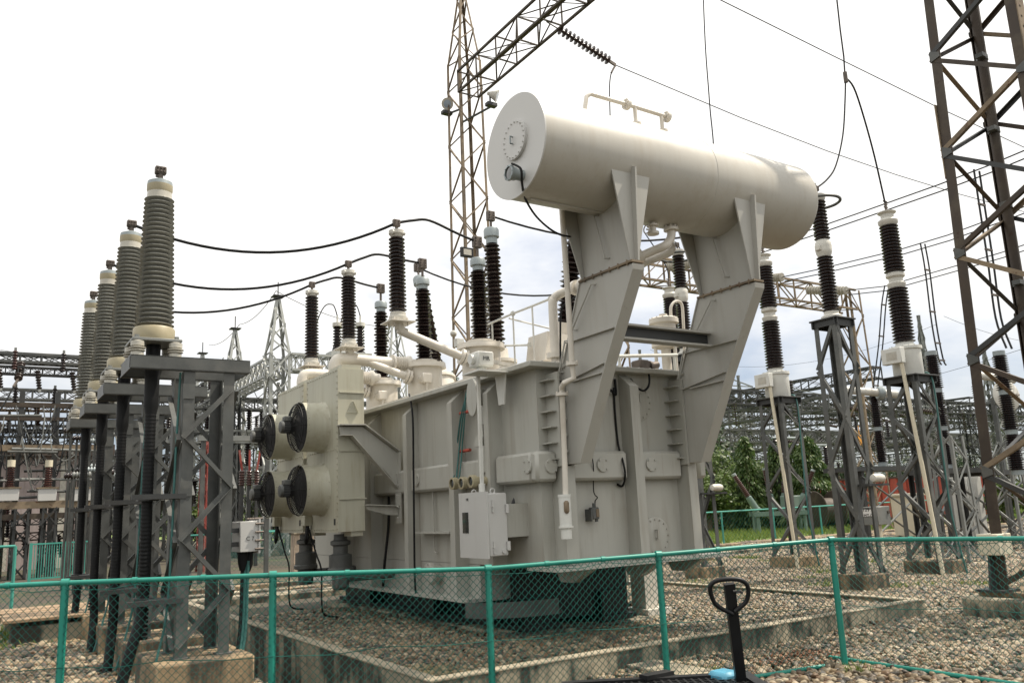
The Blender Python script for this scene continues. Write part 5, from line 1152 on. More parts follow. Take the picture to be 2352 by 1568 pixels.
# ================================================================== RUSTY GANTRY ON THE RIGHT WITH WHITE STRINGS
GY = 24.0
b0, b1 = ony(1385, 630, GY), ony(1940, 709, GY); bz = ony(1600, 640, GY).z
beam('gantry_beam', 'yellow-brown rusty lattice girder seen under the drum, carrying white insulator strings', 'girder', (b0.x - .6, GY, bz), (b1.x + .4, GY, bz), .85, .95, 14, 'rusty_steel', .085, .055, cross=False)
gcx = ony(1975, 950, GY).x
for x, l in ((gcx + .2, 'yellow-brown rusty lattice column at the right end of the girder with white strings'), (b0.x + .2, 'yellow-brown rusty lattice column hidden behind the transformer at the left end of the girder')):
    lattice('gantry_column', l, 'lattice tower', (x, GY), (1.15, 1.15), (x, GY), (.8, .8), 0, bz + .5, 9, .09, .055, 'rusty_steel', 'columns of the rusty girder')
STR = []
for i, (a, b, w) in enumerate((((1535, 613), (1612, 602), ((1612, 602), (1740, 570), (1862, 528), (1971, 490), (2154, 425), (2269, 381), (2700, 200))), ((1735, 643), (1798, 636), ((1798, 636), (1882, 618), (2064, 574), (2177, 540), (2285, 500), (2700, 345))), ((1854, 667), (1946, 667), ((1946, 667), (2035, 657), (2076, 645), (2170, 618), (2300, 580), (2700, 445))))):
    s = ony(*a, GY - .45); e = onx(*b, s.x)
    t = thing('insulator_string', 'string of white disc insulators on the rusty girder, ' + ['behind the drum between its supports', 'just right of the second drum support', 'at the right end of the girder'][i], 'insulator string', s, 'white strings on the rusty girder')
    disc_string(t, s, e, 14, .19, 'white_porcelain')
    for k in (0, .09): wire(('upper' if k else 'lower') + ' line of the twin conductors from the white string ' + ['behind the drum', 'next to the second drum support', 'at the end of the girder'][i], [onx(px, py, s.x) - Z3 * k * 2 + V((k, 0, 0)) for px, py in w], .02, 'line_wire')
    STR.append(s.x)
for i, (x, pts) in enumerate(((STR[2], ((2037, 656), (2030, 700), (2023, 790), (2012, 880), (2013, 893))), (STR[1], ((2119, 559), (2130, 620), (2145, 740), (2160, 820), (2168, 838))), (STR[0], ((2243, 391), (2255, 470), (2275, 600), (2293, 730), (2318, 800))))):
    t = thing('twin_dropper', 'pair of vertical conductors with spacers hanging from twin lines, ' + ['above the long white arm', 'beside the nearest current transformer', 'inside the brown tower'][i], 'cable', onx(*pts[0], x), 'twin droppers at the right')
    P = [onx(a, b, x) for a, b in pts]
    for k in (-1, 1): MB().tube(smooth([p + V((k * .14, 0, 0)) for p in P], 5), .028, 6).build('conductor', 'line_wire', t)
    mb = MB()
    for k in (.25, .45, .65, .85):
        j = k * (len(P) - 1); q = P[int(j)].lerp(P[min(int(j) + 1, len(P) - 1)], j - int(j)); mb.bar(q - V((.17, 0, 0)), q + V((.17, 0, 0)), .05)
    mb.build('spacer', 'fitting_metal', t)
# ================================================================== SWITCHGEAR ON THE RIGHT
def post_ins(label, px, vt, vb, d, rpx, group, m='brown_porcelain', fit='aluminium', secs=1, k=26, cat='insulator'):
    b = dep(px, vb, d); zt = vert(b.x, b.y, vt); r = rpx * d / FPX; t = thing('post_insulator', label, cat, b, group); h = (zt - b.z) / secs
    for s in range(secs):
        sheds(MB(), (b.x, b.y, b.z + h * s + .06), (b.x, b.y, b.z + h * (s + 1) - .06), r, r * .93, k, .62, 16).build('porcelain', m, t)
    mb = MB()
    for s in range(secs + 1): mb.cyl((b.x, b.y, b.z + h * s - .06), (b.x, b.y, b.z + h * s + .07), r * .75, 14)
    mb.build('fitting', fit, t); return b, zt
def table(label, px, v, d, w, ln, m='galvanised_dark', group='steel tables of the right-hand switchgear', wy=None):
    """steel support table whose top sits at picture row v"""
    b = dep(px, v, d); t = thing('support_table', label, 'stand', (b.x, b.y, 0), group)
    MB().box(b.x - ln / 2, b.x + ln / 2, b.y - w / 2, b.y + w / 2, b.z - .14, b.z).build('top_beam', m, t)
    for i in (-1, 1):
        for j in (-1, 1): MB().angle((b.x + i * ln * .42, b.y + j * w * .42, 0), (b.x + i * ln * .42, b.y + j * w * .42, b.z - .14), .14, (-i, 0, 0), (0, -j, 0)).build('leg', m, t)
    mb = MB()
    for j in (-1, 1): mb.bar((b.x - ln * .42, b.y + j * w * .44, .2), (b.x + ln * .42, b.y + j * w * .44, b.z - .3), .07, .03); mb.bar((b.x + ln * .42, b.y + j * w * .44 + .03, .2), (b.x - ln * .42, b.y + j * w * .44 + .03, b.z - .3), .07, .03)
    mb.build('bracing', 'galvanised_pale', t); return b
G1 = 'tall dark post insulators of the right-hand switchgear'
PI = [post_ins('tall dark post insulator carrying a long white arm, left of the nearest current transformer', 2027, 905, 1066, 28, 13, G1, secs=2, k=17),
      post_ins('thick dark brown post insulator directly behind the stand of the nearest current transformer', 2176, 812, 1072, 24, 17, G1, secs=3, k=16),
      post_ins('dark post insulator below a white arm, left of the dish antenna', 2272, 880, 1072, 28, 13, G1, secs=2, k=17),
      post_ins('thick dark post insulator at the right edge by the dish', 2338, 812, 1085, 23, 18, G1, secs=3, k=16)]
for (a, b, l) in (((1925, 894), (2060, 905), 'long white tube arm on top of the dark post left of the nearest current transformer'), ((2245, 862), (2330, 872), 'white tube arm above the dish antenna at the right edge')):
    p, q = dep(*a, 28), dep(*b, 28); t = thing('bus_switch', l, 'switch', p, 'white switch tubes at the right'); MB().tube([p, q], .13, 12).build('tube', 'cast_white', t); MB().lathe([(.2, -.1), (.24, 0), (.2, .1)], p.lerp(q, .72), q - p, 16).build('joint', 'aluminium', t)
table('dark steel table behind the grey marked cabinet', 2035, 1072, 28, 1.2, 5.0); table('dark steel table behind the nearest current transformer stand', 2185, 1076, 24, 1.0, 2.6); table('dark steel table right of the brown tower leg', 2310, 1080, 26, 1.2, 5.0)
p = dep(2312, 908, 27); t = thing('dish_antenna', 'round white dish antenna near the right edge', 'dish', p); MB().lathe([(.001, .1), (.2, .08), (.4, .02), (.5, -.03), (.52, 0), (.4, .06), (.001, .14)], p, (-.3, -.9, .05), 32).build('dish', 'cast_white', t); MB().tube([p, p + V((-.25, -.5, -.05)), p + V((-.5, -.55, -.1))], .03, 8).build('feed', 'fitting_metal', t); MB().bar(p, p + V((.3, .6, -.2)), .08).bar(p + V((.3, .6, 0)), (p.x + .3, p.y + .6, 0), .12).build('mast', 'galvanised', t)
# marked grey cabinet
cd_ = 19.5; p = dep(2017, 1205, cd_); q = dep(2053, 1163, cd_)
t = thing('marshalling_box', 'grey box on posts with a white plate reading 129 M MT-04', 'box', (p.x, p.y, 0))
x0, x1, y0, y1, z0, z1 = p.x - .05, p.x + .45, p.y - .05, p.y + .33, p.z, vert(p.x, p.y, 1163)
bd = MB().cbox(x0, x1, y0, y1, z0, z1, .01).build('body', 'galvanised_pale', t)
MB().cyl((x1 - .08, y0 - .03, z1 - .13), (x1 - .08, y0, z1 - .13), .04, 10).build('lock', 'fitting_metal', t)
mb = MB().box(x0 + .1, x0 + .18, y0 + .1, y0 + .18, 0, z0).box(x1 - .15, x1 - .05, y1 - .15, y1 - .05, 0, z0); mb.build('leg', 'kiosk_paint', t)
pl_ = MB().box(x0 - .008, x0 - .002, y0 + .06, y0 + .37, z0 + .2, z1 - .06).build('plate', 'sign_white', t)
def text3(name, body, size, loc, xdir, up, m, parent, ex=.002):
    cu = bpy.data.curves.new(name, 'FONT'); cu.body = body; cu.size = size; cu.align_x = 'CENTER'; cu.align_y = 'CENTER'; cu.extrude = ex
    tmp = bpy.data.objects.new(name, cu); COL.objects.link(tmp)
    bpy.context.view_layer.update(); dg = bpy.context.evaluated_depsgraph_get()
    me = bpy.data.meshes.new_from_object(tmp.evaluated_get(dg)); bpy.data.objects.remove(tmp)
    xd, u = V(xdir).normalized(), V(up).normalized(); n = xd.cross(u); R = Matrix((xd, u, n)).transposed().to_4x4(); R.translation = V(loc) - BASE.get(parent.name, V((0, 0, 0)))
    me.transform(R); me.materials.clear(); me.materials.append(MATS[m]); o = bpy.data.objects.new(name, me); COL.objects.link(o); o.parent = parent; BASE[o.name] = BASE.get(parent.name); return o
yc = (y0 + .06 + y0 + .37) / 2; zc = (z0 + .2 + z1 - .06) / 2
text3('lettering', '129 M', .125, (x0 - .012, yc, zc + .075), (0, -1, 0), (0, 0, 1), 'sign_black', pl_); text3('lettering', 'MT-04', .105, (x0 - .012, yc, zc - .06), (0, -1, 0), (0, 0, 1), 'sign_black', pl_)
# stencilled figures on the near stand and link box
for k in range(4): text3('lettering', '108', .05, (xl + .05, SEY[k] - .307, zc0 - .28), (0, 0, 1), (-1, 0, 0), 'sign_black', st if k == 0 else [o for o in COL.objects if o.get('label') == stand_label(k)][0]) if k == 0 else None
bo = [o for o in lb.children if o.name.startswith('body')][0]; pq = ony(575, 1236, 9.445); text3('lettering', 'C 7', .06, (pq.x, 9.447, pq.z), (1, 0, 0), (0, 0, 1), 'galvanised', bo)
for px, pz in ((778, 0), ): pass
text3('lettering', 'MR', .07, (5.16, 8.497, zt_g + .19), (1, 0, 0), (0, 0, 1), 'galvanised', gear); text3('lettering', 'MR', .045, (CXa - .0235, CYb - .2, 1.87), (0, -1, 0), (0, 0, 1), 'galvanised', cab)
# cream kiosk, white cabinet, red container, drums
p = dep(2095, 1221, 31); t = thing('kiosk', 'cream metal kiosk cabinet behind the grey marked box', 'cabinet', (p.x, p.y, 0)); w = .42; zk = vert(p.x, p.y, 1138)
MB().cbox(p.x - w, p.x + w, p.y - w, p.y + w, .12, zk, .01).build('body', 'kiosk_paint', t); MB().cbox(p.x - w - .08, p.x + w + .08, p.y - w - .08, p.y + w + .08, zk, zk + .09, .01).build('roof', 'kiosk_paint', t); MB().cbox(p.x - w - .05, p.x + w + .05, p.y - w - .05, p.y + w + .05, 0, .12, .01).build('base', 'concrete', t)
p = dep(2228, 1216, 27); t = thing('switch_cabinet', 'tall white cabinet behind the brown tower leg', 'cabinet', (p.x, p.y, 0)); zk = vert(p.x, p.y, 1088)
MB().cbox(p.x - .5, p.x + .35, p.y - .4, p.y + .4, .1, zk, .012).build('body', 'white_paint', t); MB().cbox(p.x - .46, p.x + .31, p.y - .42, p.y - .401, .2, zk - .1, .004).build('door', 'white_paint', t); MB().box(p.x + .22, p.x + .26, p.y - .46, p.y - .42, 1.1, 1.25).build('handle', 'fitting_metal', t)
for i, (px, l) in enumerate(((2215, 'bright aluminium lattice stand left of the brown tower leg'), (2340, 'grey lattice stand at the lower right edge'))):
    p = onz(px, 1292 - 30 * i, 0); lattice('lattice_stand', l, 'stand', (p.x, p.y), (.7, .7), (p.x, p.y), (.55, .55), 0, 3.0, 5, .07, .045, 'galvanised_pale', 'short stands at far right')
ca, cb_ = dep(1868, 1200, 45), dep(2275, 1192, 47)
t = thing('shipping_container', 'long rusty red corrugated container beyond the back fence', 'container', (ca.x, ca.y, 0)); d = (V((cb_.x, cb_.y, 0)) - V((ca.x, ca.y, 0))); L = d.length; d.normalize(); n = V((d.y, -d.x, 0)); o_ = V((ca.x, ca.y, 0)); prof = []
k = 0
while k * .14 < L: prof.append(o_ + d * (k * .14) + n * (.0 if (k // 2) % 2 else .05)); k += 1
mb = MB(); m = len(prof); zt_ = 2.45
mb.add([p + Z3 * .15 for p in prof] + [p + Z3 * zt_ for p in prof], [(i, i + 1, i + 1 + m, i + m) for i in range(m - 1)])
a, b = o_, o_ + d * L; mb.prism([a + Z3 * .15, b + Z3 * .15, b + Z3 * .15 - n * 2.4, a + Z3 * .15 - n * 2.4], (0, 0, zt_ - .17)); mb.build('body', 'container_red', t)
MB().prism([a + Z3 * zt_ + n * .08, b + Z3 * zt_ + n * .08, b + Z3 * zt_ - n * 2.4, a + Z3 * zt_ - n * 2.4], (0, 0, .1)).bar(a + n * .06 + Z3 * .2, b + n * .06 + Z3 * .2, .12).build('frame', 'roof_brown', t)
for i, (px, v) in enumerate(((1892, 1146), (1918, 1142))):
    c = dep(px, v, 41 + i * 1.6); c.z = .95; ax = V((.9, -.25, 0)).normalized(); t = thing('cable_drum', ['front rusty steel cable drum by the red container', 'rear rusty steel cable drum by the red container'][i], 'cable drum', (c.x, c.y, 0), 'cable drums by the red container')
    for s in (-.55, .55): MB().lathe([(.12, -.03), (.95, -.03), (.97, 0), (.95, .03), (.12, .03)], c + ax * s, ax, 36).build('flange', 'brown_steel', t)
    MB().lathe([(.62, -.52), (.62, .52)], c, ax, 30).build('barrel', 'brown_steel', t)
# old breaker with slanting bushings on the lawn
p = dep(1790, 1190, 40); t = thing('old_breaker', 'grey-green scrapped breaker frame with slanting brown bushings on the lawn', 'circuit breaker', (p.x, p.y, 0))
xd = V((.82, -.57, 0)); yd = V((.57, .82, 0)); o_ = V((p.x, p.y, 0))
mb = MB(); c0_ = o_ + Z3 * .95
for s in (-.45, .45): mb.bar(c0_ - xd * 1.3 + yd * s, c0_ + xd * 1.3 + yd * s, .14, .2)
for s in (-1.1, 1.1): mb.bar(c0_ + xd * s - yd * .5, c0_ + xd * s + yd * .5, .14, .16); mb.bar(o_ + xd * s - yd * .4, c0_ + xd * s - yd * .4, .12); mb.bar(o_ + xd * s + yd * .4, c0_ + xd * s + yd * .4, .12)
mb.build('frame', 'green_machine', t); q = c0_ + xd * .7; MB().cbox(q.x - .4, q.x + .4, q.y - .4, q.y + .4, .75, 1.75, .03).build('box', 'green_machine', t)
for (s, tx, u) in ((-1.0, -.55, 0), (.95, .5, 0), (-.1, -.12, .5), (.45, .1, .6)):
    b = c0_ + xd * s + yd * u + Z3 * .15; a_ = (Z3 + xd * tx).normalized(); MB().lathe([(.2, 0), (.2, .1), (.17, .12), (.15, .75), (.1, .8)], b, a_, 18).build('turret', 'green_machine', t); e = b + a_ * .8; sheds(MB(), e, e + a_ * 1.15, .15, .12, 14, .62, 16).build('porcelain', 'red_porcelain', t); MB().cyl(e + a_ * 1.15, e + a_ * 1.25, .11, 14).build('cap', 'aluminium', t)
# ================================================================== BACK FENCES AND GATE
def mesh_fence(name, label, pts, h, step, wr=.006, pitch=.16):
    t = thing(name, label, 'fence', pts[0]); P = [V(p) for p in pts]; tot = 0
    MB().tube([p + Z3 * h for p in P], .03, 8).build('top_rail', 'fence_pale', t)
    mb = MB(); mw = MB()
    for a, b in zip(P[:-1], P[1:]):
        L = (b - a).length; n = max(1, int(L / step))
        for k in range(n + 1): q = a.lerp(b, k / n); MB().tube([q, q + Z3 * h], .035, 8).build('post', 'fence_pale', t)
        m = int(L / pitch)
        for k in range(-int(h / pitch), m):
            s0, s1 = k * pitch, k * pitch + h
            for (u, w_) in (((s0, 0), (s1, h)), ((s1, 0), (s0, h))):
                c = []
                for (s_, z) in (u, w_):
                    sc = min(max(s_, 0), L)
                    if s_ != sc: z = z + (sc - s_) * (1 if w_[0] > u[0] else -1) * 1.0
                    c.append((sc, z))
                if abs(c[0][0] - c[1][0]) > .01 : mw.bar(a.lerp(b, c[0][0] / L) + Z3 * c[0][1], a.lerp(b, c[1][0] / L) + Z3 * c[1][1], wr, wr)
    mw.build('mesh_panel', 'fence_wire', t, 10); return t
yF = onz(1790, 1240, 0).y + .3
mesh_fence('chain_link_fence', 'green chain-link fence in front of the lawn, behind the lattice stands', [(13, yF, 0), (70, yF, 0)], 1.25, 3.0, .0035, .2)
pA = onz(415, 1318, 0); pB = onz(668, 1302, 0)
mesh_fence('chain_link_fence', 'green chain-link fence between the cable stands and the coolers', [pA, pB, pB + V((0, 9, 0))], 1.3, 2.4, .0045, .16)
pA = onz(25, 1402, 0); pB = onz(62, 1336, 0); pC = pA + V((-4.5, 1.2, 0)); mesh_fence('chain_link_fence', 'green chain-link side fence at the far left edge before the gate', [pC, pA], 1.4, 2.2, .003, .12)
ga, gb = onz(66, 1338, 0), onz(222, 1326, 0); t = thing('green_gate', 'turquoise barred steel gate at the left behind the cable stands', 'gate', ga)
for k, q in ((0, ga), (.5, ga.lerp(gb, .5)), (1, gb)): MB().bar(q, q + Z3 * 1.3, .09).build('post', 'fence_pale', t)
MB().bar(ga + Z3 * 1.26, gb + Z3 * 1.26, .05).bar(ga + Z3 * .12, gb + Z3 * .12, .05).build('rail', 'fence_pale', t)
mb = MB()
for k in range(28): q = ga.lerp(gb, (k + .5) / 28); mb.bar(q + Z3 * .12, q + Z3 * 1.26, .024)
mb.build('bars', 'fence_pale', t)
wt = onz(694, 1318, .0); t = thing('weathered_column', 'peeling weathered timber column behind the coolers', 'column', (wt.x, wt.y, 0))
zt_ = vert(wt.x, wt.y, 1225); MB().prism([(wt.x - .33, wt.y - .2, 0), (wt.x + .3, wt.y - .25, 0), (wt.x + .36, wt.y + .2, 0), (wt.x - .3, wt.y + .25, 0)], (0, 0, zt_)).build('shaft', 'weathered_trunk', t); MB().cbox(wt.x - .36, wt.x + .4, wt.y - .28, wt.y + .28, zt_, zt_ + .05, .01).build('cap', 'concrete', t)
# ================================================================== LEFT: BUILDING AND RACKS
bp_ = dep(0, 1215, 37); by = bp_.y
t = thing('control_building', 'low pinkish plastered building with dark roof edge behind the racks at left', 'building', (0, by, 0)); zb_ = ony(100, 1048, by).z; zr_ = ony(100, 1022, by).z; xe = ony(236, 1100, by).x
MB().box(-9, xe, by, by + 8, 0, zb_).build('wall', 'wall_pink', t); MB().box(-9.4, xe + .4, by - .45, by + 8.4, zb_, zr_).build('roof', 'roof_brown', t)
for px in (145, 20): x = ony(px, 1100, by).x; MB().box(x - .12, x + .12, by - .06, by, 0, zb_).build('pilaster', 'white_porcelain', t)
ry = dep(0, 1215, 30).y
def hb(label, v0, v1, y, x0, x1, h, m, cat='beam', group='long horizontal beams of the left-hand racks'):
    z = ony(100, v0, y).z; return tag(MB().box(x0, x1, y - .12, y + .12, z - h, z).build('rack_beam', m), label, cat, group)
xa_, xb_ = ony(-60, 1100, ry).x, ony(236, 1100, ry).x
hb('rusty beam with bottle insulators standing on it, at left', 1150, 0, ry, xa_, xb_, .26, 'rusty_steel'); hb('dark lower rack beam below the bottle insulators', 1178, 0, ry, xa_, xb_, .2, 'brown_steel')
hb('rusty I-beam level with the feet of the sealing ends', 927, 0, ry + 1, xa_, xb_, .16, 'brown_steel'); hb('thin brown beam crossing the cable droppers at left', 958, 0, ry + 1, xa_, xb_, .14, 'brown_steel'); hb('broad grey-brown beam just under the roof edge at left', 1022, 0, ry + .5, xa_, xb_, .22, 'rusty_steel')
z = ony(100, 826, ry + 2).z; beam('gantry_beam', 'grey lattice girder across the sky at the left edge', 'girder', (xa_ - 1, ry + 2, z), (xb_ + 1.5, ry + 2, z), .5, .32, 9, 'galvanised', .10, .06)
z = ony(100, 908, ry + 9).z; beam('gantry_beam', 'second lower grey lattice girder at the left edge', 'girder', (xa_ - 2, ry + 9, z), (xb_ + 2, ry + 9, z), .5, .45, 12, 'galvanised', .09, .06)
z = ony(100, 985, ry + 9).z; beam('gantry_beam', 'third and lowest thin girder at the left edge', 'girder', (xa_ - 2, ry + 9, z), (xb_ + 2, ry + 9, z), .4, .3, 12, 'galvanised_dark', .08, .05)
for i, px in enumerate((-25, 45, 128, 205)):
    x = ony(px, 1000, ry + 1).x; tag(MB().box(x - .09, x + .09, ry + .9, ry + 1.1, 0, ony(100, 900, ry + 1).z).build('rack_post', 'galvanised_dark'), ['first', 'second', 'third', 'fourth'][i] + ' grey upright of the racks from the left edge', 'post', 'uprights of the left-hand racks')
for i, px in enumerate((-8, 55, 118, 180)):
    x = ony(px, 1100, ry).x; lattice('rack_column', ['first', 'second', 'third', 'fourth'][i] + ' dark lattice leg under the rack beams from the left edge', 'stand', (x, ry), (.5, .4), (x, ry), (.5, .4), 0, ony(100, 1150, ry).z - .26, 4, .08, .05, 'galvanised_dark', 'lattice legs of the left-hand racks', detail=False)
for i, px in enumerate((20, 107, 188)):
    b = ony(px, 1150, ry); t = thing('bottle_insulator', ['leftmost', 'middle', 'rightmost'][i] + ' ribbed red-brown bottle insulator on a white box over the rusty beam', 'insulator', b, 'bottle insulators on the left rack'); zt_ = ony(px, 1122, ry).z
    MB().cbox(b.x - .3, b.x + .3, b.y - .2, b.y + .2, b.z, zt_, .01).build('box', 'cabinet_paint', t); MB().box(b.x - .36, b.x + .36, b.y - .24, b.y + .24, zt_, zt_ + .05).build('lid', 'rusty_steel', t); e = V((b.x, b.y, ony(px, 1072, ry).z)); sheds(MB(), (b.x, b.y, zt_ + .05), e, .17, .13, 9, .6, 16).build('porcelain', 'red_porcelain', t); MB().cyl(e, e + Z3 * .25, .13, 14).build('cap', 'kiosk_paint', t)
for i, px in enumerate((48, 209, -40)):
    z = ony(px, 838, ry + 2).z; x = ony(px, 838, ry + 2).x; p = V((x, ry + 1.7, z)); t = thing('insulator_string', ['left', 'right', 'outermost left'][i] + ' dark brown disc string hanging from the grey girder at left', 'insulator string', p, 'disc strings under the left girder')
    q = p + V((-.1 - .05 * i, -.8, -.75)); disc_string(t, p, q, 7, .15, 'insulator_disc'); MB().bar(q, q + V((-.15, -.4, -.35)), .07).build('clamp', 'fitting_metal', t)
    wire(['left', 'right', 'outermost left'][i] + ' dark cable slanting down from the disc string at left', smooth([q + V((-.15, -.4, -.35)), q + V((-.5, -.5, -1.2)), q + V((-1.3, -.3, -2.4)), q + V((-2.2, 0, -3.4))], 4), .03, 'line_wire', group='slanting cables at the left edge')
for i in range(5):
    z = ony(100, (870, 945, 1000, 1195, 1230)[i], ry + 3).z; y = ry + 1.2 + .5 * i; m_ = ('galvanised_dark', 'rusty_steel', 'galvanised', 'galvanised_dark', 'brown_steel', 'galvanised_dark', 'rusty_steel')[i]
    beam('rack_girder', ['topmost', 'second', 'third', 'fourth', 'lowest'][i] + ' thin lattice cross girder in the left racks, counted downwards', 'girder', (xa_ - .5, y, z), (xb_ + .3, y, z), .35, .28, 12, m_, .055, .04, 'thin cross girders of the left racks')
    for j in range(6):
        p = V((xa_ + .4 + j * (xb_ - xa_) / 6 + rnd.uniform(-.2, .2), y - .2, z)); t = thing('rack_insulator', 'dark ribbed insulator on a thin cross girder of the left racks', 'insulator', p, 'dark insulators of the left racks'); q = p + (Z3 * .75 if j % 2 else V((.1, -.15, -.75))); sheds(MB(), p, q, .11, .1, 7, .55, 10).build('porcelain', rnd.choice(('brown_porcelain', 'red_porcelain', 'brown_porcelain')), t); MB().bar(q, q + (q - p) * .15, .09).build('cap', 'galvanised_pale', t)
for i in range(18):
    x = rnd.uniform(xa_, xb_); y = ry + rnd.uniform(-.6, 3); z1 = rnd.uniform(3.0, 6.0); tag(MB().bar((x, y, 0), (x, y, z1), .09, .07).build('rack_post', rnd.choice(('galvanised_dark', 'galvanised', 'brown_steel'))), 'slim steel upright among the crowded racks at the left edge', 'post', 'slim uprights in the left racks')
for i in range(10):
    z = ony(100, rnd.uniform(940, 1200), ry).z; y = ry + rnd.uniform(-.5, 3); x = rnd.uniform(xa_, xb_ - 2); tag(MB().tube([(x, y, z), (x + rnd.uniform(1.5, 3.5), y + rnd.uniform(-.3, .3), z + rnd.uniform(-.1, .1))], .05, 8).build('bus_tube', rnd.choice(('galvanised_pale', 'galvanised_dark', 'galvanised'))), 'short grey tube conductor lying across the left racks', 'conductor', 'short tubes of the left racks')
for i in range(60):                                                          # loose conductors of the left rack
    x = rnd.uniform(xa_, xb_ - .5); y = ry + rnd.uniform(0, 2); z0_ = ony(100, rnd.choice((927, 958, 1000)), ry).z; x2 = x + rnd.uniform(-1.2, 1.6); z2 = z0_ - rnd.uniform(.4, 2.0)
    wire('pale grey curved jumper wire tangled among the rack beams at left', smooth([(x, y, z0_), (x + .1 * (x2 - x), y - .1, z0_ - .55), (x + .55 * (x2 - x), y, min(z0_, z2) - .25), (x2, y, z2)], 5), .022, rnd.choice(('galvanised_pale', 'galvanised', 'line_wire')), 5, 'cable', 'jumper_wire', 'tangled jumper wires of the left rack')
G2 = 'stacked insulators of the left-hand switch racks'
for i in range(16):
    px = 150 + (i % 8) * 13 + rnd.uniform(-4, 4); v = 1000 + (i // 8) * 85 + rnd.uniform(-15, 15); p = dep(px, v, 22 + rnd.uniform(0, 4)); t = thing('rack_insulator', 'small pale ribbed insulator lying in the switch rack beside the farthest sealing end', 'insulator', p, G2)
    sheds(MB(), p, p + V((.45, -.12, 0)), .09, .09, 6, .6, 12).build('porcelain', rnd.choice(('aluminium', 'brown_porcelain', 'galvanised_pale')), t); MB().bar(p + V((.2, 0, .1)), V((p.x + .2, p.y + .3, 0)), .06).build('bracket', 'galvanised', t)
# ================================================================== MIDDLE LEFT: SWITCHYARD TOWERS
TXs = 12.75; TYs = [41.4, 49.7, 58.0]
for k, y in enumerate(TYs):
    z_t_ = 12.9; w = 1.05; zt_ = 9.9
    t = thing('lattice_tower', ['tallest pale grey lattice tower with pointed peak left of the coolers', 'middle pale pointed tower behind the tallest pale one', 'smallest pale pointed tower of the receding row'][k], 'lattice tower', (TXs, y, 0), 'pale pointed towers of the left yard')
    lattice('', '', '', (TXs, y), (w, w), (TXs, y), (w, w), 0, zt_, 8, .15, .08, 'tower_pale', root=t, detail=False); lattice('', '', '', (TXs, y), (w, w), (TXs, y), (.18, .18), zt_, z_t_, 4, .12, .075, 'tower_pale', root=t); MB().cbox(TXs - .3, TXs + .3, y - .3, y + .3, z_t_, z_t_ + .06, .01).cyl((TXs, y, z_t_), (TXs, y, z_t_ + .8), .03, 8).build('peak', 'galvanised_dark', t)
for k, (a, b) in enumerate(((41.4, 49.7), (49.7, 58.0), (32, 41.4))): beam('gantry_beam', ['pale girder joining the tallest and middle pointed towers', 'pale girder joining the middle and smallest pointed towers', 'pale girder reaching forward from the tallest pointed tower'][k], 'girder', (TXs, a + (.5 if k < 2 else 0), 9.3), (TXs, b - .5, 9.3), .9, .9, 9, 'tower_pale', .1, .06) if k < 2 else None
xt = ony(905, 770, 41.4).x
t = thing('lattice_tower', 'pale pointed lattice tower peeping between the bushings', 'lattice tower', (xt, 41.4, 0), 'pale pointed towers of the left yard'); lattice('', '', '', (xt, 41.4), (1, 1), (xt, 41.4), (1, 1), 0, 9.9, 8, .12, .07, 'tower_pale', root=t, detail=False); lattice('', '', '', (xt, 41.4), (1, 1), (xt, 41.4), (.2, .2), 9.9, 12.9, 4, .09, .06, 'tower_pale', root=t)
beam('gantry_beam', 'pale girder with small arresters on top behind the white-capped arresters', 'girder', (TXs + .6, 41.4, 9.5), (xt - .6, 41.4, 9.5), .9, .8, 11, 'tower_pale', .11, .06)
for i, px in enumerate((775, 828)):
    p = ony(px, 800, 41.4); p.z = 9.95; b = p; zt_ = ony(px, 742, 41.4).z; t = thing('post_insulator', ['left', 'right'][i] + ' small brown arrester standing on the pale girder behind the bushings', 'insulator', p, 'arresters on the pale girder'); MB().cbox(p.x - .5, p.x + .5, p.y - .4, p.y + .4, 9.9, 10.2, .02).build('base', 'tower_pale', t); sheds(MB(), (p.x, p.y, 10.2), (p.x, p.y, zt_ - .2), .27, .23, 9, .6, 14).build('porcelain', 'brown_porcelain', t); MB().cyl((p.x, p.y, zt_ - .2), (p.x, p.y, zt_), .26, 14).cyl((p.x, p.y, zt_), (p.x, p.y, zt_ + .4), .05, 8).build('cap', 'cast_white', t)
    wire('thin lead looping down left from the %s small arrester on the girder' % ['left', 'right'][i], smooth([(p.x, p.y, zt_ + .4), (p.x - .3, p.y, zt_ + 1.0), (p.x - 1, p.y, zt_ + .3), (p.x - 2.2, p.y, zt_ - 4)], 6), .03, 'line_wire')
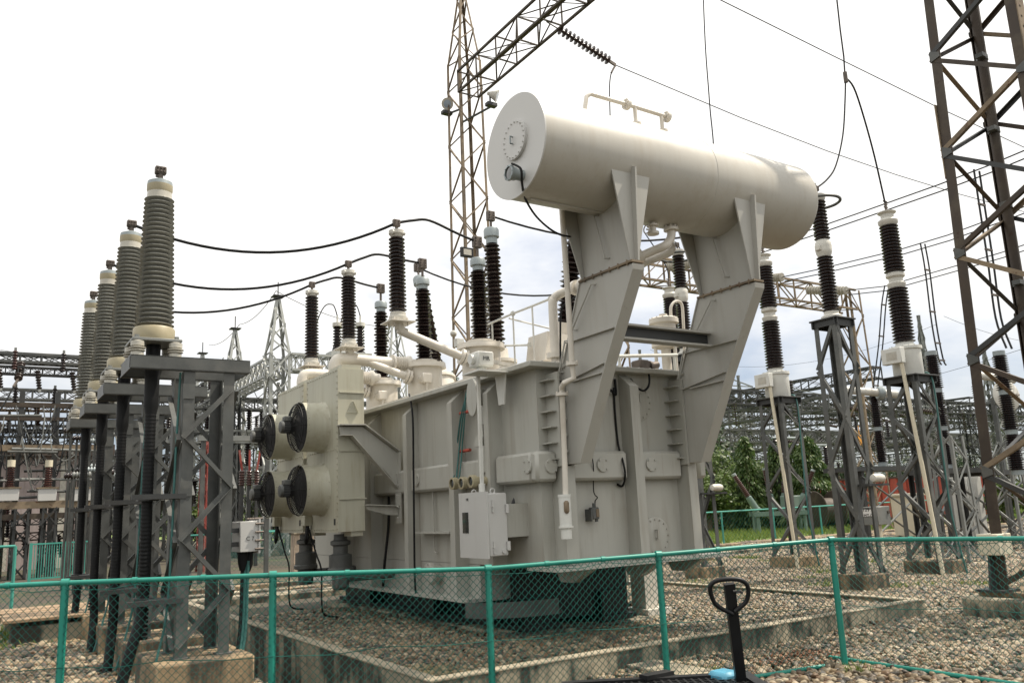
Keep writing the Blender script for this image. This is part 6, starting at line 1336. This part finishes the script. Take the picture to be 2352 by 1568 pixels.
# lower bus structures of that yard
G3 = 'lower girders of the left switchyard'
for i, (x, z, y0_, y1_, m) in enumerate(((9.2, 6.4, 43, 72, 'galvanised'), (11.2, 8.0, 44, 74, 'galvanised_pale'), (16.5, 7.0, 43, 76, 'galvanised_pale'), (7.6, 4.6, 42, 70, 'galvanised_dark'), (19.0, 5.2, 44, 72, 'galvanised'))):
    beam('bus_beam', ['low grey girder nearest the cable stands', 'grey girder just right of the cable stands', 'pale girder behind the left cooler', 'dark lowest girder behind the cable stands', 'grey low girder behind the coolers'][i], 'girder', (x, y0_, z), (x, y1_, z), .7, .6, 16, m, .09, .06, G3)
    for j, y in enumerate((y0_ + 3, (y0_ + y1_) / 2, y1_ - 4)):
        lattice('bus_column', ['near', 'middle', 'far'][j] + ' lattice column of the ' + ['low grey girder nearest the stands', 'grey girder right of the stands', 'pale girder behind the left cooler', 'dark lowest girder', 'grey low girder behind the coolers'][i], 'lattice tower', (x, y), (.7, .7), (x, y), (.7, .7), 0, z - .3, 6, .09, .05, m, 'columns of the left switchyard', detail=False)
    for j in range(4):
        y = y0_ + 2.5 + j * 4.2; p = V((x, y, z + .3)); t = thing('bus_insulator', 'dark ribbed bus insulator upright on the ' + ['low grey girder nearest the cable stands', 'grey girder right of the cable stands', 'pale girder behind the left cooler', 'dark lowest girder behind the stands', 'low girder behind the coolers'][i], 'insulator', p, 'bus insulators on the %s' % ['low grey girder', 'grey girder', 'pale girder', 'dark girder', 'low cooler girder'][i])
        sheds(MB(), p, p + Z3 * 1.3, .17, .15, 9, .58, 14).build('porcelain', 'brown_porcelain', t); MB().cyl(p + Z3 * 1.3, p + Z3 * 1.45, .14, 12).build('cap', 'galvanised', t)
    wire('grey tube conductor along the tops of the bus insulators, ' + ['nearest the stands', 'right of the stands', 'behind the left cooler', 'lowest', 'behind the coolers'][i], [(x, y0_ + 1, z + 1.75), (x, y0_ + 16, z + 1.75)], .05, 'galvanised_pale', 8, 'conductor', 'bus_tube', 'bus tubes of the left yard')
for i, (y, z, x0_, x1_) in enumerate(((44.5, 6.0, 7, 24), (48, 8.2, 8, 27), (52, 6.6, 8, 29), (57, 9.3, 9, 31), (46, 4.2, 7, 26))):
    w_ = ['first', 'second', 'third', 'fourth', 'lowest'][i]
    beam('bus_beam', w_ + ' crosswise girder of the left switchyard, behind the cable stands and coolers', 'girder', (x0_, y, z), (x1_, y, z), .7, .6, int((x1_ - x0_) * .9), 'galvanised' if i % 2 else 'galvanised_pale', .09, .06, 'crosswise girders of the left switchyard')
    for j in range(9):
        p = V((x0_ + .6 + j * 1.15, y, z - .3)); up_ = j % 2; t = thing('bus_insulator', 'dark ribbed insulator on the ' + w_ + ' crosswise girder of the left switchyard', 'insulator', p, 'insulators on the %s crosswise girder' % w_)
        q = p + Z3 * (.6 if up_ else 0); sheds(MB(), q, q + Z3 * (1.25 if up_ else -1.2), .17, .15, 9, .55, 12).build('porcelain', 'brown_porcelain', t); MB().cyl(q + Z3 * (1.25 if up_ else -1.2), q + Z3 * (1.4 if up_ else -1.35), .12, 10).build('cap', 'galvanised_pale', t)
for i in range(16):
    x, y = rnd.uniform(8, 18), rnd.uniform(36, 52); z = rnd.uniform(4, 8); lattice('bus_column', 'slim grey lattice post in the crowded left switchyard', 'lattice tower', (x, y), (.4, .4), (x, y), (.35, .35), 0, z, 8, .07, .045, rnd.choice(('galvanised', 'galvanised_pale', 'galvanised_dark')), 'slim lattice posts of the left switchyard'); 
for i in range(60):
    x, y, z = rnd.uniform(8.5, 18), rnd.uniform(36, 56), rnd.uniform(4.0, 9.5); wire('thin grey jumper conductor strung between girders of the left switchyard', sag((x, y, z), (x + rnd.uniform(-3, 4), y + rnd.uniform(1, 7), z - rnd.uniform(-.4, 2.5)), rnd.uniform(.3, .9), 8), .022, rnd.choice(('galvanised_pale', 'line_wire', 'galvanised')), 4, 'cable', 'jumper_wire', 'jumper conductors of the left switchyard')
for i, px in enumerate((466, 478)):
    p = dep(px, 1300, 30); lattice('painted_stand', ['left', 'right'][i] + ' narrow stand with flaking red and white paint seen through the nearest cable stand', 'stand', (p.x, p.y), (.45, .45), (p.x, p.y), (.3, .3), 0, ony(px, 1010, p.y).z, 8, .07, .05, 'red_rust_paint', 'red flaking stands')
for i, px in enumerate((556, 573, 590)):
    p = dep(px, 1080, 33); t = thing('post_insulator', ['left', 'middle', 'right'][i] + ' small red bushing behind the link box', 'insulator', p, 'red bushings behind the link box'); sheds(MB(), p - Z3 * .6, p, .14, .12, 6, .6, 12).build('porcelain', 'red_porcelain', t); MB().bar(p, p + V(((i - 1) * .12, 0, .8)), .07).build('horn', 'red_rust_paint', t); MB().bar((p.x, p.y, 0), p - Z3 * .6, .12).build('post', 'galvanised_dark', t)
p = ony(455, 1000, 26); q = ony(625, 1012, 26); tag(MB().box(p.x, q.x, 25.9, 26.1, p.z - .16, p.z).build('channel_beam', 'galvanised_pale'), 'perforated pale channel beam between the cable stands and the coolers', 'beam')
tag(MB().box(q.x - .2, q.x - .08, 25.95, 26.05, 0, p.z - .16).build('beam_post', 'galvanised'), 'slim post under the right end of the pale channel beam', 'post'); tag(MB().box(p.x + .1, p.x + .22, 25.95, 26.05, 0, p.z - .16).build('beam_post', 'galvanised'), 'slim post under the left end of the pale channel beam', 'post')
# ================================================================== FAR RIGHT SWITCHYARD
G4 = 'far girders of the right-hand switchyard'
rows = [(38, 8.2, 34, 105, 'galvanised_dark'), (44, 6.3, 44, 112, 'galvanised'), (50, 9.6, 48, 125, 'galvanised_dark'), (56, 7.4, 56, 130, 'galvanised'), (64, 11.0, 62, 150, 'galvanised_dark'), (72, 8.6, 70, 165, 'galvanised'), (82, 12.5, 82, 185, 'galvanised_dark'), (92, 9.5, 92, 200, 'galvanised')]
words = ['nearest', 'second', 'third', 'fourth', 'fifth', 'sixth', 'seventh', 'farthest']
for i, (y, z, x0_, x1_, m) in enumerate(rows):
    n = int((x1_ - x0_) / 1.6); beam('bus_beam', words[i] + ' of the long switchyard girders at right, counted from the viewer', 'girder', (x0_, y, z), (x1_, y, z), 1.0, .9, n, m, .11, .075, G4)
    for j in range(3):
        x = x0_ + 2 + (x1_ - x0_ - 4) * j / 2; lattice('bus_column', ['left', 'middle', 'right'][j] + ' column of the ' + words[i] + ' long girder in the right switchyard', 'lattice tower', (x, y), (1.1, 1.1), (x, y), (.9, .9), 0, z - .45, 8, .11, .07, m, 'columns of the right-hand switchyard', detail=False)
    for j in range(12):
        x = x0_ + (x1_ - x0_) * (.02 + .5 * j / 12) + rnd.uniform(-.5, .5); p = V((x, y - .5, z - .4)); t = thing('hanging_insulator', 'dark insulator string under the ' + words[i] + ' long girder in the right switchyard', 'insulator string', p, 'insulator strings under the %s right-hand girder' % words[i])
        q = p + (V((0, -.05, -1.5)) if j % 3 else V((0, -1.7, -.5))); disc_string(t, p, q, 9, .19, 'insulator_disc')
    for j in range(5):
        zz = z - .6 - .0 * j; x = x0_ + (x1_ - x0_) * rnd.uniform(0, .5); wire('thin conductor strung along the %s girder of the right switchyard' % words[i], sag((x, y - 1.2 + .5 * j, zz - rnd.uniform(0, 2.2)), (x + rnd.uniform(10, 30), y - 1.2 + .5 * j + rnd.uniform(0, 6), zz - rnd.uniform(0, 2.2)), rnd.uniform(.3, 1.2), 10), .03, rnd.choice(('galvanised_pale', 'line_wire', 'galvanised')), 4, 'cable', 'bus_wire', 'conductors of the %s right-hand girder' % words[i])
for i in range(9):
    x = 44 + i * 9.5; z = (7.2, 10.0, 5.6)[i % 3]; beam('bus_beam', 'cross girder number %d from the left running away between the long girders at right' % (i + 1), 'girder', (x, 32 + i * 3, z), (x, 84 + i * 5, z), .9, .8, 26, ('galvanised', 'galvanised_dark', 'galvanised_dark')[i % 3], .11, .075, 'cross girders of the right-hand switchyard')
    for j in range(7):
        p = V((x, 35 + i * 3 + j * 6.5, z + .4)); t = thing('bus_insulator', 'dark upright bus insulator on a cross girder of the far right switchyard', 'insulator', p, 'bus insulators on the cross girders at right'); sheds(MB(), p, p + Z3 * 1.4, .19, .17, 8, .6, 10).build('porcelain', 'brown_porcelain', t)
for i in range(60):
    x, y = rnd.uniform(38, 120), rnd.uniform(34, 80); y = min(y, x * .92); z = rnd.uniform(4, 10); wire('thin conductor in the tangle of the far right switchyard', sag((x, y, z), (x + rnd.uniform(-6, 22), y + rnd.uniform(-4, 8), z + rnd.uniform(-2, 1)), rnd.uniform(.3, 1.3), 8), .03, rnd.choice(('galvanised_pale', 'line_wire', 'galvanised', 'galvanised_dark')), 4, 'cable', 'bus_wire', 'tangled conductors of the far right switchyard')
for i in range(14):
    y = 30 + i * 4.2; x = 36 + i * 6.5 + rnd.uniform(-3, 3); p = V((x, y, 0)); t = thing('disconnector', 'dark double-post disconnector, number %d counting away from the viewer in the right switchyard' % (i + 1), 'disconnector', p, 'disconnectors of the right switchyard')
    MB().box(x - 1.6, x + 1.6, y - .2, y + .2, 3.0, 3.2).build('top_beam', 'galvanised', t)
    for s in (-1.3, 1.3): MB().bar((x + s, y, 0), (x + s, y, 3.0), .2).build('leg', 'galvanised', t); sheds(MB(), (x + s, y, 3.2), (x + s, y, 4.7), .19, .17, 11, .6, 12).build('porcelain', 'brown_porcelain', t)
    MB().tube([(x - 1.5, y, 4.8), (x + 1.5, y, 4.8)], .07, 8).build('blade', 'aluminium', t)
for i, (px, vt, d, w, l) in enumerate(((1692, 842, 95, 5.0, 'wide pale lattice pylon above the bushes at centre right'), (1722, 862, 85, 1.6, 'slim grey pole tower right beside the wide pylon'), (2168, 724, 78, 2.0, 'slender pointed lattice mast right of the nearest current transformer'), (2312, 800, 70, 2.2, 'pointed lattice mast seen through the brown tower'), (1182, 1000, 150, 3, 'small distant lattice mast behind the bushings'), (1494, 803, 90, 1.6, 'small pointed mast tip between the drum supports'))):
    p = dep(px, 1140, d); zt_ = vert(p.x, p.y, vt); t = thing('pylon', l, 'pylon', (p.x, p.y, 0), 'distant pylons'); zm = zt_ * .62; lattice('', '', '', (p.x, p.y), (w, w), (p.x, p.y), (w * .42, w * .42), 0, zm, 9, .18, .11, 'galvanised_pale', root=t, detail=False); lattice('', '', '', (p.x, p.y), (w * .42, w * .42), (p.x, p.y), (.15, .15), zm, zt_, 6, .14, .09, 'galvanised_pale', root=t, detail=False)
    if i == 0:
        for zz in (.6, .74, .87): MB().prism([(p.x - 4.2, p.y, zt_ * zz), (p.x + 4.2, p.y, zt_ * zz), (p.x + .8, p.y, zt_ * zz + .9), (p.x - .8, p.y, zt_ * zz + .9)], (0, .12, 0)) if False else MB().bar((p.x - 4.5, p.y, zt_ * zz), (p.x, p.y, zt_ * zz + 1), .12).bar((p.x + 4.5, p.y, zt_ * zz), (p.x, p.y, zt_ * zz + 1), .12).bar((p.x - 4.5, p.y, zt_ * zz), (p.x + 4.5, p.y, zt_ * zz), .12).build('cross_arm', 'galvanised_pale', t)
# faint shield wires
for a, b, d0, d1, s, l in (((634, 668), (550, 745), 44, 52, .4, 'hair-thin shield wire from the tallest to the middle pointed tower'), ((550, 745), (480, 792), 52, 60, .4, 'hair-thin shield wire from the middle to the smallest pointed tower'), ((634, 668), (905, 750), 44, 52, .5, 'hair-thin shield wire from the tallest pointed tower to the right'), ((0, 803), (200, 815), 60, 60, .2, 'hair-thin wire high over the left building'), ((2168, 726), (2420, 790), 78, 90, .6, 'hair-thin wire right of the slender mast'), ((1692, 842), (2150, 745), 95, 80, 1.2, 'hair-thin wire between the wide pylon and the slender mast'), ((1692, 900), (2352, 800), 95, 60, 1.5, 'lower hair-thin wire rising to the right edge'), ((1494, 803), (1692, 850), 90, 95, .5, 'hair-thin wire from the small mast tip to the wide pylon')):
    wire(l, sag(dep(*a, d0), dep(*b, d1), s, 10), .018, 'line_wire', 4, name='shield_wire', group='faint shield wires')
for i, (px, v, d, m) in enumerate(((1942, 1015, 46, 'sign_red'), (1975, 1010, 46, 'sign_yellow'))):
    p = dep(px, v, d); t = tag(MB().box(p.x - .14, p.x + .14, p.y - .02, p.y, p.z - .28, p.z + .28).bar(p + Z3 * .28, p + Z3 * .8, .03).build('hanging_tag', m), ['small red marker tag hanging in the switchyard', 'small orange marker tag hanging in the switchyard'][i], 'tag', 'hanging marker tags')
# ================================================================== TREES
def crown_faces(mb, c, rx, ry, rz, n, leaf, flat=.0, lumps=8):
    L = []
    for _ in range(lumps):
        u = V((rnd.gauss(0, 1), rnd.gauss(0, 1), rnd.gauss(0, .8))).normalized(); k = rnd.uniform(.35, .85); L.append((V((u.x * rx * k, u.y * ry * k, u.z * rz * k)), rnd.uniform(.28, .5)))
    for _ in range(n):
        o, s = rnd.choice(L); u = V((rnd.gauss(0, 1), rnd.gauss(0, 1), rnd.gauss(0, 1))).normalized() * (rnd.random() ** .45)
        p = c + o + V((u.x * rx * s, u.y * ry * s, u.z * rz * s)); a = V((rnd.gauss(0, 1), rnd.gauss(0, 1), rnd.gauss(0, .6) )).normalized(); b = a.orthogonal().normalized(); b = (b + a.cross(b) * rnd.uniform(-1, 1)).normalized(); l = leaf * rnd.uniform(.6, 1.4)
        mb.add([p, p + a * l * .5 + b * l * .28, p + a * l, p + a * l * .5 - b * l * .28], [(0, 1, 2, 3)])
def tree(label, px, vt, d, w, m='leaf_green', n=2600, leaf=.24, base=0., group='trees and bushes by the lawn', cat='tree', name='broadleaf_tree'):
    p = dep(px, 1150, d); zt_ = vert(p.x, p.y, vt); t = thing(name, label, cat, (p.x, p.y, 0), group); h = zt_ - base; mb = MB()
    crown_faces(mb, V((p.x, p.y, base + h * .52)), w, w, h * .55, int(n * 1.8), leaf, lumps=16); mb.build('crown', m, t, 5)
    mb = MB().tube([(p.x, p.y, 0), (p.x + .08, p.y, h * .3), (p.x, p.y + .05, h * .7)], [.16, .12, .04], 8)
    for k in range(5): a = rnd.uniform(0, 6.28); mb.tube([(p.x, p.y, h * (.2 + .08 * k)), (p.x + w * .55 * math.cos(a), p.y + w * .55 * math.sin(a), h * (.45 + .09 * k))], [.07, .02], 6)
    mb.build('trunk', 'bark', t); return t
def conifer(label, px, vt, d, w, n=3000):
    p = dep(px, 1150, d); zt_ = vert(p.x, p.y, vt); t = thing('conifer', label, 'tree', (p.x, p.y, 0), 'pointed columnar trees by the lawn'); mb = MB()
    for _ in range(n):
        k = rnd.random() ** 1.3; a = rnd.uniform(0, 6.28); r = w * (1 - k) ** .75 * (.45 + .55 * rnd.random() ** .5) * (1 + .18 * math.sin(k * 26 + a * 2)); q = V((p.x + r * math.cos(a), p.y + r * math.sin(a), zt_ * (.04 + .96 * k))); dn = V((math.cos(a) * .6, math.sin(a) * .6, -.8 + rnd.uniform(-.2, .5))).normalized(); s = dn.cross(V((rnd.gauss(0, 1), rnd.gauss(0, 1), .3))).normalized(); l = rnd.uniform(.18, .36)
        mb.add([q, q + dn * l * .5 + s * l * .18, q + dn * l, q + dn * l * .5 - s * l * .18], [(0, 1, 2, 3)])
    mb.build('crown', 'leaf_conifer', t, 5); MB().tube([(p.x, p.y, 0), (p.x, p.y, zt_ * .8)], [.14, .03], 8).build('trunk', 'bark', t)
for a in (('dark dense tree just right of the second drum support', 1640, 985, 50, 1.9, 'leaf_dark', 3000), ('pale green spreading bush at the left end of the lawn', 1625, 1062, 44, 2.0, 'leaf_green', 3000), ('broad yellow-green bush behind the white conduit', 1690, 1040, 47, 2.6, 'leaf_green', 3800), ('rounded bush left of the pointed trees', 1748, 1058, 46, 2.4, 'leaf_green', 3400), ('dark bush filling the gap behind the old breaker', 1800, 1070, 55, 2.6, 'leaf_dark', 3000), ('bush at the left end of the red container', 1862, 1075, 54, 2.2, 'leaf_green', 2600), ('low dark bush before the pointed trees', 1765, 1085, 48, 2.3, 'leaf_dark', 2800), ('dark tree behind the left half of the red container', 1935, 1050, 62, 2.8, 'leaf_dark', 2600), ('dark tree behind the middle of the red container', 2000, 1058, 64, 2.8, 'leaf_dark', 2600), ('small bush beside the red container', 1840, 1085, 48, 1.8, 'leaf_green', 2200), ('dark distant trees behind the nearest stand', 2105, 1045, 70, 2.8, 'leaf_dark', 2200), ('dark distant tree by the tower leg', 2215, 1035, 75, 3.2, 'leaf_dark', 2400), ('bright leafy shrub right of the tower leg', 2300, 1098, 40, 1.4, 'leaf_green', 1600), ('yellow-green tree behind the link box', 580, 1075, 60, 2.8, 'leaf_green', 3000), ('low bush behind the far lattice columns at left', 430, 1120, 58, 2.6, 'leaf_dark', 2600), ('wide low bush seen between the cable stands', 480, 1130, 55, 2.6, 'leaf_green', 2600), ('bush just behind the weathered timber column', 690, 1110, 56, 2.6, 'leaf_dark', 2600), ('taller green tree seen over the link box', 640, 1040, 66, 2.6, 'leaf_green', 2400), ('dark green tree behind the red flaking stands', 520, 1090, 62, 2.6, 'leaf_dark', 2000), ('small tree top showing behind the turrets', 1050, 860, 62, 1.6, 'leaf_dark', 1200)): tree(*a)
conifer('leftmost slim pointed tree behind the bushes', 1722, 1000, 44, 1.2, 4200); conifer('slim pointed tree between two lattice legs', 1795, 1003, 44, 1.1, 4000); conifer('tallest and broadest pointed tree left of the red container', 1868, 1000, 43, 1.7, 6500); conifer('pointed tree in the middle behind the nearer stand', 1833, 1015, 45, 1.2, 4000)
mb = MB()
for k in range(90):
    x = 30 + k * 2.0; y = 118 + rnd.uniform(-6, 6); crown_faces(mb, V((x, y, 2.2)), 2.4, 2, 2.2 + rnd.uniform(-.4, 1.2), 120, .7, lumps=5)
tag(mb.build('distant_treeline', 'leaf_dark', None, 5), 'low dark belt of trees on the horizon behind the switchyard', 'trees', kind='stuff')
mb = MB()
for k in range(30):
    x = -12 + k * 2.2; y = 92 + rnd.uniform(-4, 4); crown_faces(mb, V((x, y, 2.5)), 2.4, 2, 2.6 + rnd.uniform(-.4, 1.5), 120, .7, lumps=5)
tag(mb.build('left_treeline', 'leaf_dark', None, 5), 'green belt of trees behind the left switchyard', 'trees', kind='stuff')
mb = MB()
for _ in range(520):
    a, r = rnd.uniform(0, 6.28), .42 * math.sqrt(rnd.random()); q = V((foot[5].x - .1 + r * 1.3 * math.cos(a), foot[5].y + .42 + r * math.sin(a), .035 + .07 * (1 - r / .42) * rnd.random() + .03 * rnd.random())); u = V((rnd.gauss(0, 1), rnd.gauss(0, 1), rnd.gauss(0, .35))).normalized(); w_ = u.cross(V((rnd.gauss(0, .4), rnd.gauss(0, .4), 1))).normalized(); l = rnd.uniform(.03, .075); mb.add([q, q + u * l * .5 + w_ * l * .25, q + u * l, q + u * l * .5 - w_ * l * .25], [(0, 1, 2, 3)])
tag(mb.build('leaf_litter', 'leaf_litter', None, 5), 'reddish brown dead leaves on the pebbles by the fence corner post', 'leaves', kind='stuff')
# ================================================================== SUN AND SKY
SUN = V((.50, -.18, .86)).normalized()
sl = bpy.data.lights.new('sun', 'SUN'); sl.energy = 4.9; sl.angle = math.radians(.5); sl.color = (1, .91, .78)
so = bpy.data.objects.new('sun', sl); COL.objects.link(so); so.rotation_euler = SUN.to_track_quat('Z', 'Y').to_euler(); so.location = (0, 0, 60)
w = bpy.data.worlds.new('World'); scene.world = w; w.use_nodes = True; nt = w.node_tree; bg = nt.nodes['Background']
sky = nt.nodes.new('ShaderNodeTexSky'); sky.sky_type = 'NISHITA'; sky.sun_disc = False; sky.sun_elevation = math.asin(SUN.z); sky.sun_rotation = math.atan2(SUN.x, SUN.y); sky.dust_density = 2.0
tc = nt.nodes.new('ShaderNodeTexCoord'); cl_ = _noise(nt, tc.outputs['Generated'], 2.2, 6, (1, 1, 2.4), .55)
sep = nt.nodes.new('ShaderNodeSeparateXYZ'); nt.links.new(tc.outputs['Generated'], sep.inputs[0])
cov = _n(nt, 'ShaderNodeMath', operation='MULTIPLY_ADD'); cov.inputs[1].default_value = .9; nt.links.new(sep.outputs[2], cov.inputs[0]); nt.links.new(cl_, cov.inputs[2])
CLOUD = (9.6, 9.5, 9.25)
def _tint(c):
    m = _n(nt, 'ShaderNodeMix', data_type='RGBA'); m.blend_type = 'MULTIPLY'; m.inputs[0].default_value = 1; nt.links.new(c, m.inputs[6]); m.inputs[7].default_value = (.56, .74, .98, 1); return m.outputs[2]
out = _mix(nt, _ramp(nt, cov.outputs[0], .42, .70, .15, 1), _tint(sky.outputs[0]), CLOUD)
zg = _ramp(nt, sep.outputs[2], 0., .9, .92, 1.5)
zm = _n(nt, 'ShaderNodeMix', data_type='RGBA'); zm.blend_type = 'MULTIPLY'; zm.inputs[0].default_value = 1; nt.links.new(out, zm.inputs[6]); nt.links.new(zg, zm.inputs[7]); out = zm.outputs[2]
nt.links.new(out, bg.inputs['Color']); bg.inputs['Strength'].default_value = .1
scene.view_settings.view_transform = 'Standard'; scene.view_settings.look = 'None'; scene.view_settings.exposure = .2; scene.view_settings.gamma = 1
scene.cycles.max_bounces = 6; scene.cycles.use_denoising = True
